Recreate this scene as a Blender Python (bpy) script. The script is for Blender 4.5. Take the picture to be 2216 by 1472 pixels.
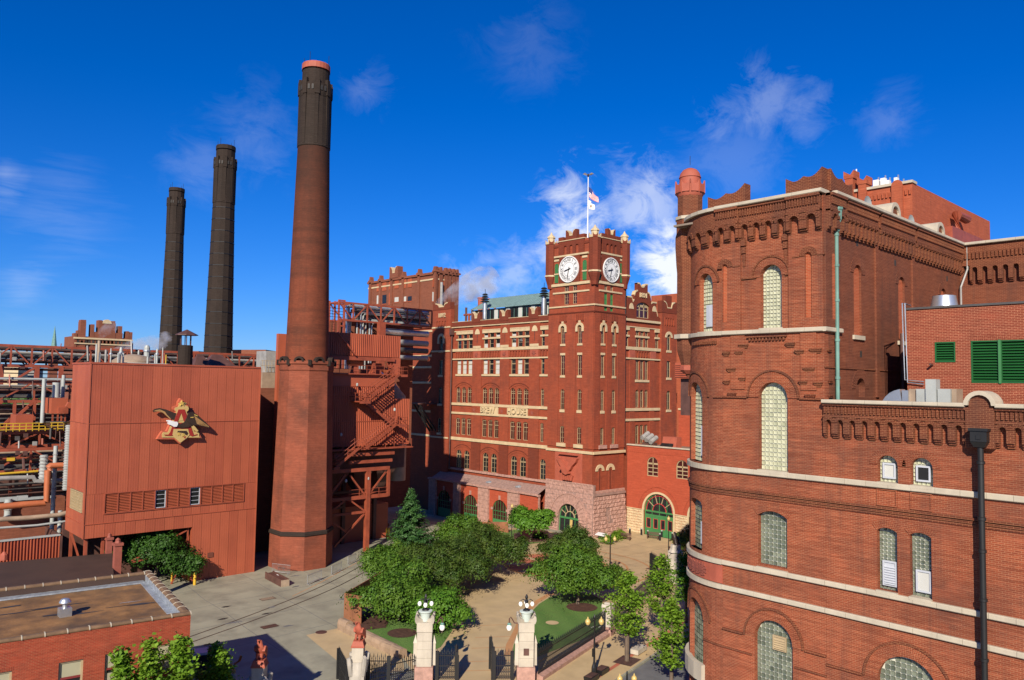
import bpy, math, random
import numpy as np
from mathutils import Vector, Matrix
from mathutils.geometry import tessellate_polygon
random.seed(7); rng = np.random.default_rng(7)
for o in list(bpy.data.objects): bpy.data.objects.remove(o)
S = bpy.context.scene; COL = S.collection
R = math.radians
# ------------------------------------------------------------------ camera
FPX, YAW, PITCH, ROLL, CH = 1674.6, .8212961, .0582356, .0164826, 22.0
fwd = Vector((math.cos(PITCH)*math.cos(YAW), math.cos(PITCH)*math.sin(YAW), math.sin(PITCH)))
_r = Vector((math.sin(YAW), -math.cos(YAW), 0)); _u = _r.cross(fwd)
cr = _r*math.cos(ROLL)+_u*math.sin(ROLL); cu = _u*math.cos(ROLL)-_r*math.sin(ROLL)
CP = Vector((0, 0, CH))
cam = bpy.data.cameras.new('camera'); cam.sensor_width = 36; cam.lens = FPX/2216*36; cam.clip_start = .5; cam.clip_end = 6000
camo = bpy.data.objects.new('camera', cam); COL.objects.link(camo)
mw = Matrix((cr, cu, -fwd)).transposed().to_4x4(); mw.translation = CP
camo.matrix_world = mw; S.camera = camo
S.render.resolution_x, S.render.resolution_y = 1024, 680
# ------------------------------------------------------------------ light
SUN_AZ, SUN_EL = 35.0, 29.5          # direction the light travels towards (azimuth from +X), elevation of the sun
sd = Vector((math.cos(R(SUN_AZ))*math.cos(R(SUN_EL)), math.sin(R(SUN_AZ))*math.cos(R(SUN_EL)), -math.sin(R(SUN_EL))))
sl = bpy.data.lights.new('sun', 'SUN'); sl.energy = 5.0; sl.angle = R(.53); sl.color = (1, .90, .76)
so = bpy.data.objects.new('sun', sl); COL.objects.link(so); so.rotation_euler = sd.to_track_quat('-Z', 'Y').to_euler(); so.location = (-60, -40, 80)
W = bpy.data.worlds.new('World'); S.world = W; W.use_nodes = True
nt = W.node_tree; nt.nodes.clear()
def NN(t, typ, **k):
    n = t.nodes.new(typ)
    for a, b in k.items(): setattr(n, a, b)
    return n
wo = NN(nt, 'ShaderNodeOutputWorld'); bg = NN(nt, 'ShaderNodeBackground'); bg.inputs[1].default_value = .052
sky = NN(nt, 'ShaderNodeTexSky', sky_type='NISHITA', sun_disc=False, sun_elevation=R(SUN_EL), altitude=0, air_density=1.0, dust_density=0.0, ozone_density=4.0)
# the sun stands opposite to sd; Blender's sky has rotation 0 towards +Y, growing clockwise
sky.sun_rotation = math.atan2(-sd.x, -sd.y)
hs = NN(nt, 'ShaderNodeHueSaturation'); hs.inputs['Saturation'].default_value = 1.12; hs.inputs['Value'].default_value = 1.0
tint = NN(nt, 'ShaderNodeMix', data_type='RGBA', blend_type='MULTIPLY'); tint.inputs[0].default_value = 1; tint.inputs[7].default_value = (.58, .88, 1.60, 1)   # polarised, cool white balance
nt.links.new(sky.outputs[0], tint.inputs[6]); nt.links.new(tint.outputs[2], hs.inputs['Color'])
# clouds: wisps high up, heavier banks of steam cloud, all in the sky itself
tc = NN(nt, 'ShaderNodeTexCoord'); 
def wmath(op, a, b=None, c=None, clamp=False):
    n = NN(nt, 'ShaderNodeMath', operation=op); n.use_clamp = clamp
    for i, v in enumerate((a, b, c)):
        if v is None: continue
        if isinstance(v, (int, float)): n.inputs[i].default_value = v
        else: nt.links.new(v, n.inputs[i])
    return n.outputs[0]
def skydir(x, y):
    return (fwd*FPX+cr*(x-1108)-cu*(y-736)).normalized()
cmax = None
noi = NN(nt, 'ShaderNodeTexNoise'); noi.inputs['Scale'].default_value = 17; noi.inputs['Detail'].default_value = 9; noi.inputs['Roughness'].default_value = .68; noi.inputs['Distortion'].default_value = .6
mp = NN(nt, 'ShaderNodeMapping'); mp.inputs['Scale'].default_value = (1, 1, 1.5); mp.inputs['Location'].default_value = (.37, .12, .55)
nt.links.new(tc.outputs['Generated'], mp.inputs[0]); nt.links.new(mp.outputs[0], noi.inputs['Vector'])
warp = NN(nt, 'ShaderNodeTexNoise'); warp.inputs['Scale'].default_value = 14; warp.inputs['Detail'].default_value = 4
nt.links.new(tc.outputs['Generated'], warp.inputs['Vector'])
wv = NN(nt, 'ShaderNodeVectorMath', operation='MULTIPLY_ADD'); wv.inputs[1].default_value = (.06, .06, .06)
nt.links.new(warp.outputs['Color'], wv.inputs[0]); nt.links.new(tc.outputs['Generated'], wv.inputs[2])
off = Vector((.03, .03, .03))
# cloud banks: pixel centre, radius (radians), strength, streaky?
st = NN(nt, 'ShaderNodeTexNoise'); st.inputs['Scale'].default_value = 8; st.inputs['Detail'].default_value = 7; st.inputs['Roughness'].default_value = .6; st.inputs['Distortion'].default_value = .5
mp2 = NN(nt, 'ShaderNodeMapping'); mp2.inputs['Scale'].default_value = (1, 1, 7); mp2.inputs['Rotation'].default_value = (.12, .1, 0)
nt.links.new(tc.outputs['Generated'], mp2.inputs[0]); nt.links.new(mp2.outputs[0], st.inputs['Vector'])
for (x, y, r, s, k) in ((1250, 480, .08, .62, 0), (1200, 520, .06, .5, 0), (1390, 450, .09, .36, 0), (1440, 600, .075, 1.0, 0), (1445, 530, .055, .75, 0), (1400, 400, .045, .35, 0), (1650, 215, .066, .13, 0), (1560, 258, .05, .12, 0), (1735, 240, .05, .12, 0), (1925, 258, .05, .06, 0),
                     (790, 195, .05, .06, 0), (560, 300, .085, .05, 0), (430, 360, .06, .06, 0), (1150, 90, .09, .03, 0), (1030, 610, .07, .32, 0), (1120, 585, .07, .24, 0),
                     (20, 415, .04, .12, 1), (15, 383, .03, .14, 1), (50, 622, .05, .14, 1), (120, 470, .09, .06, 1), (1580, 350, .1, .06, 0)):
    d = skydir(x, y)
    dist = NN(nt, 'ShaderNodeVectorMath', operation='DISTANCE'); dist.inputs[1].default_value = d+off
    nt.links.new(wv.outputs[0], dist.inputs[0])
    m = NN(nt, 'ShaderNodeMapRange', interpolation_type='SMOOTHSTEP'); m.inputs[1].default_value = r*1.25; m.inputs[2].default_value = 0; m.inputs[3].default_value = 0; m.inputs[4].default_value = 1
    nt.links.new(dist.outputs['Value'], m.inputs[0])
    q = wmath('MULTIPLY_ADD', (st if k else noi).outputs['Fac'], 2.1, -1.26)
    q = wmath('MULTIPLY', wmath('ADD', wmath('MULTIPLY', m.outputs[0], .62), q), 1.9 if not k else 1.5, clamp=True)
    q = wmath('MULTIPLY', wmath('MULTIPLY', q, m.outputs[0]), s*1.35)
    cmax = q if cmax is None else wmath('MAXIMUM', cmax, q)
cf = wmath('MINIMUM', cmax, .96)
cmix = NN(nt, 'ShaderNodeMix', data_type='RGBA'); cmix.inputs['B'].default_value = (13, 13.6, 14.6, 1)
nt.links.new(cf, cmix.inputs['Factor']); nt.links.new(hs.outputs[0], cmix.inputs['A'])
nt.links.new(cmix.outputs['Result'], bg.inputs[0]); nt.links.new(bg.outputs[0], wo.inputs[0])
S.view_settings.view_transform = 'Standard'; S.view_settings.look = 'None'; S.view_settings.exposure = .52; S.view_settings.gamma = 1.0; S.view_settings.use_curve_mapping = False
S.cycles.use_denoising = True
try:
    S.cycles.max_bounces = 5; S.cycles.diffuse_bounces = 2; S.cycles.volume_bounces = 1; S.cycles.transparent_max_bounces = 12
except Exception: pass
# ------------------------------------------------------------------ measuring: photo pixel -> point on a world plane
def ray(x, y): return fwd*FPX+cr*(x-1108)-cu*(y-736)
def on(ax, v, x, y):
    d = ray(x, y); return CP+d*((v-CP[ax])/d[ax])
def UX(X0, x, y): p = on(0, X0, x, y); return p.y, p.z
def UY(Y0, x, y): p = on(1, Y0, x, y); return p.x, p.z
def UG(x, y, z=0): return on(2, z, x, y)
def smooth(a, b, t):
    t = min(1, max(0, (t-a)/(b-a))); return t*t*(3-2*t)
def gz(x, y):   # the yard falls slightly towards the brew house
    return -.5*smooth(72, 88, x)-1.5*smooth(90, 104, y)*smooth(70, 87, x)
# ------------------------------------------------------------------ materials
MT = {}
def newmat(name):
    m = bpy.data.materials.new(name); m.use_nodes = True; m.node_tree.nodes.clear(); MT[name] = m
    t = m.node_tree; o = NN(t, 'ShaderNodeOutputMaterial'); b = NN(t, 'ShaderNodeBsdfPrincipled'); t.links.new(b.outputs[0], o.inputs[0])
    return m, t, b
def noise(t, sc, det=4, ro=.55, vec=None, st=None):
    n = NN(t, 'ShaderNodeTexNoise'); n.inputs['Scale'].default_value = sc; n.inputs['Detail'].default_value = det; n.inputs['Roughness'].default_value = ro
    if vec is None:
        g = NN(t, 'ShaderNodeNewGeometry'); vec = g.outputs['Position']
    if st:
        m = NN(t, 'ShaderNodeMapping'); m.inputs['Scale'].default_value = st; t.links.new(vec, m.inputs[0]); vec = m.outputs[0]
    t.links.new(vec, n.inputs['Vector']); return n.outputs['Fac']
def rmp(t, f, a, b, c, d):
    m = NN(t, 'ShaderNodeMapRange'); m.inputs[1].default_value = a; m.inputs[2].default_value = b; m.inputs[3].default_value = c; m.inputs[4].default_value = d
    t.links.new(f, m.inputs[0]); return m.outputs[0]
def mixc(t, f, a, b, mode='MIX'):
    n = NN(t, 'ShaderNodeMix', data_type='RGBA', blend_type=mode)
    for k, v in (('Factor', f), ('A', a), ('B', b)):
        s = n.inputs[{'Factor': 0, 'A': 6, 'B': 7}[k]]
        if isinstance(v, (int, float)): s.default_value = v
        elif isinstance(v, (tuple, list)): s.default_value = (*v[:3], 1)
        else: t.links.new(v, s)
    return n.outputs[2]
def bump(t, b, h, st, dist=.02):
    n = NN(t, 'ShaderNodeBump'); n.inputs['Strength'].default_value = st; n.inputs['Distance'].default_value = dist
    t.links.new(h, n.inputs['Height']); t.links.new(n.outputs[0], b.inputs['Normal'])
def plain(name, c, rough=.7, var=.18, sc=1.2, metal=0, bmp=.25, bsc=18, streak=.0, dark=None, dark_amt=.35, spec=.5):
    m, t, b = newmat(name)
    f = noise(t, sc); col = mixc(t, rmp(t, f, .3, .7, 0, 1), [x*(1-var) for x in c], [min(1, x*(1+var)) for x in c])
    f2 = noise(t, bsc, 3); col = mixc(t, rmp(t, f2, .3, .7, 0, var*.7), col, [x*.55 for x in c])
    if streak:
        f3 = noise(t, 1.0, 5, .6, st=(1.6, 1.6, .10)); col = mixc(t, rmp(t, f3, .45, .75, 0, streak), col, dark or [x*.4 for x in c])
    if dark is not None and not streak:
        f4 = noise(t, .35, 5, .6); col = mixc(t, rmp(t, f4, .45, .7, 0, dark_amt), col, dark)
    t.links.new(col, b.inputs['Base Color']); b.inputs['Roughness'].default_value = rough; b.inputs['Metallic'].default_value = metal
    b.inputs['Specular IOR Level'].default_value = spec
    if bmp: bump(t, b, f2, bmp)
    return m
def brick(name, c1, c2, mortar, bw=.215, bh=.072, ms=.009, stain=(.05, .03, .025), stain_amt=.4, stain_sc=.35, mamt=1.0, bmp=.5, streak=.25, soot=None, spec=.2, sat=True, rowamt=.45):
    if sat: c1, c2, mortar = [[c[0]*.9, c[1]*.64, c[2]*.5] for c in (c1, c2, mortar)]
    m, t, b = newmat(name)
    uv = NN(t, 'ShaderNodeUVMap'); br = NN(t, 'ShaderNodeTexBrick'); t.links.new(uv.outputs[0], br.inputs['Vector'])
    for k, v in (('Scale', 1), ('Mortar Size', ms), ('Mortar Smooth', .3), ('Bias', 0), ('Brick Width', bw), ('Row Height', bh)): br.inputs[k].default_value = v
    br.inputs['Color1'].default_value = (*c1, 1); br.inputs['Color2'].default_value = (*c2, 1)
    mc = [mortar[i]*mamt+c1[i]*(1-mamt) for i in range(3)]; br.inputs['Mortar'].default_value = (*mc, 1)
    big = noise(t, stain_sc, 6, .62); col = mixc(t, rmp(t, big, .42, .72, 0, stain_amt), br.outputs['Color'], stain)
    med = noise(t, 2.6, 4, .6, st=(1, 1, 2.5)); col = mixc(t, rmp(t, med, .3, .7, 0, .38), col, [x*.6 for x in c1])
    pale_patch = noise(t, .9, 4, .6, st=(1, 1, 1.6)); col = mixc(t, rmp(t, pale_patch, .52, .78, 0, .30), col, [min(1, x*1.45) for x in c1])  # lighter orange patches of the brick itself
    rowv = noise(t, 1.0, 3, .7, vec=uv.outputs[0], st=(.55, 9, 1)); col = mixc(t, rmp(t, rowv, .28, .52, rowamt, 0), col, [x*.42 for x in c1]); col = mixc(t, rmp(t, rowv, .55, .75, 0, rowamt*.75), col, [min(1, x*k) for x, k in zip(c1, (1.5, 2.1, 2.4))])
    if streak:
        f3 = noise(t, 1.3, 5, .6, st=(1.5, 1.5, .09)); col = mixc(t, rmp(t, f3, .5, .8, 0, streak), col, stain)
    if soot:   # smoke-blackened upper part and uneven courses of different firings
        g = NN(t, 'ShaderNodeNewGeometry'); sp = NN(t, 'ShaderNodeSeparateXYZ'); t.links.new(g.outputs['Position'], sp.inputs[0])
        zz = NN(t, 'ShaderNodeMath', operation='MULTIPLY_ADD'); zz.inputs[1].default_value = 14; t.links.new(noise(t, .25, 5, .6), zz.inputs[0]); t.links.new(sp.outputs['Z'], zz.inputs[2])
        col = mixc(t, rmp(t, zz.outputs[0], soot[0]+7, soot[1]+7, 0, .88), col, stain)
        cb = noise(t, 1.0, 3, .6, st=(.02, .02, 1.1)); col = mixc(t, rmp(t, cb, .5, .75, 0, .4), col, stain)
    t.links.new(col, b.inputs['Base Color']); b.inputs['Roughness'].default_value = .85; b.inputs['Specular IOR Level'].default_value = spec
    bump(t, b, br.outputs['Fac'], -bmp, .012)
    return m
brick('brick_stock', (.325, .105, .056), (.22, .066, .038), (.44, .30, .20), stain_amt=.72, mamt=.95, stain_sc=.24, streak=.5, rowamt=.7, bmp=.8)
brick('brick_stock_dark', (.165, .058, .034), (.12, .042, .027), (.42, .27, .16), stain_amt=.55, streak=.35, mamt=.8)
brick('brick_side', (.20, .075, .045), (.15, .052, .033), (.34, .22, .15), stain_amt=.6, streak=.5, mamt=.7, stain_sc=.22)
brick('brick_infill', (.40, .12, .06), (.36, .10, .05), (.45, .30, .2), stain_amt=.1, streak=.1)
brick('brick_brew', (.34, .098, .056), (.285, .078, .046), (.30, .12, .075), stain_amt=.42, mamt=.5, streak=.35, bmp=.3)
brick('brick_pier', (.19, .056, .036), (.165, .046, .03), (.24, .1, .06), stain_amt=.25, mamt=.4, streak=.2, bmp=.2)
brick('brick_annex', (.42, .11, .065), (.40, .10, .06), (.40, .15, .1), stain_amt=.08, mamt=.4, streak=.08, bmp=.15)
brick('brick_left', (.35, .075, .042), (.25, .048, .03), (.34, .2, .13), stain_amt=.2, streak=.15)
brick('brick_pent', (.26, .075, .05), (.19, .05, .036), (.55, .36, .25), stain_amt=.15, streak=.1, mamt=.9)
brick('brick_bg', (.25, .115, .08), (.21, .095, .066), (.25, .15, .12), stain_amt=.25, mamt=.5)
brick('brick_bg_light', (.42, .14, .08), (.38, .12, .07), (.4, .2, .13), stain_amt=.12, mamt=.4)
brick('brick_chimney', (.30, .10, .055), (.24, .075, .042), (.2, .1, .06), stain=(.022, .014, .010), stain_amt=.55, stain_sc=.22, streak=.3, mamt=.5, soot=(20, 52))
brick('brick_chimney_base', (.29, .108, .072), (.235, .085, .058), (.25, .14, .1), stain=(.035, .022, .017), stain_amt=.7, stain_sc=.3, streak=.15, mamt=.4)
brick('brick_soot', (.036, .034, .033), (.027, .026, .025), (.06, .058, .056), stain=(.015, .012, .01), stain_amt=.6, stain_sc=.3, streak=.45, mamt=.6)
brick('stone_block', (.50, .45, .36), (.46, .41, .33), (.3, .27, .22), bw=.9, bh=.42, ms=.012, sat=False, stain=(.2, .17, .13), stain_amt=.25, bmp=.3, streak=.2)
plain('cream', (.50, .385, .225), var=.10, streak=.22, dark=(.3, .22, .13))
plain('cream_light', (.43, .375, .28), var=.12, streak=.3, dark=(.26, .22, .17))
plain('limestone', (.44, .39, .31), var=.12, streak=.35, dark=(.16, .14, .12))
plain('limestone_dirty', (.42, .38, .32), var=.2, streak=.6, dark=(.07, .065, .06))
plain('granite', (.36, .205, .16), var=.28, sc=2.5, bsc=30, bmp=.5)
plain('granite_dark', (.27, .17, .14), var=.25, sc=2.5, bsc=30, bmp=.5)
plain('terracotta', (.33, .078, .042), var=.15, bmp=.4, bsc=12)
plain('terracotta_dark', (.26, .07, .045), var=.2)
plain('metal_red', (.345, .082, .038), rough=.5, var=.07, sc=.5, bmp=0, streak=.10)
plain('metal_red_b', (.315, .072, .034), rough=.5, var=.08, sc=.5, bmp=0, streak=.14)
plain('steel_red', (.27, .06, .028), rough=.55, var=.22, bmp=.1, streak=.12)
plain('steel_dark', (.09, .04, .03), rough=.6, var=.3, bmp=.1)
plain('steel_black', (.010, .010, .010), rough=.5, var=.2, bmp=0)
plain('iron_black', (.012, .012, .013), rough=.4, var=.2, bmp=0)
plain('galv', (.52, .54, .55), rough=.35, metal=.75, var=.15, bmp=.05)
plain('pipe_white', (.33, .35, .33), rough=.5, var=.12, bmp=.1)
plain('pipe_grey', (.28, .27, .25), rough=.5, var=.2, bmp=.1)
plain('pipe_tan', (.30, .22, .15), rough=.6, var=.2, bmp=.1)
plain('pipe_dark', (.07, .065, .06), rough=.5, var=.3, bmp=.1)
plain('pipe_orange', (.38, .11, .04), rough=.5, var=.12, bmp=.1)
plain('yellow', (.50, .31, .02), rough=.5, var=.12, bmp=0)
plain('copper', (.12, .24, .20), rough=.6, var=.25, streak=.3, dark=(.05, .09, .08))
plain('roof_green', (.19, .29, .27), rough=.5, var=.15, streak=.2)
plain('green_paint', (.045, .17, .055), rough=.45, var=.10, bmp=0)
plain('green_louvre', (.010, .085, .018), rough=.45, var=.1, bmp=0)
plain('frame_tan', (.36, .27, .15), rough=.6, var=.12, bmp=0)
plain('frame_red', (.16, .02, .018), rough=.5, var=.1, bmp=0)
plain('frame_white', (.42, .44, .47), rough=.4, var=.08, bmp=0)
plain('white', (.66, .66, .64), rough=.5, var=.05, bmp=0)
plain('blind', (.45, .45, .41), rough=.7, var=.06, bmp=0)
plain('blind_tan', (.30, .28, .18), rough=.7, var=.06, bmp=0)
plain('glass', (.016, .017, .018), rough=.08, var=.3, bmp=.02, bsc=2)
plain('glass_red', (.05, .012, .012), rough=.12, var=.4, bmp=.02, bsc=2)
plain('mortar', (.52, .52, .42), rough=.8, var=.15)
plain('concrete', (.285, .272, .195), var=.16, sc=.22, bsc=3, bmp=.15, dark=(.15, .14, .105), dark_amt=.7)
plain('concrete_tan', (.45, .33, .175), var=.1, sc=.6, bsc=9, bmp=.15, dark=(.33, .25, .16), dark_amt=.3)
plain('asphalt', (.13, .13, .13), var=.2, sc=.8, bsc=30, bmp=.3)
plain('sidewalk', (.46, .335, .175), var=.12, sc=.7, bsc=14, bmp=.2, dark=(.36, .26, .16), dark_amt=.3)
plain('paver_band', (.44, .22, .09), var=.12, sc=.8, bsc=16, bmp=.3)
plain('paver_red', (.40, .12, .065), var=.15, sc=.8, bsc=16, bmp=.3)
plain('mulch', (.075, .035, .024), var=.4, sc=3, bsc=30, bmp=.8)
plain('dirt_and_shade', (.03, .026, .022), var=.3)  # yard grime; also painted as the shade inside slits, niches and louvres
plain('rail', (.05, .036, .026), rough=.5, var=.3)
plain('roof_gravel', (.25, .125, .04), var=.4, sc=.9, bsc=7, bmp=.6, dark=(.05, .035, .022), dark_amt=.85)
plain('roof_dark', (.05, .027, .018), var=.2, sc=.6, bsc=20, bmp=.3)
plain('roof_patch', (.035, .035, .036), rough=.6, var=.4)
plain('roof_silver', (.30, .33, .36), rough=.35, metal=.2, var=.35, sc=3)
plain('tile_coping', (.17, .10, .05), var=.25, sc=2.5)
plain('roof_grey', (.19, .15, .11), var=.25, sc=.6, bsc=12)
plain('bark', (.12, .085, .06), var=.3, bmp=.7)
plain('gold', (.62, .42, .10), rough=.35, metal=.25, var=.1, bmp=0)
plain('gold_paint', (.48, .33, .12), rough=.5, var=.08, bmp=0)
plain('bronze_gold', (.55, .38, .12), rough=.3, metal=.9, var=.15, bmp=0)
plain('emblem_red', (.27, .022, .014), rough=.5, var=.06, bmp=0)
plain('emblem_side', (.42, .10, .05), rough=.5, var=.06, bmp=0)
plain('eagle_brown', (.035, .02, .012), rough=.5, var=.3, bmp=0)
plain('eagle_tan', (.34, .19, .07), rough=.5, var=.2, bmp=0)
plain('verdigris', (.48, .55, .50), rough=.5, var=.12)
plain('globe', (.85, .84, .78), rough=.3, var=.02, bmp=0)
plain('globe_amber', (.50, .37, .13), rough=.25, var=.1, bmp=0)
plain('flag_red', (.50, .03, .04), rough=.8, var=.05, bmp=0)
plain('flag_blue', (.02, .03, .14), rough=.8, var=.05, bmp=0)
plain('corten', (.22, .085, .035), rough=.75, var=.25, sc=.9, streak=.3, dark=(.10, .04, .02))
plain('sandstone', (.29, .20, .13), var=.25, sc=1.2, bsc=12, bmp=.4)
plain('far_city', (.20, .19, .18), var=.3, sc=.05)
m, t, b = newmat('lawn')
f = noise(t, 1.5); f2 = noise(t, 45, 3); f3 = noise(t, .35, 3)
g = NN(t, 'ShaderNodeNewGeometry'); sx = NN(t, 'ShaderNodeSeparateXYZ'); t.links.new(g.outputs['Position'], sx.inputs[0])
wv2 = NN(t, 'ShaderNodeMath', operation='SINE'); ad = NN(t, 'ShaderNodeMath', operation='MULTIPLY_ADD'); ad.inputs[1].default_value = 2.2
ad2 = NN(t, 'ShaderNodeMath', operation='MULTIPLY'); ad2.inputs[1].default_value = -1.2
t.links.new(sx.outputs['X'], ad.inputs[0]); t.links.new(sx.outputs['Y'], ad2.inputs[0]); t.links.new(ad2.outputs[0], ad.inputs[2]); t.links.new(ad.outputs[0], wv2.inputs[0])
c = mixc(t, rmp(t, f2, .3, .7, 0, 1), (.045, .12, .012), (.10, .20, .03)); c = mixc(t, rmp(t, wv2.outputs[0], -1, 1, 0, .3), c, (.15, .26, .05)); c = mixc(t, rmp(t, f, .4, .7, 0, .35), c, (.11, .15, .03))
t.links.new(c, b.inputs['Base Color']); b.inputs['Roughness'].default_value = .9; bump(t, b, f2, .8, .05)
def leafmat(name, dk, lt, yel, tr=.35):
    m, t, b = newmat(name)
    g = NN(t, 'ShaderNodeNewGeometry'); n = noise(t, .8, 3)
    c = mixc(t, g.outputs['Random Per Island'], dk, lt); c = mixc(t, rmp(t, n, .35, .7, 0, .55), c, yel)
    t.links.new(c, b.inputs['Base Color']); b.inputs['Roughness'].default_value = .55; b.inputs['Specular IOR Level'].default_value = .25
    tl = NN(t, 'ShaderNodeBsdfTranslucent'); t.links.new(mixc(t, 1.0, c, (1.0, 1.25, .5), 'MULTIPLY'), tl.inputs[0])
    mx = NN(t, 'ShaderNodeMixShader'); mx.inputs[0].default_value = tr
    o = [x for x in t.nodes if x.type == 'OUTPUT_MATERIAL'][0]
    t.links.new(b.outputs[0], mx.inputs[1]); t.links.new(tl.outputs[0], mx.inputs[2]); t.links.new(mx.outputs[0], o.inputs[0])
leafmat('leaf_mid', (.022, .072, .006), (.085, .18, .018), (.12, .19, .016), .22)
leafmat('leaf_dark', (.014, .045, .006), (.058, .112, .014), (.095, .115, .016), .2)
leafmat('leaf_bright', (.035, .115, .008), (.11, .25, .022), (.13, .24, .022), .28)
leafmat('leaf_yellow', (.06, .14, .008), (.17, .31, .025), (.22, .32, .03), .3)
leafmat('leaf_spruce', (.018, .065, .016), (.055, .13, .03), (.05, .115, .025), .15)
leafmat('leaf_deep', (.014, .045, .006), (.045, .115, .012), (.045, .11, .012), .2)  # plain deep green leaf colour
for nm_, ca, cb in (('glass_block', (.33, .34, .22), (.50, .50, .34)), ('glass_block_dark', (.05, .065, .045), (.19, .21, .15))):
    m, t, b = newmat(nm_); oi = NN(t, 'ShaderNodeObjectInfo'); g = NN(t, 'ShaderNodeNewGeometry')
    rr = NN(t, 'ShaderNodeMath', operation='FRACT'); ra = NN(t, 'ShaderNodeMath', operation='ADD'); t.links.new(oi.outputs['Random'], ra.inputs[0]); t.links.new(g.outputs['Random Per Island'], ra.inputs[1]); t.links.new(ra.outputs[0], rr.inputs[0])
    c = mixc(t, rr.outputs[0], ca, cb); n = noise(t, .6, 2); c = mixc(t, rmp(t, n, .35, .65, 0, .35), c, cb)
    t.links.new(c, b.inputs['Base Color']); b.inputs['Roughness'].default_value = .18; b.inputs['Specular IOR Level'].default_value = .6
# ------------------------------------------------------------------ building blocks
def FX(X0): return lambda u, w, d=0: Vector((X0-d, u, w))     # wall facing -X, u along Y
def FY(Y0): return lambda u, w, d=0: Vector((u, Y0-d, w))     # wall facing -Y, u along X
def FZ(z0): return lambda u, w, d=0: Vector((u, w, z0+d))
def boxuv(me):
    uvl = me.uv_layers.new(name='UVMap'); n = len(me.loops)
    co = np.empty(len(me.vertices)*3, 'f'); me.vertices.foreach_get('co', co); co = co.reshape(-1, 3)
    vi = np.empty(n, 'i'); me.loops.foreach_get('vertex_index', vi)
    pn = np.empty(len(me.polygons)*3, 'f'); me.polygons.foreach_get('normal', pn); pn = pn.reshape(-1, 3)
    lt = np.empty(len(me.polygons), 'i'); me.polygons.foreach_get('loop_total', lt)
    nn = np.repeat(pn, lt, axis=0); p = co[vi]
    hl = np.hypot(nn[:, 0], nn[:, 1]); flat = hl < .5
    s = np.where(hl < 1e-6, 1, hl); tx = -nn[:, 1]/s; ty = nn[:, 0]/s
    sg = np.where(np.abs(tx) > np.abs(ty), np.sign(tx), np.sign(ty)); tx, ty = tx*sg, ty*sg
    u = np.where(flat, p[:, 0], p[:, 0]*tx+p[:, 1]*ty); v = np.where(flat, p[:, 1], p[:, 2])
    uvl.data.foreach_set('uv', np.stack([u, v], 1).astype('f').ravel())
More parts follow.
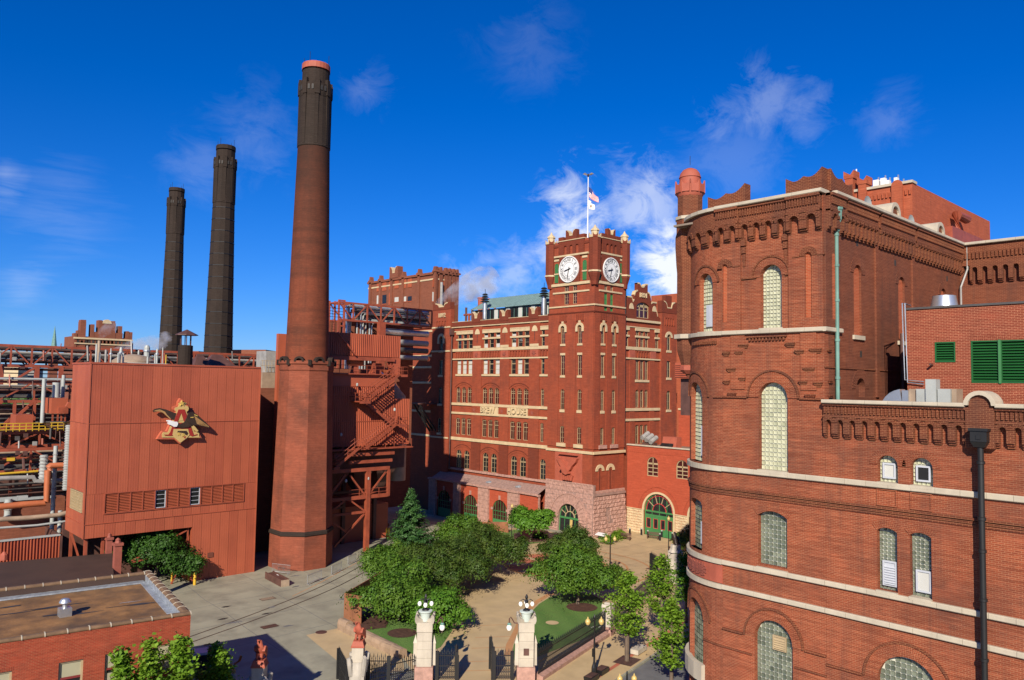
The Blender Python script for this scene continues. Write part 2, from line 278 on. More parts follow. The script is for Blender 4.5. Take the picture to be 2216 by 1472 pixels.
class MB:
    def __init__(s): s.v = []; s.f = []
    def add(s, vs, fs):
        k = len(s.v); s.v += [tuple(p) for p in vs]; s.f += [tuple(i+k for i in f) for f in fs]; return s
    def poly(s, ps): return s.add(ps, [tuple(range(len(ps)))])
    def hexa(s, p): return s.add(p, [(0, 3, 2, 1), (4, 5, 6, 7), (0, 1, 5, 4), (1, 2, 6, 5), (2, 3, 7, 6), (3, 0, 4, 7)])
    def box(s, a, b):
        (x0, y0, z0), (x1, y1, z1) = a, b
        return s.hexa([(x0, y0, z0), (x1, y0, z0), (x1, y1, z0), (x0, y1, z0), (x0, y0, z1), (x1, y0, z1), (x1, y1, z1), (x0, y1, z1)])
    def fbox(s, F, u0, u1, w0, w1, d0, d1):
        return s.hexa([F(u0, w0, d0), F(u1, w0, d0), F(u1, w1, d0), F(u0, w1, d0), F(u0, w0, d1), F(u1, w0, d1), F(u1, w1, d1), F(u0, w1, d1)])
    def bar(s, p, q, w, h=None, up=(0, 0, 1)):
        p = Vector(p); q = Vector(q); h = h or w; d = (q-p).normalized(); up = Vector(up)
        if abs(d.dot(up)) > .98: up = Vector((1, 0, 0))
        a = d.cross(up).normalized()*(w/2); b = a.cross(d).normalized()*(h/2)
        return s.hexa([p-a-b, p+a-b, p+a+b, p-a+b, q-a-b, q+a-b, q+a+b, q-a+b])
    def tube(s, ps, r, n=8, cap=True):
        ps = [Vector(p) for p in ps]; rs = r if isinstance(r, (list, tuple)) else [r]*len(ps); rings = []; k0 = len(s.v)
        for i, p in enumerate(ps):
            d = ((ps[min(i+1, len(ps)-1)]-p).normalized()+(p-ps[max(i-1, 0)]).normalized()).normalized()
            up = Vector((0, 0, 1)) if abs(d.z) < .9 else Vector((1, 0, 0))
            a = d.cross(up).normalized(); b = a.cross(d).normalized()
            s.v += [tuple(p+(a*math.cos(2*math.pi*j/n)+b*math.sin(2*math.pi*j/n))*rs[i]) for j in range(n)]
        for i in range(len(ps)-1):
            for j in range(n):
                a = k0+i*n; s.f.append((a+j, a+(j+1) % n, a+n+(j+1) % n, a+n+j))
        if cap: s.f.append(tuple(k0+j for j in reversed(range(n)))); s.f.append(tuple(k0+(len(ps)-1)*n+j for j in range(n)))
        return s
    def lathe(s, cx, cy, prof, n=16, a0=0, cap=True):
        k0 = len(s.v)
        for r, z in prof: s.v += [(cx+r*math.cos(a0+2*math.pi*j/n), cy+r*math.sin(a0+2*math.pi*j/n), z) for j in range(n)]
        for i in range(len(prof)-1):
            for j in range(n): a = k0+i*n; s.f.append((a+j, a+(j+1) % n, a+n+(j+1) % n, a+n+j))
        if cap: s.f.append(tuple(k0+j for j in reversed(range(n)))); s.f.append(tuple(k0+(len(prof)-1)*n+j for j in range(n)))
        return s
    def ext(s, F, poly, d0, d1, holes=(), back=True):
        loops = [list(poly)]+[list(h) for h in holes]
        flat = [p for l in loops for p in l]; tri = tessellate_polygon([[Vector((p[0], p[1], 0)) for p in l] for l in loops])
        k = len(s.v); n = len(flat); s.v += [tuple(F(u, w, d1)) for u, w in flat]; s.v += [tuple(F(u, w, d0)) for u, w in flat]
        for t in tri:
            s.f.append(tuple(k+i for i in t))
            if back: s.f.append(tuple(k+n+i for i in reversed(t)))
        o = k
        for l in loops:
            m = len(l)
            for i in range(m): j = (i+1) % m; s.f.append((o+i, o+j, o+n+j, o+n+i))
            o += m
        return s
    def mesh(s, name, uv=True):
        me = bpy.data.meshes.new(name); me.from_pydata(s.v, [], s.f); me.update()
        if uv: boxuv(me)
        return me
    def build(s, name, mat, parent=None, smooth=False, **k):
        me = s.mesh(name); me.materials.append(MT[mat])
        if smooth:
            me.polygons.foreach_set('use_smooth', [True]*len(me.polygons))
            try: me.set_sharp_from_angle(angle=R(38))
            except Exception: pass
        return obj(name, me, parent, **k)
def obj(name, me, parent=None, loc=None, rz=0, label=None, cat=None, group=None, kind=None, scale=None):
    o = bpy.data.objects.new(name, me); COL.objects.link(o)
    if loc is not None: o.location = loc
    if rz: o.rotation_euler[2] = rz
    if scale: o.scale = scale
    if parent is not None:
        o.parent = parent; o.matrix_parent_inverse = PINV(parent)
    for a, b in (('label', label), ('category', cat), ('group', group), ('kind', kind)):
        if b: o[a] = b
    return o
def PINV(p):
    m = Matrix.LocRotScale(p.location, p.rotation_euler, p.scale)
    if p.parent is not None: m = Matrix.LocRotScale(p.parent.location, p.parent.rotation_euler, p.parent.scale) @ p.matrix_parent_inverse @ m
    return m.inverted()
def thing(name, label, cat, loc=(0, 0, 0), group=None): return obj(name, None, None, loc, label=label, cat=cat, group=group)
def copytree(src, delta, label=None, rz=0):
    ch = {}
    for o in ALLCH(src): ch.setdefault(o.parent, []).append(o)
    r = src.copy(); COL.objects.link(r); r.location = Vector(src.location)+Vector(delta); r.rotation_euler[2] += rz
    if label: r['label'] = label
    def rec(a, b):
        for c in ch.get(a, []):
            d = c.copy(); COL.objects.link(d); d.parent = b; rec(c, d)
    rec(src, r); return r
def ALLCH(p):
    out = []
    for c in p.children: out += [c]+ALLCH(c)
    return out
def arch(u0, u1, w0, w1, kind='r', n=10):
    if u0 > u1: u0, u1 = u1, u0
    if kind == 'f': return [(u0, w0), (u1, w0), (u1, w1), (u0, w1)]
    c = (u0+u1)/2; h = (u1-u0)/2; rise = h if kind == 'r' else h*.36
    if rise < h*.99:
        rad = (h*h+rise*rise)/(2*rise); cw = w1-rad; a = math.asin(h/rad)
    else: rad = h; cw = w1-h; a = math.pi/2
    return [(u0, w0), (u1, w0)]+[(c+rad*math.sin(a-2*a*i/n), cw+rad*math.cos(a-2*a*i/n)) for i in range(n+1)]
def window(par, F, u0, u1, w0, w1, kind='r', rec=.25, cols=2, rows=3, fm='frame_tan', pm='glass', fw=.07, bw=.035, name='window', transom=None, half=None, label=None):
    if u0 > u1: u0, u1 = u1, u0
    m = MB(); m.ext(F, arch(u0, u1, w0, w1, kind), -rec-.02, -rec+.09, [arch(u0+fw, u1-fw, w0+fw, w1-fw, kind)])
    top = w1-((u1-u0)/2 if kind == 'r' else ((u1-u0)*.18 if kind == 's' else 0))
    for i in range(1, cols): u = u0+(u1-u0)*i/cols; m.fbox(F, u-bw/2, u+bw/2, w0+fw, top+(w1-top)*.9-fw*.5, -rec-.01, -rec+.06)
    for i in range(1, rows): w = w0+(top-w0)*i/rows; m.fbox(F, u0+fw, u1-fw, w-bw/2, w+bw/2, -rec-.008, -rec+.055)
    if kind != 'f': m.fbox(F, u0+fw, u1-fw, top-bw, top+bw, -rec-.009, -rec+.06)
    if transom: m.fbox(F, u0+fw, u1-fw, transom-.05, transom+.05, -rec-.009, -rec+.085)
    o = m.build(name, fm, par)
    if label: o['label'] = label
    MB().poly([F(u, w, -rec+.01) for u, w in arch(u0+fw*.5, u1-fw*.5, w0+fw*.5, w1-fw*.5, kind)]).build('pane', pm, o)
    if half:   # a pale blind behind part of the glass
        MB().fbox(F, u0+fw, u1-fw, w0+(w1-w0)*half[0], w0+(w1-w0)*half[1], -rec+.012, -rec+.02).build('blind', 'blind', o)
    return o
def ring(F, cu_, cw, r0, r1, d0, d1, n, a0=0, a1=math.pi, gap=.12, mb=None):
    m = mb or MB()
    for i in range(n):
        a = a0+(a1-a0)*(i+gap/2)/n; b = a0+(a1-a0)*(i+1-gap/2)/n
        q = [(cu_+r*math.cos(t), cw+r*math.sin(t)) for r, t in ((r0, a), (r1, a), (r1, b), (r0, b))]
        m.hexa([F(*p, d0) for p in q]+[F(*p, d1) for p in q])
    return m
_sh = {}
def shared(key, fn, mat):
    if key not in _sh: me = fn(); me.materials.append(MT[mat]); _sh[key] = me
    return _sh[key]
def stonerow(par, F, u0, u1, w0, w1, d, ln, mat, name='course_stone', facing='X', gap=.012, d0=-.05):
    """a course of separate stones laid end to end"""
    if u0 > u1: u0, u1 = u1, u0
    n = max(1, round((u1-u0)/ln)); L = (u1-u0)/n
    def fn():
        m = MB(); h = w1-w0; c = min(.03, h*.2); pr = [(0, -d0 if False else 0), (0, 0)]
        g = gap/2
        pts = [(d0, 0), (d-c, 0), (d, c), (d, h-c), (d-c, h), (d0, h)]   # profile (d, w)
        k = len(pts); vs = [(g, p[0], p[1]) for p in pts]+[(L-g, p[0], p[1]) for p in pts]
        vv = [((-q[1], q[0], q[2]) if facing == 'X' else (q[0], -q[1], q[2])) for q in vs]
        return m.add(vv, [tuple(range(k)), tuple(reversed(range(k, 2*k)))]+[(i, i+k, (i+1) % k+k, (i+1) % k) for i in range(k)]).mesh(name)
    me = shared((name, round(L, 3), round(w1-w0, 3), round(d, 3), round(d0, 3), mat, facing), fn, mat)
    for i in range(n): obj(name, me, par, F(u0+i*L, w0, 0))
def arcade(mb, F, u0, u1, n, wt, wb, d0, d1, aw=.55, ah=None):
    """projecting band with n round-headed notches open below"""
    if u0 > u1: u0, u1 = u1, u0
    p = (u1-u0)/n; a = p*aw/2; pts = [(u0, wt), (u0, wb)]
    sp = wt-.12*(wt-wb)-a if ah is None else ah
    for i in range(n):
        c = u0+p*(i+.5); pts += [(c-a, wb), (c-a, sp)]+[(c-a*math.cos(math.pi*j/6), sp+a*math.sin(math.pi*j/6)) for j in range(1, 6)]+[(c+a, sp), (c+a, wb)]
    pts += [(u1, wb), (u1, wt)]
    mb.ext(F, pts, d0, d1)
    for i in range(n+1):   # stepped feet of the corbels
        c = u0+p*i; h = (p-2*a)/2; l = max(u0, c-h); r = min(u1, c+h)
        for k in (1, 2): mb.fbox(F, l+.004*k, r-.004*k, wb-.09*k, wb-.09*(k-1)+.004, d0, d1*(1-.3*k))
    return mb
def text(s, F, u, w, size, d0, d1, mirror=1, rot=0, mb=None):
    cu_ = bpy.data.curves.new('t', 'FONT'); cu_.body = s; cu_.size = size; cu_.align_x = 'CENTER'; cu_.align_y = 'CENTER'; cu_.extrude = .5; cu_.resolution_u = 2
    o = bpy.data.objects.new('t', cu_); COL.objects.link(o); bpy.context.view_layer.update()
    me = bpy.data.meshes.new_from_object(o); bpy.data.objects.remove(o); bpy.data.curves.remove(cu_)
    m = mb or MB(); c, sn = math.cos(rot), math.sin(rot)
    vs = []
    for v in me.vertices:
        x, y = v.co.x*c-v.co.y*sn, v.co.x*sn+v.co.y*c
        vs.append(F(u+mirror*x, w+y, d1 if v.co.z > 0 else d0))
    m.add(vs, [tuple(p.vertices) for p in me.polygons]); bpy.data.meshes.remove(me); return m
import bmesh
# ================================================================== ground
def sheet(name, mat, poly, off, kind='structure', th=0, cuts=True, parent=None, **k):
    bm = bmesh.new(); vs = [bm.verts.new((p[0], p[1], 0)) for p in poly]; bm.faces.new(vs)
    bmesh.ops.triangulate(bm, faces=bm.faces[:])
    if cuts:
        for ax, rg in ((0, np.arange(71, 90, 1)), (1, np.arange(89, 106, 1))):
            for c in rg:
                no = (1, 0, 0) if ax == 0 else (0, 1, 0); co = (c, 0, 0) if ax == 0 else (0, c, 0)
                bmesh.ops.bisect_plane(bm, geom=bm.verts[:]+bm.edges[:]+bm.faces[:], plane_co=co, plane_no=no)
    for v in bm.verts: v.co.z = gz(v.co.x, v.co.y)+off
    bmesh.ops.recalc_face_normals(bm, faces=bm.faces[:])
    if th:
        be = [e for e in bm.edges if e.is_boundary]; r = bmesh.ops.extrude_edge_only(bm, edges=be)
        for v in [g for g in r['geom'] if isinstance(g, bmesh.types.BMVert)]: v.co.z -= th
    me = bpy.data.meshes.new(name); bm.to_mesh(me); bm.free(); boxuv(me); me.materials.append(MT[mat])
    return obj(name, me, parent, kind=kind if parent is None else None, **k)
def pg(l): return [tuple(UG(*p)[:2]) for p in l]
def c7(a, b): return 860+a/3.358, 1120+b/3.358
def c6b(a, b): return 400+a/3.693, 1180+b/3.693
def cz(a, b): return 1180+a/4.303, 1130+b/4.303
B = 3000
sheet('ground', 'concrete', [(-B, -B), (B, -B), (B, B), (-B, B)], 0)
sheet('terrain', 'far_city', [(-B, 175), (B, 330), (B, B), (-B, B)], .03)
kerbpts = [UG(1342, 1469), UG(1389, 1432), UG(1489, 1369)]
kd = (kerbpts[2]-kerbpts[0]); kd.normalize(); k0 = kerbpts[0]
ka = k0-kd*40; kb = k0+kd*60; kn = Vector((kd.y, -kd.x, 0))
sheet('road', 'asphalt', [ka[:2], kb[:2], (kb+kn*30)[:2], (ka+kn*30)[:2]], .004)
def polyline(pts, n=40):
    out = []; P = [Vector((*p, 0)) if len(p) == 2 else Vector(p) for p in pts]
    for i in range(len(P)-1):
        p0, p1, p2, p3 = P[max(i-1, 0)], P[i], P[i+1], P[min(i+2, len(P)-1)]
        for j in range(n//(len(P)-1)):
            t = j/(n//(len(P)-1)); out.append(.5*((2*p1)+(p2-p0)*t+(2*p0-5*p1+4*p2-p3)*t*t+(3*p1-p0-3*p2+p3)*t**3))
    return out+[P[-1]]
def strip(name, mat, pts, w, z, th=0, **k):
    m = MB(); L = []; Rr = []
    for i, p in enumerate(pts):
        d = (pts[min(i+1, len(pts)-1)]-pts[max(i-1, 0)]).normalized(); n = Vector((-d.y, d.x, 0))*w/2
        for s, lst in ((1, L), (-1, Rr)): q = p+n*s; lst.append((q.x, q.y, gz(q.x, q.y)+z))
    for i in range(len(pts)-1): m.poly([L[i], L[i+1], Rr[i+1], Rr[i]])
    return m.build(name, mat, None, **k)
# plaza paving, laid as tan concrete with darker bands
plaza = [(35.4, 47.6), (41.6, 42.1), (54.2, 45.2), (73.4, 52.8), (83, 56.5), (97.2, 58), (97.2, 77.6), (87.5, 77), (87, 88), (84, 90), (66, 84), (52, 74), (44, 67.2), (38.6, 63.4), (37.5, 53)]
sheet('plaza_paving', 'concrete_tan', plaza, .012)
fl = UG(*c7(1000, 1182)); fe = UG(*c7(1500, 850)); fg = UG(*c7(1930, 480))
sw = [(35.5, 47.3), fl[:2], fe[:2], fg[:2], (84, 57), (kb-kd*22)[:2], (k0-kd*12)[:2]]
sheet('sidewalk', 'sidewalk', sw, .03)
for o_ in (1.3,):   # red paver band and kerb along the street
    a = k0-kd*20-kn*o_; bb = k0+kd*36-kn*o_
    sheet('paver_strip', 'paver_red', [a[:2], bb[:2], (bb-kn*.35)[:2], (a-kn*.35)[:2]], .036)
kerb = thing('kerb', 'pale concrete kerb between tan sidewalk and grey street', 'kerb', k0)
me = MB().box((0, -.09, -.05), (1.96, .09, .13)).mesh('kerb_stone'); me.materials.append(MT['concrete'])
for i in range(28): obj('kerb_stone', me, kerb, k0+kd*(2*i-20), math.atan2(kd.y, kd.x))
# lawns and beds
lawnR = pg([c7(*p) for p in ((835, 1010), (845, 930), (870, 870), (905, 780), (960, 700), (1030, 630), (1110, 580), (1240, 545), (1400, 555), (1490, 600), (1500, 830), (1005, 1020), (990, 1080), (870, 1080))])
sheet('lawn', 'lawn', lawnR, .03)
band = [c7(*p) for p in ((830, 1010), (838, 930), (862, 866), (897, 776), (952, 694), (1024, 622), (1106, 570), (1240, 535))]
bo = [c7(*p) for p in ((775, 1010), (790, 925), (830, 850), (872, 760), (925, 680), (1000, 608), (1090, 556), (1235, 522))]
sheet('path_band', 'paver_band', pg(band+bo[::-1]), .022)
lawnL = [(37.9, 62.0), (37.9, 53.3), (38.6, 51.5), (41, 52.2), (44.5, 55), (49, 61), (54, 67), (61, 73), (66, 76.5), (76, 80), (84.5, 86.5), (84, 88.5), (66, 83), (52, 73), (44, 66.3), (39.2, 63)]
sheet('lawn', 'lawn', lawnL, .03)
sheet('planting_bed', 'mulch', pg([c7(*p) for p in ((845, 105), (905, 85), (1000, 60), (1095, 75), (1090, 160), (1000, 170), (850, 175))]), .045)
sheet('lawn', 'lawn', pg([c7(*p) for p in ((845, 178), (1000, 173), (1090, 165), (1020, 178), (930, 195), (850, 222))]), .045)
def disc(cx, cy, r, n=28, r2=None): return [(cx+r*math.cos(2*math.pi*i/n), cy+(r2 or r)*math.sin(2*math.pi*i/n)) for i in range(n)]
TC = UG(*c7(1150, 345))
def sector(cx, cy, r0, r1, a0, a1, n=8): return [(cx+r1*math.cos(a0+(a1-a0)*i/n), cy+r1*math.sin(a0+(a1-a0)*i/n)) for i in range(n+1)]+[(cx+r0*math.cos(a1-(a1-a0)*i/n), cy+r0*math.sin(a1-(a1-a0)*i/n)) for i in range(n+1)]
for i in range(8):
    for r0, r1 in ((6.0, 6.5), (2.3, 2.9)): sheet('circle_band', 'paver_band', sector(TC.x, TC.y, r0, r1, i*math.pi/4, (i+1)*math.pi/4), .028)
for i in range(8): sheet('red_paving', 'paver_red', sector(TC.x, TC.y, 2.9, 6.0, i*math.pi/4+.10, (i+1)*math.pi/4-.10), .024)
for r0, r1 in ((8.6, 8.9), (11.5, 11.8)): sheet('circle_band', 'paver_band', sector(TC.x, TC.y, r0, r1, -1.9, 1.0, 24), .026)
sheet('planting_bed', 'mulch', disc(TC.x, TC.y, 2.3), .05)
t2 = UG(*c7(1340, 655)); sheet('planting_bed', 'mulch', disc(t2.x, t2.y, 1.55), .05)
t2b = UG(870, 1371); sheet('planting_bed', 'mulch', disc(t2b.x, t2b.y, 1.3), .05)
sheet('planting_bed', 'mulch', [(38.6, 62.6), (38.6, 60), (40.4, 59.4), (43.5, 63), (44, 65.8), (40, 63.2)], .046)
wd = UG(*c7(1125, 768)); sheet('lawn_patch', 'concrete_tan', disc(wd.x, wd.y, .62, 16), .05)
# light joints across the path, radial from the gate
for yy in (1450, 1430, 1401, 1378, 1352):
    a, b_ = UG(1000+(1472-yy)*.3, yy+3), UG(1108-(1472-yy)*.02, yy)
    dx = (b_-a).normalized(); nn_ = Vector((-dx.y, dx.x, 0))*.10
    sheet('path_band', 'paver_band', [a[:2], b_[:2], (b_+nn_)[:2], (a+nn_)[:2]], .0165)
for i in range(9):   # sawn joints across the plaza
    a, b_ = Vector((62+i*4, 56, 0)), Vector((60+i*4.2, 74, 0)); strip('paving_joint', 'mulch', polyline([a, (a+b_)/2, b_], 20), .03, .0165, kind='structure')
    if i < 5: a, b_ = Vector((60, 57+i*4, 0)), Vector((97, 58+i*4, 0)); strip('paving_joint', 'mulch', polyline([a, (a+b_)/2, b_], 20), .03, .0165, kind='structure')
# tan apron by the left gate
sheet('apron_paving', 'concrete_tan', pg([c6b(970, 720), c6b(1228, 664), c6b(1730, 885), c6b(1760, 1000), c6b(1400, 1060), c6b(1262, 962)]), .014)
# grooved rails curving through the yard
railA = [UG(*p) for p in (c6b(-300, 850), c6b(60, 725), c6b(560, 545), c6b(1000, 370), c6b(1300, 225), c6b(1690, 5))]
railB = [UG(*p) for p in (c6b(-300, 905), c6b(70, 770), c6b(620, 575), c6b(1100, 385), c6b(1400, 235), c6b(1752, 18))]
for rl in (railA, railB):
    d = (rl[-1]-rl[-2]).normalized(); rl.append(rl[-1]+d*9+Vector((0, .6, 0))); rl.append(rl[-1]+d*9+Vector((0, 1.5, 0)))
for rl, lb in ((railA, 'worn steel rail in concrete yard, the one nearer the chimney'), (railB, 'worn steel rail in concrete yard, the one nearer the trees')):
    pl = polyline(rl); strip('rail', 'rail', pl, .16, .006, label=lb, cat='rail', group='rails set in the yard')
yl = [UG(*p) for p in (c6b(860, 408), c6b(1080, 300), c6b(1300, 180), c6b(1560, 40))]
strip('yellow_line', 'paver_band', polyline(yl), .10, .005, kind='structure')
# stains, patches and drains in the yard
random.seed(3)
for i in range(12):
    x, y = random.uniform(26, 52), random.uniform(64, 84); a = random.random()*3
    sheet('yard_stain', 'asphalt' if i % 3 else 'dirt_and_shade', [(x+random.uniform(.6, 1.2)*random.uniform(.2, .55)*math.cos(t)*(1+.6*math.sin(2*t+a)), y+random.uniform(.15, .3)*math.sin(t)) for t in np.arange(0, 6.28, .5)], .0045+.0006*i)
for i in range(9):   # cracks and slab joints
    if i < 5: pts = [Vector((24+i*6.5+.3*j, 60+j*4.6, 0))+Vector((random.uniform(-.12, .12), 0, 0)) for j in range(7)]
    else: pts = [Vector((24+j*4.5, 63+(i-5)*6.4+j*.25+random.uniform(-.12, .12), 0)) for j in range(6)]
    strip('yard_joint', 'asphalt', polyline(pts, 24), .05, .0042, kind='structure')
for (x, y, lb) in ((662, 428, 'rusty rectangular drain grate in yard above the rails'), (677, 650, 'grey rectangular drain grate between rails and dark shadow')):
    p = UG(*c6b(x, y)); g_ = thing('drain_grate', lb, 'drain', p)
    MB().box((p.x-.75, p.y-.45, .0), (p.x+.75, p.y+.45, .012)).build('frame', 'rail', g_)
    for k in range(8): MB().box((p.x-.66+k*.17, p.y-.38, .006), (p.x-.58+k*.17, p.y+.38, .03)).build('bar', 'steel_dark' if y > 500 else 'pipe_tan', g_)
p = UG(*cz(965, 423)); MB().lathe(p.x, p.y, [(.42, gz(p.x, p.y)), (.42, gz(p.x, p.y)+.02), (0.01, gz(p.x, p.y)+.025)], 16).build('manhole_cover', 'steel_dark', label='dark round manhole cover in tan paving before the iron gate', cat='manhole cover')
p = UG(*c6b(1090, 697)); MB().lathe(p.x, p.y, [(.5, 0), (.5, .03), (0.01, .034)], 18).build('manhole_cover', 'steel_dark', label='grey round manhole cover at corner of tan apron', cat='manhole cover')
# far trees and town along the horizon
# ================================================================== right-hand brick stock house
XR = 33.5; YC = 15.65; YS = 20.75; RC = 3.6; FR = FX(XR)
CX, CY = XR+RC, YS
def FC(s, w, d=0):      # unrolled curved corner: s = angle (radians)
    return Vector((CX-(RC+d)*math.cos(s), CY+(RC+d)*math.sin(s), w))
SH = thing('stock_house', 'big red brick castle-like stock house with rounded corner at right of the photo', 'building', (XR, YC, 0))
w1 = (17.66, 18.72, 24.87, 27.86, 'r'); w2 = (17.39, 18.83, 18.25, 22.33, 'r'); w3 = (17.44, 18.88, 13.88, 16.38, 's'); w4 = (17.2, 19.07, 7.0, 11.43, 'r')
slits = [(16.17, 16.47, 25.25, 28.22, 'r'), (20.45, 20.72, 25.25, 28.1, 'r')]
W_ = MB(); W_.ext(FR, [(YC, 0), (YS, 0), (YS, 30.85), (YC, 30.85)], -.4, 0, [arch(*w) for w in (w1, w2, w3, w4)], back=False); W_.build('front_wall', 'brick_stock', SH)
# curved wall made of strips with openings
cw = {0: (R(10), R(26), 24.85, 27.8, 'r'), 1: (R(22), R(45), 18.3, 22.3, 'r'), 2: (R(22), R(45), 13.9, 16.4, 's'), 3: (R(20), R(47), 6, 11.4, 'r')}
edges = sorted({R(a) for a in range(0, 91, 6)} | {c for w in cw.values() for c in w[:2]} | {R(10+16*i/8) for i in range(9)} | {R(22+23*i/8) for i in range(9)})
m = MB()
for a, b_ in zip(edges[:-1], edges[1:]):
    cuts = []
    for (a0, a1, z0, z1, k) in cw.values():
        if a >= a0-1e-5 and b_ <= a1+1e-5:
            c = (a0+a1)/2; h = (a1-a0)/2
            def top(t, z1=z1, c=c, h=h, k=k):
                q = min(1, abs(t-c)/h); return z1-(RC*h if k == 'r' else RC*h*.36)*(1-math.sqrt(max(0, 1-q*q)))
            cuts.append((z0, top(a), top(b_)))
    cuts.sort(); za, zb = 0, 0
    for z0, ta, tb in cuts:
        m.poly([FC(a, za), FC(b_, zb), FC(b_, z0), FC(a, z0)]); za, zb = ta, tb
        m.poly([FC(a, ta), FC(b_, tb), FC(b_, tb, -.35), FC(a, ta, -.35)])
    m.poly([FC(a, za), FC(b_, zb), FC(b_, 30.85), FC(a, 30.85)])
for (a0, a1, z0, z1, k) in cw.values():
    for a in (a0, a1): m.poly([FC(a, z0), FC(a, z1), FC(a, z1, -.35), FC(a, z0, -.35)])
m.poly([(CX, CY+RC, 0), (75, CY+RC, 0), (75, CY+RC, 30.85), (CX, CY+RC, 30.85)])
m.build('curved_wall', 'brick_stock', SH, smooth=False)
# glass block windows
def blockmesh(s, facing='X'):
    m = MB(); g = s/2-.02; i = s/2-.06
    pts = [(-g, -g, 0), (g, -g, 0), (g, g, 0), (-g, g, 0), (-g, -g, .05), (g, -g, .05), (g, g, .05), (-g, g, .05), (-i, -i, .035), (i, -i, .035), (i, i, .035), (-i, i, .035)]
    return m.add([(-p[2], p[0], p[1]) for p in pts], [(0, 1, 5, 4), (1, 2, 6, 5), (2, 3, 7, 6), (3, 0, 4, 7), (4, 5, 9, 8), (5, 6, 10, 9), (6, 7, 11, 10), (7, 4, 8, 11), (8, 9, 10, 11)]).mesh('glass_block', False)
def blockwindow(par, F, u0, u1, w0, w1, kind, nc, single=True, rec=.28, skip=None, label=None, curved=False, gm='glass_block'):
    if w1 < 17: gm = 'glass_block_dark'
    wn = MB().poly([F(u, w, -rec) for u, w in arch(u0, u1, w0, w1, kind)]).build('window', 'mortar', par)
    if label: wn['label'] = label
    W1 = (u1-u0)*(RC if curved else 1); s = W1/nc; nr = int((w1-w0)/s); c = (u0+u1)/2; h = W1/2; rise = h if kind == 'r' else h*.36
    mb = MB(); me = shared(('gb', round(s, 3), gm), lambda: blockmesh(s), gm)
    rad = (h*h+rise*rise)/(2*rise)
    for i in range(nc):
        for j in range(nr+1):
            x = -h+s*(i+.5); z = w0+s*(j+.5)
            lim = w1-rad+math.sqrt(max(0, rad*rad-max(abs(x)-.02, 0)**2))
            if z > lim-s*.25: continue
            if skip and skip[0] <= i < skip[1] and skip[2] <= j < skip[3]: continue
            u = c+x/(RC if curved else 1)
            if single: obj('glass_block', me, wn, F(u, z, -rec))
            else:
                q = [F(u+a*(s/2-.02)/(RC if curved else 1), z+b_*(s/2-.02), d) for d in (-rec, -rec+.05) for a, b_ in ((-1, -1), (1, -1), (1, 1), (-1, 1))]
                q += [F(u+a*(s/2-.05)/(RC if curved else 1), z+b_*(s/2-.05), -rec+.035) for a, b_ in ((-1, -1), (1, -1), (1, 1), (-1, 1))]
                mb.add(q, [(0, 1, 5, 4), (1, 2, 6, 5), (2, 3, 7, 6), (3, 0, 4, 7), (4, 5, 9, 8), (5, 6, 10, 9), (6, 7, 11, 10), (7, 4, 8, 11), (8, 9, 10, 11)])
    if not single: mb.build('glass_blocks', gm, wn, kind='stuff')
    return wn
def inset_unit(par, F, u0, u1, w0, w1, rec, pm='glass', louvre=False, fm='frame_white'):
    """a small framed sash or vent set into the glass blocks"""
    o = par
    MB().ext(F, arch(u0, u1, w0, w1, 'f'), -rec, -rec+.10, [arch(u0+.07, u1-.07, w0+.07, w1-.07, 'f')]).build('sash_frame', fm, o)
    MB().poly([F(u, w, -rec+.055) for u, w in arch(u0+.06, u1-.06, w0+.06, w1-.06, 'f')]).build('sash_pane', pm, o)
    if louvre:
        m = MB(); n = int((w1-w0-.14)/.1)
        for i in range(n): z = w0+.09+.1*i; m.hexa([F(u0+.06, z, -rec+.05), F(u1-.06, z, -rec+.05), F(u1-.06, z+.02, -rec+.05), F(u0+.06, z+.02, -rec+.05), F(u0+.06, z-.05, -rec+.10), F(u1-.06, z-.05, -rec+.10), F(u1-.06, z-.03, -rec+.10), F(u0+.06, z-.03, -rec+.10)])
        m.build('louvre', fm, o)
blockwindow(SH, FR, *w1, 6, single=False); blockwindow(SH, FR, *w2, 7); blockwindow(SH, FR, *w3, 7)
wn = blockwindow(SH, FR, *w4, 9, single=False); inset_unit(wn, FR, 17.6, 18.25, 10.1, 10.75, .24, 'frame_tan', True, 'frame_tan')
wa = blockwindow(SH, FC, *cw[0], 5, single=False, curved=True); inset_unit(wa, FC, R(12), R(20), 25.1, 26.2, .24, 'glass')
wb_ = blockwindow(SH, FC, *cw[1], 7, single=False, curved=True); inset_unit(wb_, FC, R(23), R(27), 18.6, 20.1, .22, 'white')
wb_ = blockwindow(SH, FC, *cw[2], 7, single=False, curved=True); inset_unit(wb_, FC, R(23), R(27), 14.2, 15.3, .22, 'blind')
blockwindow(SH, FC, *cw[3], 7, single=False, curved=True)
# brick arches over the openings
def brickarch(par, F, u0, u1, w1, kind, th, d, mat='brick_stock', label_m=True, ext=None, dk='brick_stock_dark'):
    c = (u0+u1)/2; h = (u1-u0)/2
    if kind == 'r': r = h; cw_ = w1-h; a0, a1 = 0, math.pi
    else:
        rise = h*.36; r = (h*h+rise*rise)/(2*rise); cw_ = w1-r; a = math.asin(h/r); a0, a1 = math.pi/2-a, math.pi/2+a
    n = max(8, int((a1-a0)*(r+th/2)/.075))
    ring(F, c, cw_, r+.004, r+th, -.05, d, n, a0, a1).build('arch_bricks', mat, par)
    if label_m: ring(F, c, cw_, r+th+.004, r+th+.09, -.05, d+.05, max(8, n), a0, a1, gap=.04).build('hood_mould', dk, par)
    if ext:
        z = cw_
        for a, b_ in ext: MB().fbox(F, a, b_, z-.045, z+.045, -.05, d+.048).build('brick_string', dk, par)
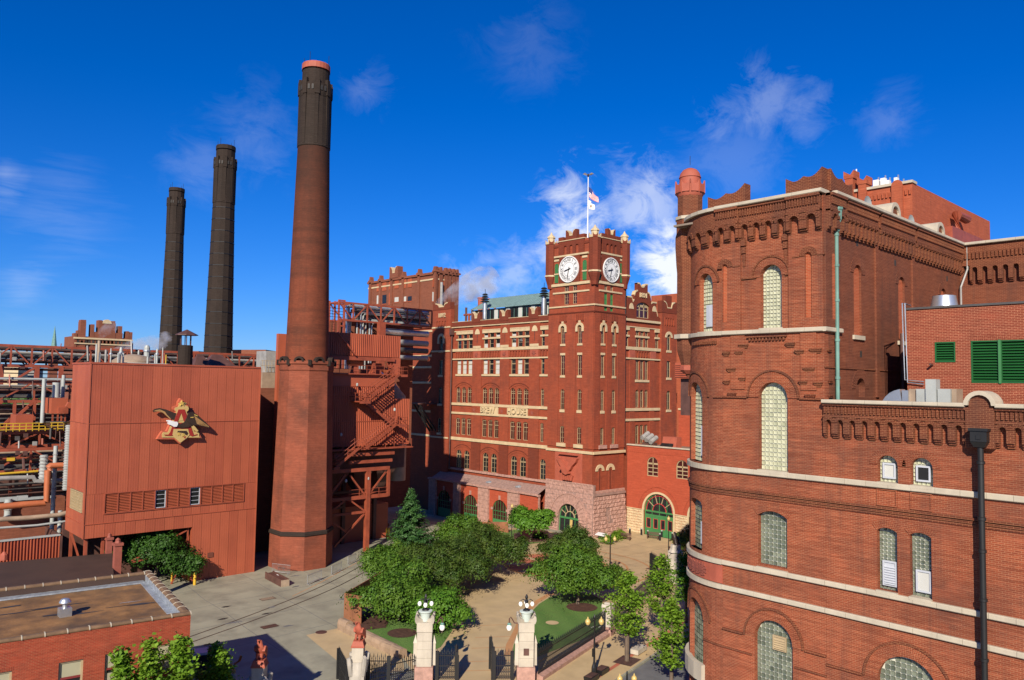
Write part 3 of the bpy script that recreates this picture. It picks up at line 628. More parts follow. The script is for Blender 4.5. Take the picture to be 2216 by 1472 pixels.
brickarch(SH, FR, *w1[:2], w1[3], 'r', .36, .04, ext=((17.30, 17.46), (18.92, 19.72)))
brickarch(SH, FR, *w2[:2], w2[3], 'r', .5, .05, ext=((YC+.02, 16.78), (19.44, YS)))
brickarch(SH, FR, *w3[:2], w3[3], 's', .38, .04, label_m=False)
brickarch(SH, FR, *w4[:2], w4[3], 'r', .46, .05, ext=((YC, 16.6), (19.67, YS)))
MB().fbox(FR, YC, 17.1, 9.6, 9.68, -.02, .05).build('brick_string', 'brick_stock_dark', SH); MB().fbox(FR, 19.2, YS, 9.6, 9.68, -.02, .05).build('brick_string', 'brick_stock_dark', SH)
def carch(a0, a1, z1, th, k='r'):
    Fs = lambda u, w, d=0: FC(u/RC, w, d); brickarch(SH, Fs, a0*RC, a1*RC, z1, k, th, .04)
for i, th in ((0, .34), (1, .48), (3, .46)): carch(cw[i][0], cw[i][1], cw[i][3], th)
m = MB(); m.fbox(FC, 0, R(8.5), 21.54, 21.63, -.05, .08); m.build('brick_string', 'brick_stock_dark', SH)
m = MB()
for i in range(5): m.fbox(FC, R(i*4), R(i*4+4), 9.6, 9.68, -.02, .05)
m.build('brick_string', 'brick_stock_dark', SH)
# recessed panels / piers
PR = .10
FRp = FX(XR-PR)
for (a, b_, sl_) in ((YC, 17.28, slits[0]), (19.74, YS, slits[1])):
    MB().ext(FR, [(a, 24.82), (b_, 24.82), (b_, 30.75), (a, 30.75)], -.02, PR, [arch(*sl_)], back=False).build('upper_pier', 'brick_stock', SH)
for sl_ in slits:
    MB().ext(FR, arch(*sl_), .004, .012).build('blind_slit', 'brick_infill', SH)
    c = (sl_[0]+sl_[1])/2; ring(FR, c, sl_[3]-.15, .16, .42, .05, PR+.035, 12).build('arch_bricks', 'brick_stock_dark', SH)
    MB().fbox(FR, c-.75 if c < 18 else 19.76, c-.43, sl_[3]-.18, sl_[3]-.12, .02, PR+.03).build('brick_string', 'brick_stock_dark', SH); MB().fbox(FR, c+.43, min(c+.75, YS), sl_[3]-.18, sl_[3]-.12, .02, PR+.03).build('brick_string', 'brick_stock_dark', SH)
# corbel arcades and dentils below the coping
def dent(F, u0, u1, w0, w1, p, d, mat, par, name='dentil_course'):
    m = MB(); n = int(abs(u1-u0)/p); u0, u1 = min(u0, u1), max(u0, u1)
    for i in range(n): u = u0+(u1-u0)*(i+.25)/n; m.fbox(F, u, u+p*.5, w0, w1, -.02, d)
    m.build(name, mat, par)
dk = 'brick_stock_dark'
def crown(F, u0, u1, n, base=0., step=0., par=SH):
    b0 = base; m = MB(); arcade(m, F, u0, u1, n, 30.0, 29.3, b0-.02, b0+.24); m.build('corbel_arcade', dk, par)
    mm = MB(); p = abs(u1-u0)/n; a = p*.275
    for i in range(n): ring(F, min(u0, u1)+p*(i+.5), 30.0-.12*.7-a, a, a+.17, b0+.20, b0+.275, 9, mb=mm)
    mm.build('arch_bricks', dk, par)
    mm = MB(); mm.fbox(F, u0, u1, 30.0, 30.82, b0-.02, b0+.22); mm.fbox(F, u0, u1, 30.02, 30.10, b0, b0+.28); mm.fbox(F, u0, u1, 30.70, 30.83, b0, b0+.34); mm.build('frieze', dk, par)
    dent(F, u0+.02, u1-.02, 30.34, 30.68, .13, b0+.29, dk, par)
crown(FR, YC+.01, 17.28, 2, PR); crown(FR, 17.285, 19.735, 4); crown(FR, 19.74, 21.0, 2, PR)
for a, b_, n in ((R(4), R(16), 1), (R(16), R(30), 1), (R(30), R(44), 1), (R(44), R(60), 1)):
    m = MB(); k = 3
    for j in range(k): aa = a+(b_-a)*j/k; m.fbox(FC, aa, a+(b_-a)*(j+1)/k, 30.0, 30.83, -.02, .22)
    m.build('frieze', dk, SH)
    Fs = lambda u, w, d=0: FC(u/RC, w, d); m = MB(); arcade(m, Fs, a*RC, b_*RC, 1, 30.0, 29.3, -.02, .24); ring(Fs, (a+b_)/2*RC, 29.68, .24, .42, .2, .275, 9, mb=m); m.build('corbel_arcade', dk, SH)
# tall stepped brick drops at both sides of the middle bay
for u in (17.36, 19.5):
    m = MB()
    for k in range(3): m.fbox(FR, u-.02*k, u+.16+.02*k, 28.2+.35*k, 28.5+.35*k, -.02, .05+.05*k)
    m.fbox(FR, u+.02, u+.14, 27.9, 29.3, -.02, .04)
    m.build('brick_drop', dk, SH)
# stepped brickwork under the string course
m = MB(); dent(FR, 17.45, 19.35, 24.28, 24.44, .17, .10, dk, SH, 'corbel_course')
m.fbox(FR, 17.4, 19.4, 24.44, 24.52, -.02, .14).build('corbel_shelf', dk, SH)
for (u, z, w) in ((19.35, 24.1, .5), (17.0, 24.1, .45), (19.62, 23.75, .42), (16.55, 23.75, .45), (15.75, 23.8, .55), (20.35, 23.75, .38), (20.0, 22.95, .5), (16.05, 22.95, .55), (19.5, 22.5, .34), (16.4, 22.35, .42), (20.35, 22.35, .35), (15.72, 22.3, .4), (20.0, 21.75, .45), (16.05, 21.75, .48)):
    m = MB(); m.fbox(FR, u, u+w, z, z+.06, -.02, .14); m.fbox(FR, u+.02, u+w-.02, z-.07, z+.002, -.02, .10); m.fbox(FR, u+.05, u+w-.05, z-.14, z-.068, -.02, .06)
    m.build('stepped_corbel', dk, SH)
MB().fbox(FR, 19.55, 20.3, 22.0, 24.62, -.02, .055).build('stepped_panel', 'brick_stock', SH); MB().fbox(FR, 16.0, 16.75, 22.0, 24.62, -.02, .055).build('stepped_panel', 'brick_stock', SH)
Fs = lambda u, w, d=0: FC(u/RC, w, d); m = MB()
for i in range(14): u = .35+.15*i; m.fbox(Fs, u, u+.08, 24.2, 24.36, -.02, .10)
m.build('corbel_course', dk, SH)
# pale stone courses, stone by stone
def course(z0, z1, d, ln=.9, mat='cream_light', u_lo=None, sill=()):
    stonerow(SH, FR, YC, YS, z0, z1, d, ln, mat)
    n = 6
    for i in range(n):
        a, b_ = R(72)*i/n, R(72)*(i+1)/n; m = MB()
        for j in range(3): aa = a+(b_-a)*j/3; bb = a+(b_-a)*(j+1)/3; m.fbox(FC, aa+(.002 if j == 0 else 0), bb-(.002 if j == 2 else 0), z0, z1, -.05, d)
        m.build('course_stone', mat, SH)
course(24.62, 24.82, .16); course(17.98, 18.22, .14); course(13.52, 13.74, .15); course(12.34, 12.56, .15)
for (u0, u1, z) in ((17.36, 18.86, 18.22), (17.40, 18.92, 13.74)): MB().fbox(FR, u0, u1, z-.1, z+.04, -.30, .145).build('window_sill', 'cream_light', SH)
MB().fbox(FR, 17.6, 18.78, 24.8, 24.88, -.28, .1).build('window_sill', 'cream_light', SH)
MB().fbox(FC, R(9), R(27), 24.75, 24.86, -.28, .1).build('window_sill', 'cream_light', SH)
m = MB()
for i in range(12): m.fbox(FC, R(6*i), R(6*i+6), 12.6, 13.5, -.04, .05)
m.build('terracotta_band', 'terracotta', SH)
m = MB()
for a in (20, 27, 34, 41, 48):
    for r_, k in ((.26, 9), (.15, 7)):
        for j in range(k): t = 2*math.pi*j/k; u = R(a)+r_*math.cos(t)/RC; z = 13.05+r_*math.sin(t); m.fbox(FC, u-.055/RC, u+.055/RC, z-.055, z+.055, .03, .11)
    m.fbox(FC, R(a)-.07/RC, R(a)+.07/RC, 12.98, 13.12, .03, .13)
m.build('terracotta_scrolls', 'terracotta_dark', SH)
m = MB()
for z, d in ((16.98, .07), (17.12, .11), (16.86, .05)):
    m.fbox(FR, YC, YS, z, z+.09, -.02, d)
    for i in range(12): m.fbox(FC, R(6*i), R(6*i+6), z, z+.09, -.02, d)
m.build('brick_string', dk, SH)
MB().fbox(FR, 17.42, 18.9, 17.22, 17.95, -.02, .012).build('spandrel_panel', 'brick_stock', SH)
for i in range(6): MB().fbox(FC, R(18+10*i), R(27.8+10*i), 7.6, 8.4, -.05, .22).build('corner_stone', 'cream_light', SH)
# coping, crenellations
COPE = 'cream_light'
stonerow(SH, FR, YC-.1, 21.0, 30.83, 31.0, .46, 1.3, COPE, d0=-.5)
for i in range(8):
    a, b_ = R(2+9*i), R(2+9*i+9); m = MB(); m.fbox(FC, a+.002, b_-.002, 30.83, 31.0, -.5, .38); m.build('course_stone', COPE, SH)
def scallop(F, u0, u1, z0, tops, d0, d1, name='crenellation', mat=dk):
    """parapet piece with a scalloped, stepped top: tops = heights from u0 to u1"""
    n = len(tops)-1; pts = [(u0, z0)]; up = []
    for i in range(n):
        a, b_ = u0+(u1-u0)*i/n, u0+(u1-u0)*(i+1)/n
        for j in range(7):
            t = j/6; h = tops[i]+(tops[i+1]-tops[i])*t; up.append((a+(b_-a)*t, h-.2*math.sin(math.pi*t)))
    seen = [];
    for p in up:
        if not seen or abs(p[0]-seen[-1][0]) > 1e-6: seen.append(p)
    pts = [(u0, z0)]+seen+[(u1, z0)]
    return MB().ext(F, pts[::-1], d0, d1).build(name, mat, SH)
scallop(FR, 19.45, 21.5, 31.0, [31.95, 31.62, 31.6], -.35, .2)
scallop(FR, YC-.05, 17.33, 31.0, [32.0, 31.72, 31.75], -.35, .22)
FS = FY(YC); 
scallop(FS, XR+.36, XR+2.6, 31.0, [32.0, 31.75, 31.7], -.35, .2)
# ---- bartizan turret on the rounded corner
tx, ty = UX(35.0, 1494, 500)[0], 0
TUX, TUY = 35.2, UX(35.2, 1493, 480)[0]
tur = MB().lathe(TUX, TUY, [(.15, 22.6), (.3, 22.9), (.42, 23.1), (.5, 23.4), (.68, 24.0), (.70, 24.6), (.70, 28.2), (.74, 28.6), (.80, 29.6), (.80, 30.1), (.74, 30.3), (.74, 31.1), (.68, 31.25), (.68, 32.4)], 10).build('turret_shaft', dk, SH)
MB().lathe(TUX, TUY, [(.72, 24.6), (.86, 24.62), (.86, 24.84), (.72, 24.86)], 10).build('turret_band', COPE, SH)
MB().lathe(TUX, TUY, [(.74, 31.02), (.80, 31.04), (.80, 31.2), (.68, 31.22)], 10).build('turret_band', COPE, SH)
MB().lathe(TUX, TUY, [(.3, 22.75), (.52, 22.95), (.52, 23.15), (.36, 23.3)], 10).build('turret_foot', 'terracotta', SH)
m = MB().lathe(TUX, TUY, [(.66, 32.3), (.76, 32.5), (.76, 32.9), (.7, 32.95), (.58, 33.0), (.56, 33.35), (.60, 33.37), (.58, 33.42), (.52, 33.62), (.38, 33.8), (.18, 33.9), (.02, 33.93)], 20)
m.build('turret_dome', 'terracotta', SH, smooth=True)
m = MB()
for i in range(10):
    a = 2*math.pi*i/10+.3; c, s_ = math.cos(a), math.sin(a)
    F_ = lambda u, w, d, c=c, s_=s_: Vector((TUX+c*(.74+d)-s_*u, TUY+s_*(.74+d)+c*u, w))
    m.ext(F_, [(-.2, 32.5), (.2, 32.5), (.23, 33.15), (.16, 32.98), (.06, 32.92), (-.06, 32.92), (-.16, 32.98), (-.23, 33.15)], -.02, .05)
m.build('turret_crown', 'terracotta', SH)
MB().tube([(TUX, TUY, 34.1), (TUX, TUY, 34.6)], .015, 5).build('lightning_rod', 'steel_black', SH)
# ---- side wall receding behind (faces -Y)
XE = UY(YC, 2077, 531)[0]
FS = FY(YC)
def sx_(x, y): return UY(YC, x, y)
blind = []
for (cx, y0, y1) in ((1856, 583, 716), (1951, 606, 745), (2041, 628, 745)):
    u, _ = sx_(cx, 650); blind.append(u)
hol = [arch(u-.42, u+.42, 24.6, 28.0, 'r') for u in blind]
low = sx_(1862, 840)[0]
hol2 = [arch(low-.5, low+.5, 21.7, 22.6, 'r')]
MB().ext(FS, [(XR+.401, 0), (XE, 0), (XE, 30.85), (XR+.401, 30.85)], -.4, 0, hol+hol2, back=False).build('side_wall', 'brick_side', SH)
for u in blind:
    MB().ext(FS, arch(u-.42, u+.42, 24.6, 28.0, 'r'), -.12, -.1).build('bricked_up_window', 'brick_infill', SH)
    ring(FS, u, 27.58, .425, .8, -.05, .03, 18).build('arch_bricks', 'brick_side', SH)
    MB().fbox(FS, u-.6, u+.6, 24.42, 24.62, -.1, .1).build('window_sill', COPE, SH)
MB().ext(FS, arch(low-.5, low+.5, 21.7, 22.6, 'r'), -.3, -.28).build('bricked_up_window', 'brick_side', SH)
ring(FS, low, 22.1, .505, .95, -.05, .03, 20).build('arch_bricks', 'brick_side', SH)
crown(FS, XR+.01, XR+1.55, 2, PR); 
xs = [XR+1.9, XR+5.6, XR+10.4, XE]
MB().fbox(FS, XR-.0, XR+1.55, 24.84, 30.75, -.02, PR).build('upper_pier', 'brick_side', SH)
MB().ext(FS, arch(XR+.62, XR+.9, 25.2, 28.2, 'r'), PR+.002, PR+.008).build('blind_slit', 'brick_infill', SH)
for a, b_, n in ((xs[0], xs[1]-.15, 8), (xs[1]+.15, xs[2]-.15, 10), (xs[2]+.15, xs[3]-.05, int((xs[3]-xs[2])/.46))):
    crown(FS, a, b_, n)
for u in (xs[1], xs[2]): MB().fbox(FS, u-.15, u+.15, 21.7, 30.0, -.02, .10).build('pilaster', 'brick_side', SH)
stonerow(SH, FS, XR+.5, XE, 30.83, 31.0, .42, 1.6, COPE, facing='Y', d0=-.5)
stonerow(SH, FS, XR-.14, XR+1.6, 24.62, 24.82, .16, .9, COPE, facing='Y')
MB().fbox(FS, XR, XE, 23.0, 23.06, -.02, .05).build('brick_string', dk, SH)
for u, z in ((XR+.3, 22.4), (XR+.3, 21.75), (XR+1.1, 22.2), (XR+1.0, 23.6), (XR+.2, 23.8)): MB().fbox(FS, u, u+.35, z, z+.06, -.02, .13).fbox(FS, u+.03, u+.32, z-.07, z+.002, -.02, .09).build('stepped_corbel', dk, SH)
for u, z in ((blind[0]-.1, 28.9), (blind[0]+.2, 23.6), (blind[1]-.9, 28.5), (blind[2]+.6, 28.5)): MB().fbox(FS, u, u+.22, z, z+.3, -.02, .004).build('vent_hole', 'dirt_and_shade', SH)  # flush near-black patches, the shade of a hole put into the colour
# dormers like rounded hoods on the coping
for px in (1922, 2020):
    u = sx_(px, 470)[0]; m = MB()
    ring(FS, u, 31.0, .42, .62, -.9, .40, 10, gap=0).build('coping_hood', COPE, SH)
    MB().ext(FS, arch(u-.42, u+.42, 31.0, 31.42, 'r'), -.8, .3).build('hood_wall', dk, SH)
# roof
MB().box((XR+.35, YC+.35, 30.5), (XE+20, CY+RC-.4, 30.6)).build('roof', 'roof_grey', SH)
# downpipes
m = MB().tube([FS(XR+.95, 21.4, .16), FS(XR+.95, 29.5, .16)], .085, 10)
for z in (22.5, 24.2, 26, 27.6, 29): m.lathe(FS(XR+.95, 0, .16).x, FS(XR+.95, 0, .16).y, [(.085, z), (.11, z+.01), (.11, z+.12), (.085, z+.13)], 10)
m.build('downpipe', 'copper', SH)
MB().lathe(FS(XR+.95, 0, .2).x, FS(XR+.95, 0, .2).y, [(.09, 29.2), (.14, 29.35), (.14, 29.6), (.2, 29.75), (.22, 30.15), (.26, 30.2), (.26, 30.3)], 8).build('rain_hopper', 'copper', SH)
u = XE-.5; MB().tube([FS(u+.3, 30.8, .45), FS(u+.3, 29.4, .45), FS(u-.1, 28.3, .2), FS(u-.1, 21.5, .2)], .06, 8).build('downpipe', 'pipe_grey', SH)
u = sx_(1944, 760)[0]; MB().tube([FS(u, 21.4, .2), FS(u, 25.0, .2)], .1, 8).build('vent_pipe', 'steel_dark', SH)
# ---- rear block behind (faces -X) and its arcade
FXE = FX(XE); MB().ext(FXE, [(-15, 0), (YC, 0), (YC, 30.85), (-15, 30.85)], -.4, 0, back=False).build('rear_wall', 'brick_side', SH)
m = MB(); arcade(m, FXE, 6, YC-.6, 17, 29.6, 28.7, -.02, .3); m.fbox(FXE, 2, YC, 29.6, 30.8, -.02, .25); m.build('corbel_arcade', dk, SH)
dent(FXE, 4, YC-.3, 30.0, 30.4, .2, .35, dk, SH)
stonerow(SH, FXE, 2, YC, 30.83, 31.0, .45, 1.6, COPE)
yy, zz = UX(XE, 2172, 650); ring(FXE, yy, 24.9, .9, 1.4, -.05, .05, 24).build('arch_bricks', dk, SH)
MB().ext(FXE, arch(yy-.9, yy+.9, 24.0, 25.8, 'r'), -.02, .012).build('bricked_up_window', 'brick_infill', SH)
MB().fbox(FXE, YC-4, -3, 31.0, 31.0+.01, -.3, .2).build('roof_edge', 'roof_grey', SH)
MB().fbox(FXE, 4.0, 6.1, 31.0, 31.7, -.3, .2).build('crenellation', dk, SH)
# ================================================================== lower wing
WG = thing('stock_house_wing', 'lower brick wing with arched corbel frieze and black downpipe at right edge', 'building', (XR, 5, 0))
YE = -14
sw1 = (12.60, 13.40, 18.22, 19.34, 'r'); sw2 = (11.26, 12.09, 18.22, 19.34, 'r'); n1 = (12.66, 13.46, 13.80, 16.36, 's'); n2 = (11.36, 12.17, 13.78, 16.35, 's'); a5 = (11.2, 13.5, 7, 11.3, 'r')
FRw = FX(XR+.005)
mir = lambda w, k: (w[0]-k, w[1]-k, *w[2:])
more = [mir(w, 6.6) for w in (sw1, sw2, n1, n2)]+[mir(a5, 6.9)]
MB().ext(FRw, [(YE, 0), (YC-.004, 0), (YC-.004, 21.4), (YE, 21.4)], -.4, 0, [arch(*w) for w in [sw1, sw2, n1, n2, a5]+more], back=False).build('front_wall', 'brick_stock', WG)
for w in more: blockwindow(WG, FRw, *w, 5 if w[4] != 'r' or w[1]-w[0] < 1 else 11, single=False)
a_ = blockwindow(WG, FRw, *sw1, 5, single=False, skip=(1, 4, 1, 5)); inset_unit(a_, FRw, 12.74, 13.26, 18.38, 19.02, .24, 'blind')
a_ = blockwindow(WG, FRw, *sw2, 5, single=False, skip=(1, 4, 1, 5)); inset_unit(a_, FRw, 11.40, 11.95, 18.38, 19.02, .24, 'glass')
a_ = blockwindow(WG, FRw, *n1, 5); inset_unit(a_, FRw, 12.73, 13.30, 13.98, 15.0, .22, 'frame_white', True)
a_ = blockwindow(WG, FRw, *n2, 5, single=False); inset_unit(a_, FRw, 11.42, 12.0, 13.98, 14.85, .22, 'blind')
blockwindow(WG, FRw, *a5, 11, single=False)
for w, th, h in ((sw1, .33, False), (sw2, .33, False), (n1, .32, False), (n2, .32, False), (a5, .5, True)): brickarch(WG, FRw, *w[:2], w[3], w[4], th, .03, label_m=h, ext=((13.5+.62, YC-.01), (8, 11.2-.62)) if h else None)
for z0, z1, d in ((17.98, 18.22, .14), (13.52, 13.74, .15), (12.34, 12.56, .15)): stonerow(WG, FRw, YE, YC-.005, z0, z1, d, .9, 'cream_light')
for w in (n1, n2): MB().fbox(FRw, w[0]-.02, w[1]+.02, 13.66, 13.79, -.25, .155).build('window_sill', 'cream_light', WG)
for w in (sw1, sw2): MB().fbox(FRw, w[0]-.02, w[1]+.02, 18.12, 18.235, -.25, .145).build('window_sill', 'cream_light', WG)
m = MB()
for z, d in ((16.98, .07), (17.12, .11), (16.86, .05)): m.fbox(FRw, YE, YC-.005, z, z+.09, -.02, d)
m.build('brick_string', dk, WG)
for (a, b_) in ((12.62, 13.44), (11.3, 12.12)): MB().ext(FRw, [(a, 17.25), (b_, 17.25), (b_, 17.95), (a, 17.95)], -.02, .05, [[(a+.06, 17.31), (b_-.06, 17.31), (b_-.06, 17.9), (a+.06, 17.9)]], back=False).build('panel_frame', 'brick_stock', WG)
# frieze with arcade
def wingfrieze(u0, u1, n):
    m = MB(); arcade(m, FRw, u0, u1, n, 20.82, 20.12, -.02, .22, aw=.46); m.build('corbel_arcade', dk, WG)
    mm = MB(); p = (u1-u0)/n; a = p*.23
    for i in range(n): ring(FRw, u0+p*(i+.5), 20.82-.084-a, a, a+.14, .18, .255, 9, mb=mm)
    mm.build('arch_bricks', dk, WG)
    m = MB().fbox(FRw, u0, u1, 20.82, 21.42, -.02, .2).fbox(FRw, u0, u1, 20.84, 20.92, 0, .27).fbox(FRw, u0, u1, 21.34, 21.44, 0, .30); m.build('frieze', dk, WG)
    dent(FRw, u0+.03, u1-.03, 21.0, 21.3, .15, .27, dk, WG)
wingfrieze(9.98, YC-.01, 11); wingfrieze(YE, 9.0, 46)
MB().fbox(FRw, 9.0, 9.98, 19.9, 21.44, -.02, .3).build('frieze_pier', dk, WG)
stonerow(WG, FRw, 9.98, YC-.02, 21.44, 21.6, .42, .95, 'cream_light', d0=-.45); stonerow(WG, FRw, YE, 8.95, 21.44, 21.6, .42, .95, 'cream_light', d0=-.45)
ring(FRw, 9.46, 21.52, .4, .56, -.6, .42, 10, gap=0).build('coping_hood', 'cream_light', WG)
MB().ext(FRw, arch(9.06, 9.86, 21.4, 21.92, 'r'), -.5, .28).build('hood_wall', dk, WG)
MB().box((XR+.4, YE, 21.0), (XE, YC-.02, 21.15)).build('roof', 'roof_grey', WG)
# black hopper and downpipe
hy = 9.44
bp = FRw(hy, 0, .42)
m = MB().tube([(bp.x, bp.y, 0), (bp.x, bp.y, 20.2)], .115, 12)
for z in (3, 6, 9, 12, 14.2, 16.0, 17.2, 19.3): m.lathe(bp.x, bp.y, [(.115, z), (.15, z+.02), (.15, z+.12), (.115, z+.14)], 12)
m.build('downpipe', 'steel_black', WG, smooth=True)
m = MB().hexa([(bp.x+a*.16, bp.y+b_*.18, 19.95) for a, b_ in ((-1, -1), (1, -1), (1, 1), (-1, 1))]+[(bp.x+a*.24, bp.y+b_*.28, 20.15) for a, b_ in ((-1, -1), (1, -1), (1, 1), (-1, 1))])
m.box((bp.x-.24, bp.y-.28, 20.16), (bp.x+.24, bp.y+.28, 20.55)); m.box((bp.x-.29, bp.y-.33, 20.56), (bp.x+.29, bp.y+.33, 20.66)); m.box((bp.x-.27, bp.y-.08, 20.25), (bp.x-.2, bp.y+.08, 20.42))
m.build('rain_hopper', 'steel_black', WG)
# ================================================================== roof penthouse with green louvres
XPN = 37.6; FP = FX(XPN); yl = UX(XPN, 1962, 700)[0]; zt = UX(XPN, 1962, 671)[1]
PH = thing('roof_penthouse', 'red brick rooftop penthouse with green louvred openings', 'building', (XPN, yl, 21.15))
l1a, l1b = UX(XPN, 2023, 741), UX(XPN, 2068, 784); l2a, l2b = UX(XPN, 2101, 738), UX(XPN, 2165, 829); l3b = l2b[0]-(l2a[0]-l2b[0])
ho = [(l1b[0], l1a[0], l1b[1], l1a[1]), (l3b, l2a[0], l2b[1], l2a[1])]
MB().ext(FP, [(YE, 21.15), (yl, 21.15), (yl, zt), (YE, zt)], -.35, 0, [arch(*h, 'f') for h in ho], back=False).build('front_wall', 'brick_pent', PH)
MB().poly([(XPN, yl, 21.15), (XE, yl, 21.15), (XE, yl, zt), (XPN, yl, zt)]).build('side_wall', 'brick_pent', PH)
MB().box((XPN+.1, YE, zt-.15), (XE, yl-.1, zt-.05)).build('roof', 'roof_grey', PH)
MB().fbox(FP, YE, yl+.05, zt, zt+.09, -.3, .07).build('roof_edge', 'pipe_dark', PH)
def louvres(par, F, u0, u1, w0, w1, p, mat, fm, rec=.12, th=.02, each=False):
    if u0 > u1: u0, u1 = u1, u0
    o = MB().ext(F, arch(u0, u1, w0, w1, 'f'), -rec-.1, .02, [arch(u0+.06, u1-.06, w0+.06, w1-.06, 'f')], back=False).build('louvre_window', fm, par)
    MB().fbox(F, u0+.03, u1-.03, w0+.03, w1-.03, -rec-.09, -rec-.07).build('louvre_back', 'dirt_and_shade', o)  # near-black sheet painted as the shade behind the slats
    n = int((w1-w0-.12)/p)
    for i in range(n):
        z = w0+.06+p*(i+.5); s_ = MB().hexa([F(u0+.05, z+p*.38, -rec-.05), F(u1-.05, z+p*.38, -rec-.05), F(u1-.05, z+p*.38+th, -rec-.05), F(u0+.05, z+p*.38+th, -rec-.05), F(u0+.05, z-p*.4, -.01), F(u1-.05, z-p*.4, -.01), F(u1-.05, z-p*.4+th, -.01), F(u0+.05, z-p*.4+th, -.01)])
        s_.build('slat', mat, o)
    return o
louvres(PH, FP, *ho[0], .11, 'green_louvre', 'green_louvre')
mid = l2b[0]; louvres(PH, FP, mid+.02, ho[1][1], ho[1][2], ho[1][3], .12, 'green_louvre', 'green_louvre'); louvres(PH, FP, ho[1][0], mid-.02, ho[1][2], ho[1][3], .12, 'green_louvre', 'green_louvre')
MB().fbox(FP, mid-.05, mid+.05, ho[1][2]-.02, ho[1][3]+.02, 0, .06).build('mullion', 'green_paint', PH)
m = MB()
for h in ho:
    n = int((h[1]-h[0])/.075)
    for i in range(n): u = h[0]+(h[1]-h[0])*i/n; m.fbox(FP, u+.004, u+(h[1]-h[0])/n-.004, h[3]+.005, h[3]+.21, -.02, .012)
m.build('soldier_course', 'brick_pent', PH)
cps = [UX(XPN, *p) for p in ((1966, 668), (1969, 828), (1990, 831))]
m = MB()
for k in (0, .12): m.tube([FP(yl+.35, zt+.35, -1.5), FP(yl+.02+k, zt+.3, .12), FP(yl-.05+k, cps[1][1]+k, .12), FP(yl-.75, cps[1][1]-.08+k, .12)], .028, 6)
m.build('conduit', 'galv', PH)
p = UX(XPN, 2018, 790); MB().tube([FP(p[0], p[1], 0), FP(p[0], p[1]+.02, .3)], .05, 8).build('spout', 'steel_dark', PH)
v = on(2, zt+.05, 2090, 660); v = CP+(v-CP)*1.02
rv = MB().lathe(v.x+1, v.y+1.2, [(.75, zt-.1), (.75, zt+.14), (.58, zt+.2), (.5, zt+.65), (.5, zt+.7), (.1, zt+.72)], 18)
rv.build('roof_fan', 'galv', None, smooth=True, label='round silver roof fan on top of brick penthouse', cat='roof fan')
# air handling plant on the wing roof
XQ = 35.6; FQ = FX(XQ); AH = thing('rooftop_air_unit', 'pale grey duct and box air unit standing behind wing parapet', 'air unit', (XQ, UX(XQ, 1990, 860)[0], 21.15))
def qb(x0, x1, y0, y1, name, mat, d=0, dep=.8):
    a = UX(XQ, x0, y1); b_ = UX(XQ, x1, y0); MB().box((XQ-d, b_[0], 21.15), (XQ-d+dep, a[0], b_[1])).build(name, mat, AH)
qb(1983, 2003, 842, 872, 'box', 'pipe_white'); qb(2005, 2027, 821, 872, 'tall_box', 'pipe_white', .1, .5); qb(2030, 2057, 842, 872, 'box', 'pipe_white', .05, .6); qb(1965, 1983, 842, 872, 'rusty_side', 'pipe_tan', -.1, .5); qb(2058, 2068, 842, 872, 'rusty_side', 'pipe_tan', -.1)
a = UX(XQ, 1905, 870); b_ = UX(XQ, 1955, 842); pts = [(a[0]+.05, 21.15)]+[(b_[0]+(a[0]-b_[0])*math.sin(math.pi/2*(1-t)), 21.15+(b_[1]-21.15)*math.sin(math.pi/2*t)) for t in np.arange(0, 1.01, .15)]+[(b_[0], 21.15)]
MB().ext(FQ, pts, -.6, .02).build('curved_duct', 'galv', AH)
a = UX(XQ, 1953, 866); b_ = UX(XQ, 1966, 845); MB().fbox(FQ, b_[0], a[0], 21.15, b_[1], -.5, .05).build('duct_flange', 'galv', AH)
# satellite dishes peeping over the coping
for (x, y, lb) in ((1879, 444, 'white satellite dish behind coping, the nearer one'), (1973, 483, 'white satellite dish behind coping, the farther one')):
    u, z = UY(YC+1.2, x, y); m = MB(); n = 14; rings_ = []
    vs = [(u, YC+1.35, z)]+[(u+r_*math.cos(2*math.pi*j/n), YC+1.35-.35*(r_/.5)**2*.4, z+r_*math.sin(2*math.pi*j/n)) for r_ in (.25, .5) for j in range(n)]
    m.add(vs, [(0, 1+j, 1+(j+1) % n) for j in range(n)]+[(1+j, 1+n+j, 1+n+(j+1) % n, 1+(j+1) % n) for j in range(n)]); 
    dd = thing('satellite_dish', lb, 'satellite dish', (u, YC+1.4, 30.6), 'dishes on the roof'); m.build('dish', 'pipe_white', dd, smooth=True)
    MB().tube([(u, YC+1.4, 30.6), (u, YC+1.4, z)], .03, 6).build('mast', 'galv', dd)
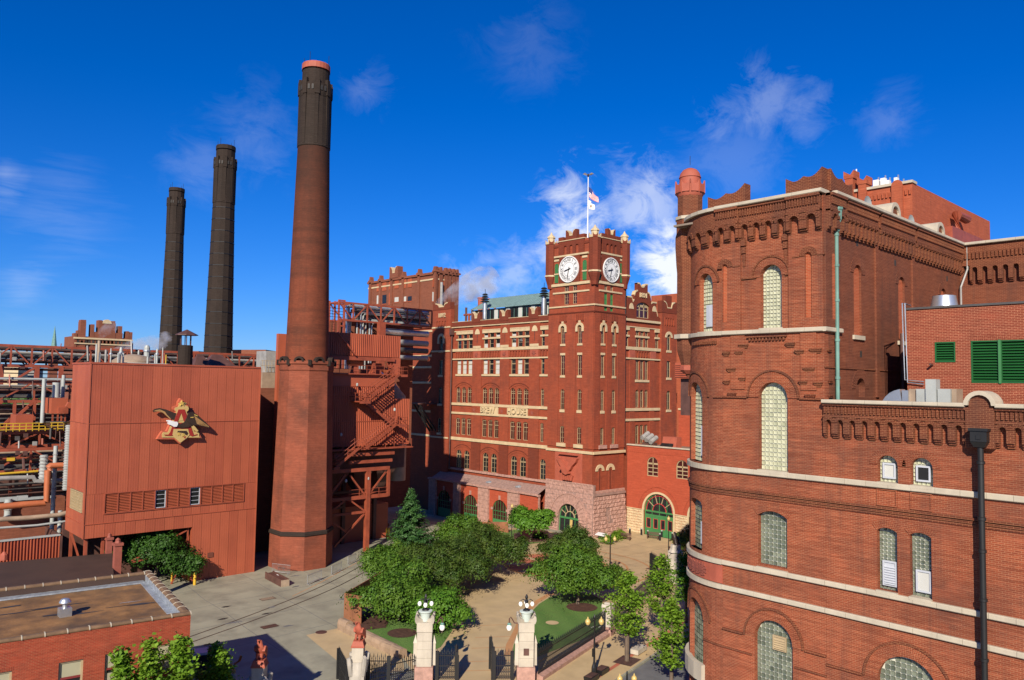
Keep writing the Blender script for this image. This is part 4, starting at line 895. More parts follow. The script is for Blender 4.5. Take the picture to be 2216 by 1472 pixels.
# ================================================================== brick malt house rising behind
XM = 78; FM = FX(XM)
MH = thing('malt_house', 'lighter orange brick block with antennas rising behind the stock house', 'building', (XM, 30, 0))
def mq(x, y): return UX(XM, x, y)
yR = mq(1974, 400)[0]; yL = mq(1820, 400)[0]; zT = mq(1900, 408)[1]
MB().box((XM, yR, 0), (XM+24, yL+4, zT)).build('body', 'brick_bg_light', MH)
m = MB()
for i in range(7):
    u = yR+1.6+i*.95; 
    if u > yL-2: break
    m.ext(FM, arch(u-.36, u+.36, zT-4.5, zT-1.7, 'r'), -.02, .12, [arch(u-.26, u+.26, zT-4.4, zT-1.8, 'r')])
dent(FM, yR, yL, zT-1.1, zT-.6, .35, .15, 'brick_bg_light', MH); m.build('blind_arcade', 'brick_bg_light', MH)
for x0, x1, yt in ((1832, 1849, 374), (1861, 1877, 386)):
    a = mq(x0, 440); b_ = mq(x1, yt); MB().fbox(FM, b_[0], a[0], zT-8, b_[1]-.6, -1, .4).build('pier', 'brick_bg_light', MH)
    w = a[0]-b_[0]; pts = [(b_[0]-.1, b_[1]-.6), (a[0]+.1, b_[1]-.6), (a[0]+.1, b_[1]+.2), (a[0]-w*.3, b_[1]-.25), (b_[0]+w*.3, b_[1]-.25), (b_[0]-.1, b_[1]+.2)]
    MB().ext(FM, pts, -1, .45).build('merlon', 'brick_bg_light', MH)
a = mq(1932, 470); b_ = mq(1955, 400); MB().fbox(FM, b_[0], a[0], 20, b_[1], -1, .3).build('pier', 'brick_bg_light', MH)
ring(FM, (a[0]+b_[0])/2, b_[1], .02, (a[0]-b_[0])/2, -1, .3, 10, gap=0).build('pier_head', 'brick_bg_light', MH)
MB().fbox(FM, yR-.1, yL+3, zT, zT+.25, -1, .2).build('coping', 'cream_light', MH)
FMs = FY(yR); m = MB(); m.fbox(FMs, XM+6, XM+16, zT-6, zT-3.5, -.1, 1.6); m.build('side_platform', 'steel_red', MH)
MB().tube([(XM+10, yR-.8, zT-3.5), (XM+10, yR-.8, zT-1.6), (XM+13, yR-.8, zT-1.6)], .5, 10).build('side_duct', 'steel_red', MH)
MB().box((XM+14, yR-5.5, 0), (XM+24, yR-.05, zT-9)).build('lower_block', 'brick_bg_light', MH)
MB().box((XM+4, yR-2.4, zT-12), (XM+14, yR-.05, zT-6.2)).build('side_bay', 'brick_bg_light', MH)
for i, (x, y0, y1, w) in enumerate(((1888, 385, 404, 6), (1903, 381, 404, 5), (1913, 386, 404, 4), (1931, 380, 402, 3.5), (1943, 388, 404, 9), (1868, 392, 403, 5))):
    a = mq(x-w, y1); b_ = mq(x+w, y0); e_ = thing('antenna', ('white antenna panel on malt house roof, %s from left' % ('first', 'second', 'third', 'fourth', 'fifth', 'sixth')[[1, 2, 3, 4, 5, 0][i]]), 'antenna', (XM+1, b_[0], zT), 'antennas on the malt house roof')
    MB().box((XM+.8, b_[0], zT+.3), (XM+1.3, a[0], b_[1])).build('panel', 'white', e_); MB().tube([(XM+1.5, (a[0]+b_[0])/2, zT), (XM+1.5, (a[0]+b_[0])/2, b_[1]+.4)], .08, 6).build('mast', 'galv', e_)
for x, yt in ((1758, 376), (1844, 362)):
    p = mq(x, yt); MB().tube([(XM+1, p[0], zT-1), (XM+1, p[0], p[1])], .07, 6).build('whip_antenna', 'white', None, label='thin white whip antenna, %s' % ('behind the corner crenellation' if x < 1800 else 'on the malt house corner pier'), cat='antenna')
# ================================================================== brew house
XB = 90.0; FB = FX(XB); XT = 89.4; YT = 77.7; YTL = 87.35; XTR = 96.85; FTL = FX(XT); FTR = FY(YT)
BH = thing('brew_house', 'tall red brick brew house with cream stone bands and stepped parapets', 'building', (XB, 100, -2))
CR = 'cream'
def c4(a, b): return 880+a/3.4625, 560+b/3.4625
def c5(a, b): return 880+a/3.4625, 880+b/3.4625
def bu(px): return UX(XB, px, 800)[0]
bays = [(bu(987), bu(1023.5)), (bu(1043.5), bu(1083)), (bu(1103.5), bu(1146.5)), (bu(1169), 86.2)]   # (left, right) in Y, left is larger
YPL, YPR = 118.6, 113.05
holes = []; wins = []
random.seed(11)
def add(u0, u1, z0, z1, k, **kw): wins.append((min(u0, u1), max(u0, u1), z0, z1, k, kw)); holes.append(arch(u0, u1, z0, z1, k, 6))
for bi, (l, r_) in enumerate(bays):
    n = 3; w = abs(l-r_); g = .42; ww = (w-g*2-.5)/3
    us = [l-.25-i*(ww+g) for i in range(n)]
    if bi == 3: us = [l-.2]; 
    for i, u in enumerate(us):
        if bi == 3 and i: continue
        bl = random.random()
        hf = (.0, .5) if bl < .35 else ((.05, .95) if bl < .6 else None)
        if bi == 0 or bi == 3: hf = None if bl < .7 else hf
        add(u, u-ww, 28.5, 30.02, 'f', cols=1, rows=2, half=hf); add(u, u-ww, 30.36, 31.1, 'f', cols=1, rows=1, half=hf)
        h2 = (0, .97) if random.random() < .62 and bi != 3 else None
        add(u, u-ww, 23.87, 26.42, 'f', cols=1, rows=3, half=h2, transom=25.7)
        add(u, u-ww, 18.66, 21.5, 'r', cols=2, rows=2, transom=20.6, pm='glass_red')
        add(u, u-ww, 12.85, 15.9, 's', cols=2, rows=2, transom=15.0, pm='glass_red')
    m2 = (l+r_)/2
    if bi == 3: add(l-.2, l-1.55, 6.8, 10.1, 'r', cols=2, rows=3, transom=9.2)
    else:
        add(m2+.35+1.5, m2+.35, 6.8, 10.1, 'r', cols=2, rows=3, transom=9.2); add(m2-.35, m2-.35-1.5, 6.8, 10.1, 'r', cols=2, rows=3, transom=9.2)
MB().ext(FB, [(YTL-.5, -2.5), (YPR, -2.5), (YPR, 33.0), (YTL-.5, 33.0)], -.4, 0, holes, back=False).build('west_wall', 'brick_brew', BH)
for w in wins: window(BH, FB, *w[:5], rec=.22, **{**dict(fm='frame_tan'), **w[5]})
# piers between the bays, darker brick
pierY = [(bays[0][1], bays[1][0]), (bays[1][1], bays[2][0]), (bays[2][1], bays[3][0])]
for a, b_ in pierY:
    MB().fbox(FB, b_+.05, a-.05, 12.4, 33.0, -.02, .18).build('pier', 'brick_brew', BH)
    MB().fbox(FB, b_+.05, a-.05, 6.4, 11.7, -.02, .18).build('pier', 'brick_pier', BH)
# cream bands
def bandrow(z0, z1, d, ln=1.6, mat=CR, lo=YTL-.3, hi=YPR): stonerow(BH, FB, lo, hi, z0, z1, d, ln, mat)
bandrow(32.4, 32.62, .25); bandrow(31.62, 31.8, .12)
bandrow(27.98, 28.48, .30); bandrow(26.46, 26.72, .22); bandrow(18.16, 18.62, .22); bandrow(16.56, 16.94, .22); bandrow(11.8, 12.36, .2); bandrow(6.4, 6.78, .3, mat='granite')
MB().fbox(FB, YTL-.3, YPR, 32.62, 33.05, -.3, .3).build('cornice', 'brick_pier', BH)
for bi, (l, r_) in enumerate(bays):
    stonerow(BH, FB, r_ if bi < 3 else YTL-.3, l, 31.12, 31.6, .14, 1.5, CR, name='lintel_stone'); stonerow(BH, FB, r_ if bi < 3 else YTL-.3, l, 30.04, 30.34, .12, 1.5, CR, name='lintel_stone')
    stonerow(BH, FB, r_ if bi < 3 else YTL-.3, l, 23.5, 23.85, .16, 2.2, CR, name='sill_stone')
    if bi < 3:
        h = (l-r_)/2; c = (l+r_)/2
        for zt, rs in ((22.3, .9), (11.05, .9)):
            rad = (h*h+rs*rs)/(2*rs); a = math.asin(h/rad)
            ring(FB, c, zt-rad, rad-.34, rad, -.02, .05, 34, math.pi/2-a, math.pi/2+a, gap=.1).build('relieving_arch', 'brick_brew', BH)
            ring(FB, c, zt-rad, rad+.002, rad+.1, -.02, .12, 16, math.pi/2-a, math.pi/2+a, gap=0).build('arch_hood', 'brick_pier', BH)
    # frieze of little arches
    u0, u1 = (r_ if bi < 3 else YTL-.3), l; n = max(2, round((u1-u0)/.72)); m = MB(); arcade(m, FB, u0, u1, n, 27.95, 26.9, -.02, .2, aw=.55); m.build('corbel_arcade', 'brick_brew', BH)
for a, b_ in pierY:   # star terracotta plaques and cream half round heads
    u = (a+b_)/2
    MB().fbox(FB, u-.95, u+.95, 26.75, 27.96, .1, .26).build('plaque', 'terracotta', BH)
    pts = []
    for i in range(16): t = 2*math.pi*i/16; q = .52 if i % 2 == 0 else .2; pts.append((u+q*math.cos(t), 27.35+q*math.sin(t)))
    MB().ext(FB, pts, .2, .36).build('plaque_leaf', 'terracotta_dark', BH)
    MB().ext(FB, arch(u-.62, u+.62, 31.05, 31.95, 'r') if 0 else [(u+.66*math.cos(math.pi*i/10), 31.0+.95*math.sin(math.pi*i/10)) for i in range(11)], .1, .24).build('fan_stone', CR, BH)
    MB().fbox(FB, u-.04, u+.04, 29.4, 31.0, .1, .2).build('slit', 'dirt_and_shade', BH)  # dark strip on the pier, shade of a slit as colour
    stonerow(BH, FB, u-1.0, u+1.0, 28.48, 28.9, .34, 2.0, CR, name='pier_cap')
# parapet with horned merlons
def horned(F, u0, u1, z0, z1, d0, d1, par, mat='brick_pier', cap=CR, mid=None, thick=None):
    """merlon with two horns and a dished middle, capped in stone"""
    w = u1-u0; hw = .28*w; dz = (z1-z0)*.55
    pts = [(u0, z0), (u1, z0), (u1, z1), (u1-hw*.55, z1)]+[(u1-hw*.55-(hw*.75)*math.sin(t), z1-dz+dz*math.cos(t)) for t in (.5, 1.0, 1.5)]
    pts += [(u0+hw*.55+(hw*.75)*math.sin(t), z1-dz+dz*math.cos(t)) for t in (1.5, 1.0, .5)]+[(u0+hw*.55, z1), (u0, z1)]
    o = MB().ext(F, pts, d0, d1).build('merlon', mat, par)
    q = pts[3:-1]; low = [(p[0], p[1]-.16) for p in q]
    m = MB()
    for i in range(len(q)-1): m.hexa([F(*low[i], d0-.03), F(*low[i+1], d0-.03), F(*q[i+1], d0-.03), F(*q[i], d0-.03), F(*low[i], d1+.05), F(*low[i+1], d1+.05), F(q[i+1][0], q[i+1][1]+.03, d1+.05), F(q[i][0], q[i][1]+.03, d1+.05)])
    m.build('merlon_cap', cap, o); return o
MB().fbox(FB, YTL-.3, YPR, 33.05, 33.45, -.35, .12).build('parapet', 'brick_pier', BH)
stonerow(BH, FB, YTL-.3, YPR, 33.45, 33.55, .16, 2, CR, d0=-.38)
for a, b_ in ((105.04, 107.08), (97.64, 99.7), (90.33, 92.38)): horned(FB, a-.1, b_+.1, 33.1, 35.0, -.4, .25, BH)
# lettering panels
for s_, x0, x1 in (('BREW', 1039.4, 1080.3), ('HOUSE', 1100.3, 1144)):
    l, r_ = bu(x0), bu(x1); MB().fbox(FB, r_, l, 16.9, 18.2, -.02, .16).build('name_panel', CR, BH, label='cream stone panel reading %s' % s_)
    text(s_, FB, (l+r_)/2, 17.56, 1.45, .15, .42, -1).build('lettering', CR, BH)
for x in (1029, 1089, 1154):
    u = bu(x); pts = [(u+(.5 if i % 2 == 0 else .2)*math.sin(2*math.pi*i/10), 17.5+(.5 if i % 2 == 0 else .2)*math.cos(2*math.pi*i/10)) for i in range(10)]
    MB().ext(FB, pts, -.01, .2).build('star', 'terracotta_dark', BH)
# ---- left corner pavilion, 1892
FV = FX(XB-.5); pv = [(115.2, 116.3, 12.9, 15.7, 's'), (115.2, 116.3, 18.3, 21.5, 'r'), (115.2, 116.3, 23.7, 26.5, 'f'), (115.2, 116.3, 28.3, 31.0, 'r')]
MB().ext(FV, [(YPR, -2.5), (YPL, -2.5), (YPL, 36.0), (YPR, 36.0)], -.9, 0, [arch(*w) for w in pv], back=True).build('pavilion_wall', 'brick_brew', BH)
for w in pv:
    window(BH, FV, *w, cols=2, rows=2); stonerow(BH, FV, w[0]-.15, w[1]+.15, w[2]-.4, w[2]-.02, .1, 2, CR, name='sill_stone')
ring(FV, 115.75, 30.45, .56, 1.05, -.02, .1, 8, gap=.02).build('cream_arch', CR, BH)
MB().fbox(FV, 114.7, 115.18, 29.6, 30.45, -.02, .1).build('cream_arch', CR, BH); MB().fbox(FV, 116.32, 116.8, 29.6, 30.45, -.02, .1).build('cream_arch', CR, BH)
horned(FV, 113.1, 118.5, 36.0, 37.3, -.9, .08, BH)
m = MB(); arcade(m, FV, 114.0, 117.4, 4, 34.0, 32.7, -.02, .15); m.build('corbel_arcade', 'brick_brew', BH)
text('1892', FV, 115.6, 34.9, 1.15, -.01, .2, -1).build('date_numerals', CR, BH)
for z in (32.5, 28.0, 11.9): stonerow(BH, FV, YPR, YPL, z, z+.3, .14, 1.4, CR)
MB().tube([FB(112.6, 6.5, .45), FB(112.6, 31.2, .45)], .13, 8).build('downpipe', 'steel_dark', BH)
MB().box((XB-.85, 112.3, 31.1), (XB-.2, 112.9, 32.3)).build('rain_hopper', 'steel_dark', BH)
# wall beyond the pavilion
FW = FX(XB+.3); MB().ext(FW, [(YPL, -3), (126, -3), (126, 33), (YPL, 33)], -.5, 0).build('end_wall', 'brick_brew', BH)
for z in (32.0, 27.2, 25.0, 16.5, 11.9, 22): stonerow(BH, FW, YPL, 125.9, z, z+.4, .12, 1.8, CR)
MB().box((XB+.3, 86, 32.6), (112, 126, 32.8)).build('roof', 'roof_grey', BH)
MB().box((XB+1, 126, -3), (113, 126.2, 32.9)).build('rear_wall', 'brick_brew', BH)
# ---- green standing seam roof monitor with vent stacks
GR = thing('roof_monitor', 'green standing seam roof with glazed sides above the brew house parapet', 'roof', (95, 100, 32.8))
y0, y1 = 87.6, 111.2; xa, xb, xr = 93.2, 104, 98.4; ze, zr = 36.1, 38.8
n = 30; L = (y1-y0)/n
pm = MB().add([(0, 0, 0), (0, L-.03, 0), (xr-xa, L-.03, zr-ze), (xr-xa, 0, zr-ze), (0, L-.06, .07), (xr-xa, L-.06, zr-ze+.07), (0, L-.03, .07), (xr-xa, L-.03, zr-ze+.07)], [(0, 1, 2, 3), (1, 6, 7, 2), (6, 4, 5, 7)]).mesh('roof_panel'); pm.materials.append(MT['roof_green'])
for i in range(n): obj('roof_panel', pm, GR, (xa-.5, y0+i*L, ze-.2))
MB().poly([(xr-.5, y0, zr-.2), (xr-.5, y1, zr-.2), (xb, y1, ze), (xb, y0, ze)]).build('rear_slope', 'roof_green', GR)
MB().box((xa, y0+.2, 32.8), (xb-.3, y1-.2, ze-.25)).build('side_wall', 'copper', GR)
for i in range(22):
    u = y0+.5+i*1.06; MB().box((xa-.06, u, 33.9), (xa+.02, u+.9, ze-.35)).build('window_pane', 'glass' if i % 3 else 'blind', GR)
for (px, base, yt, lb) in ((1050, 33.2, 640, 'silver vent stack with dark louvred cap standing before the green roof, nearer the chimney'), (1177.5, 33.2, 627, 'silver vent stack with dark louvred cap beside the clock tower')):
    u, z = UX(92.2, px, yt); st = thing('vent_stack', lb, 'vent', (92.2, u, 33), 'vent stacks on the brew house')
    MB().lathe(92.2, u, [(.42, 32.9), (.42, z-1.2)], 12).build('pipe', 'galv', st, smooth=True)
    for k in range(4): MB().lathe(92.2, u, [(.45, z-1.2+.42*k), (.95-.12*k, z-1.15+.42*k), (.5-.06*k, z-.9+.42*k)], 12).build('cap_ring', 'steel_black', st)
    MB().tube([(92.2, u, z+.3), (92.2, u, z+1.2)], .05, 6).build('finial', 'steel_black', st)
# small plant on the roof near the pavilion
pl = thing('roof_pipework', 'dark red pipes and vessel on brew house roof behind 1892 parapet', 'pipework', (94, 112, 33))
for i, (dy, h) in enumerate(((0, 3.2), (.9, 2.4), (1.8, 3.6), (-1.0, 2.0))): MB().tube([(93.5, 111.6+dy, 33), (93.5, 111.6+dy, 33+h)], .22, 8).build('pipe', 'steel_red' if i % 2 else 'steel_dark', pl)
MB().tube([(93.5, 110, 35.2), (93.5, 114, 35.2)], .2, 8).build('pipe', 'steel_red', pl)
for k, (px, py0, py1, w) in enumerate(((1041, 648, 664, 9), (1058, 650, 664, 3), (1071, 654, 664, 3))):
    u, z = UX(108, px, py0); MB().lathe(108, u, [(w*.075, 34), (w*.075, z), (w*.09, z+.1), (w*.09, z+.4)], 10).build('roof_vent', 'terracotta', label=('orange duct elbow on far roof edge behind green roof', 'short orange vent pipe beside the duct elbow', 'short orange vent pipe with cap right of the duct elbow')[k], cat='vent')
# ---- granite ground floor projection
XG = 87.8; FG = FX(XG); zb = -2.3; gt = 4.75
gl, grr = UX(XG, 935, 1080)[0], 87.5
def gu(px): return UX(XG, px, 1100)[0]
doors = [(gu(946), gu(975)), (gu(1003), gu(1033)), (gu(1065), gu(1098))]; dtop = UX(XG, 1018, 1071)[1]; dbase = UX(XG, 1018, 1131)[1]
MB().ext(FG, [(grr, zb), (gl, zb), (gl, gt-.3), (grr, gt-.3)], -.4, 0, [arch(b_, a, dbase, dtop, 'r') for a, b_ in doors], back=False).build('ground_floor_wall', 'brick_annex', BH)
pil = [(gu(930), gu(945)), (gu(983), gu(997)), (gu(1037), gu(1059)), (gu(1101), gu(1125)), (gu(1168), grr-.2)]
for a, b_ in pil:
    n = int((gt-.3-zb)/.62); h = (gt-.3-zb)/n
    for i in range(n): stonerow(BH, FG, b_, a, zb+i*h, zb+(i+1)*h-.015, .35+random.uniform(0, .05), max(1.2, (a-b_)/2*(1 if i % 2 else .7)), 'granite', name='granite_block')
    stonerow(BH, FG, b_-.15, a+.15, gt-.3, gt, .55, 9, 'granite', name='pier_cap')
MB().add([(XG-.25, grr, gt), (XG-.25, gl, gt), (XB-.2, gl, 5.9), (XB-.2, grr, 5.9), (XG-.25, grr, gt-.3), (XG-.25, gl, gt-.3)], [(0, 1, 2, 3), (0, 1, 5, 4)]).build('ledge_roof', 'granite_dark', BH)
stonerow(BH, FX(XG-.2), grr, gl, gt-.28, gt+.06, .15, 2.0, 'granite', name='ledge_stone')
for i, (a, b_) in enumerate(doors):
    d = window(BH, FG, b_, a, dbase, dtop, 'r', rec=.25, cols=6, rows=4, fm='green_paint', pm='glass_red', name='door', bw=.05)
    MB().fbox(FG, b_+.05, a-.05, dbase, dbase+1.5, -.25, -.13).build('door_leaf', 'green_paint', d)
    MB().fbox(FG, (a+b_)/2-.2, (a+b_)/2+.2, dtop+.05, dtop+.75, -.02, .14).build('keystone', 'granite', d)
    for u in (a, b_): MB().fbox(FG, u-.25, u+.25, dtop-1.75, dtop-1.35, -.02, .1).build('impost', 'granite', d)
for px in (1048, 1112):
    u = gu(px); ve = thing('roof_vent', 'flat white mushroom vent on granite ledge, %s' % ('left one' if px < 1080 else 'right one'), 'vent', (XG+1.2, u, gt), 'vents on the granite ledge')
    MB().box((XG+.8, u-.45, gt), (XG+1.6, u+.45, gt+.35)).build('base', 'granite_dark', ve); MB().lathe(XG+1.2, u, [(.3, gt+.3), (.75, gt+.5), (.75, gt+.62), (.3, gt+.75), (.02, gt+.8)], 12).build('cap', 'roof_silver', ve)
# ================================================================== clock tower
CT = thing('clock_tower', 'square red brick clock tower with white clock faces and crenellated top', 'tower', (XT, YT, -.5))
colsL = ((83.72, 84.60), (80.12, 80.98)); colsR = ((91.05, 91.85), (93.75, 94.55))
lv = ((13.1, 15.7, 's'), (18.3, 21.5, 'r'), (23.68, 26.8, 'f'), (28.65, 31.5, 'r'))
def faceholes(cols): return [(a, b_, z0, z1, k) for a, b_ in cols for z0, z1, k in lv]
hl = faceholes(colsL)+[(a, b_, 34.9, 36.62, 'f') for a, b_ in ((83.04, 84.02), (81.31, 82.19))]+[(a, b_, 36.98, 37.75, 'f') for a, b_ in ((83.04, 84.02), (81.31, 82.19))]
hr = faceholes(colsR)+[(a, b_, 33.75, 36.5, 'f') for a, b_ in ((91.7, 92.45), (93.15, 93.85))]+[(a, b_, 36.95, 37.7, 'f') for a, b_ in ((91.7, 92.45), (93.15, 93.85))]
door = (80.1, 84.42, -.8, 3.82, 'r')
MB().ext(FTL, [(YT, 7.1), (YTL, 7.1), (YTL, 45), (YT, 45)], -.4, 0, [arch(*w, 8) for w in hl], back=False).build('west_wall', 'brick_brew', CT)
MB().ext(FTR, [(XT+.401, 5.5), (XTR, 5.5), (XTR, 45), (XT+.401, 45)], -.4, 0, [arch(*w, 8) for w in hr], back=False).build('south_wall', 'brick_brew', CT)
MB().poly([(XT+.1, YTL, 0), (XTR, YTL, 0), (XTR, YTL, 45), (XT+.1, YTL, 45)]).build('north_wall', 'brick_brew', CT)
MB().poly([(XTR, YTL, 0), (XTR, YT, 0), (XTR, YT, 45), (XTR, YTL, 45)]).build('east_wall', 'brick_brew', CT)
MB().box((XT+.3, YT+.3, 44.4), (XTR-.3, YTL-.3, 44.5)).build('roof', 'roof_grey', CT)
for F, ho, cols, lo, hi, fc in ((FTL, hl, colsL, YT, YTL, 'X'), (FTR, hr, colsR, XT, XTR, 'Y')):
    for i, w in enumerate(ho):
        gr_ = fc == 'Y' and w[2] == 33.75
        window(CT, F, *w, rec=.2, cols=2, rows=3, fm='green_paint' if gr_ else 'frame_tan', pm='green_paint' if gr_ else 'glass_red', fw=.06)
    # pilaster strips left and right of the window slots
    cuts = [lo]+[c for a, b_ in sorted(cols) for c in (a-.42, b_+.42)]+[hi]
    for j in range(0, len(cuts), 2):
        MB().fbox(F, cuts[j], cuts[j+1], 12.5, 32.2, -.02, .12).build('pilaster', 'brick_brew', CT)
    MB().fbox(F, lo-.0, hi, 32.2, 33.35, -.02, .118).build('frieze', 'brick_brew', CT)
    for k, d in ((33.35, .17), (33.48, .24)): MB().fbox(F, lo-.2, hi+.15, k, k+.125, -.02, d).build('moulding', 'brick_pier', CT)
    for a, b_ in cols:
        c = (a+b_)/2
        stonerow(CT, F, a-.1, b_+.1, 28.3, 28.63, .12, 2, CR, name='sill_stone', facing=fc); stonerow(CT, F, a-.08, b_+.08, 26.82, 27.2, .1, 2, CR, name='lintel_stone', facing=fc)
        stonerow(CT, F, a-.08, b_+.08, 23.3, 23.66, .1, 2, CR, name='sill_stone', facing=fc); stonerow(CT, F, a-.08, b_+.08, 17.85, 18.28, .1, 2, CR, name='sill_stone', facing=fc)
        h = (b_-a)/2; ring(F, c, 31.5-h, h+.01, h+.42, .08, .22, 7, gap=.03).build('cream_arch', CR, CT)
        for u in (a-.42, b_+.01): MB().fbox(F, u, u+.41, 30.5, 31.5-h, .08, .22).build('cream_arch', CR, CT)
        MB().fbox(F, c-.2, c+.2, 31.5+.42-h*.0, 32.2, .1, .24).build('keystone', CR, CT)
        for k in range(4): MB().fbox(F, c-.75+k*.42, c-.6+k*.42, 32.35-.25*(k in (0, 3)), 33.2, .1, .2).build('brick_drop', 'brick_pier', CT)
        stonerow(CT, F, a-.5, b_+.5, 12.5, 13.05, .3, 2, CR if fc == 'X' else 'granite', name='sill_stone', facing=fc)
    stonerow(CT, F, lo-.05, hi, 34.42, 34.68, .16, 1.5, CR, facing=fc); stonerow(CT, F, lo+1.0, hi-.9, 36.66, 36.94, .14, 1.3, CR, facing=fc)
    stonerow(CT, F, lo+.9, hi-.6, 37.85, 38.3, .2, 1.3, CR, facing=fc); stonerow(CT, F, lo+1.2, hi-1.2, 42.5, 42.8, .3, 1.3, CR, facing=fc)
    stonerow(CT, F, lo-.1, hi+.05, 11.7, 12.12, .3, 1.4, CR, facing=fc)
    # clock
    cc, cz_ = (82.84, 40.42) if fc == 'X' else (92.98, 40.2); rr_ = 1.98 if fc == 'X' else 1.82; mir = -1 if fc == 'X' else 1
    MB().fbox(F, cc-2.2, cc+2.2, 38.3, 42.5, -.02, .22).build('clock_panel', 'brick_pier', CT)
    ck = MB().ext(F, [(cc+rr_*math.cos(2*math.pi*i/40), cz_+rr_*math.sin(2*math.pi*i/40)) for i in range(40)], .2, .30).build('clock_face', 'white', CT, label='white clock face with roman numerals, %s of the tower' % ('left side' if fc == 'X' else 'right side'))
    ring(F, cc, cz_, rr_-.02, rr_+.12, .15, .40, 36, 0, 2*math.pi, gap=0).build('rim', 'white', ck)
    ring(F, cc, cz_, rr_*.56, rr_*.575, .3, .325, 36, 0, 2*math.pi, gap=0).build('chapter_ring', 'iron_black', ck); ring(F, cc, cz_, rr_*.94, rr_*.96, .3, .325, 36, 0, 2*math.pi, gap=0).build('chapter_ring', 'iron_black', ck)
    for h, nm in enumerate(('XII', 'I', 'II', 'III', 'IIII', 'V', 'VI', 'VII', 'VIII', 'IX', 'X', 'XI')):
        a = math.pi/2-h*math.pi/6; nb = len(nm)*.13+.05
        m = MB(); rot = -h*math.pi/6
        tx_ = text(nm, lambda u, w, d: F(cc+mir*u, cz_+w, d), rr_*.76*math.cos(a), rr_*.76*math.sin(a), .66, .3, .335, 1, rot)
        tx_.build('numeral', 'iron_black', ck)
    hm = ((8+32/60)/12, 32/60) 
    for frac, ln_, wd_ in ((hm[0], .55, .14), (hm[1], .85, .09)):
        a = math.pi/2-2*math.pi*frac; e = (math.cos(a)*mir, math.sin(a)); nrm = (-e[1], e[0])
        P = lambda t, s_: (cc+e[0]*rr_*t+nrm[0]*s_, cz_+e[1]*rr_*t+nrm[1]*s_)
        MB().ext(F, [P(-.2, -wd_*.6), P(-.2, wd_*.6), P(ln_*.7, wd_*.7), P(ln_, 0), P(ln_*.7, -wd_*.7)], .34, .37).build('hand', 'iron_black', ck)
    # green louvred windows beside the clock
    for u0, u1 in (((85.35, 86.1), (79.35, 80.1)) if fc == 'X' else ((90.4, 90.9), (95.35, 95.9))):
        for z0, z1, k in ((38.5, 39.75, 'f'), (40.05, 41.6, 'r')):
            o = MB().ext(F, arch(u0, u1, z0, z1, k), .0, .1, [arch(u0+.07, u1-.07, z0+.07, z1-.07, k)]).build('louvre_window', 'green_paint', CT)
            MB().ext(F, arch(u0+.05, u1-.05, z0+.05, z1-.05, k), .01, .03).build('louvre_back', 'steel_black', o)
            nn_ = int((z1-z0-.1)/.16)
            for q in range(nn_): zz_ = z0+.1+q*.16; MB().hexa([F(u0+.06, zz_, .07), F(u1-.06, zz_, .07), F(u1-.06, zz_+.03, .07), F(u0+.06, zz_+.03, .07), F(u0+.06, zz_+.1, .03), F(u1-.06, zz_+.1, .03), F(u1-.06, zz_+.13, .03), F(u0+.06, zz_+.13, .03)]).build('slat', 'green_paint', o)
        stonerow(CT, F, u0-.15, u1+.15, 39.78, 40.02, .12, 2, CR, name='lintel_stone', facing=fc); stonerow(CT, F, u0-.15, u1+.15, 41.95, 42.3, .12, 2, CR, name='lintel_stone', facing=fc)
    # blind arches and battlement
    m0 = (lo+hi)/2; wv_ = (hi-lo)*.5
    hs_ = [arch(m0-.32+(i-1)*1.25*(wv_/4.8), m0+.32+(i-1)*1.25*(wv_/4.8), 42.85, 44.3, 'r', 6) for i in range(3)]
    MB().ext(F, [(m0-wv_/2-.3, 42.8), (m0+wv_/2+.3, 42.8), (m0+wv_/2+.3, 45.0), (m0-wv_/2-.3, 45.0)], -.02, .2, hs_, back=False).build('blind_arcade', 'brick_pier', CT)
    stonerow(CT, F, m0-wv_/2-.45, m0+wv_/2+.45, 45.0, 45.15, .3, 1.3, CR, facing=fc, d0=-.5)
    MB().fbox(F, m0-wv_/2-.35, m0-wv_/2+.75, 45.15, 45.75, -.45, .2).build('merlon', 'brick_pier', CT); MB().fbox(F, m0+wv_/2-.75, m0+wv_/2+.35, 45.15, 45.75, -.45, .2).build('merlon', 'brick_pier', CT)
    horned(F, m0-wv_*.24, m0+wv_*.24, 45.15, 46.7, -.45, .22, CT)
    MB().fbox(F, lo+.3, hi-.3, 44.2, 44.6, -.35, .1).build('parapet', 'brick_pier', CT)
# corner turrets of the tower
for (x, y) in ((XT+.15, YT+.15), (XT+.15, YTL-.15), (XTR-.15, YT+.15), (XTR-.15, YTL-.15)):
    MB().lathe(x, y, [(.55, 37.6), (.6, 38.2), (.95, 39.3), (.95, 44.9)], 8, R(22.5)).build('corner_turret', 'brick_pier', CT)
    MB().lathe(x, y, [(.97, 39.55), (1.04, 39.57), (1.04, 39.8), (.97, 39.82)], 8, R(22.5)).build('turret_band', CR, CT)
    for i in range(8):
        a = 2*math.pi*i/8+R(45); c, s_ = math.cos(a), math.sin(a); F_ = lambda u, w, d, c=c, s_=s_, x=x, y=y: Vector((x+c*(.86+d)-s_*u, y+s_*(.86+d)+c*u, w))
        MB().ext(F_, [(-.36, 44.85), (.36, 44.85), (.39, 45.55), (.24, 45.3), (.1, 45.2), (-.1, 45.2), (-.24, 45.3), (-.39, 45.55)], -.06, .1).build('turret_crown', CR if i % 2 else 'brick_pier', CT)
    MB().lathe(x, y, [(.6, 44.8), (.6, 45.9), (.72, 45.95), (.66, 46.15), (.35, 46.4), (.2, 46.6), (.14, 46.75), (.02, 46.95)], 8, R(22.5)).build('turret_finial', CR if (x, y) != (XT+.15, YT+.15) else CR, CT)
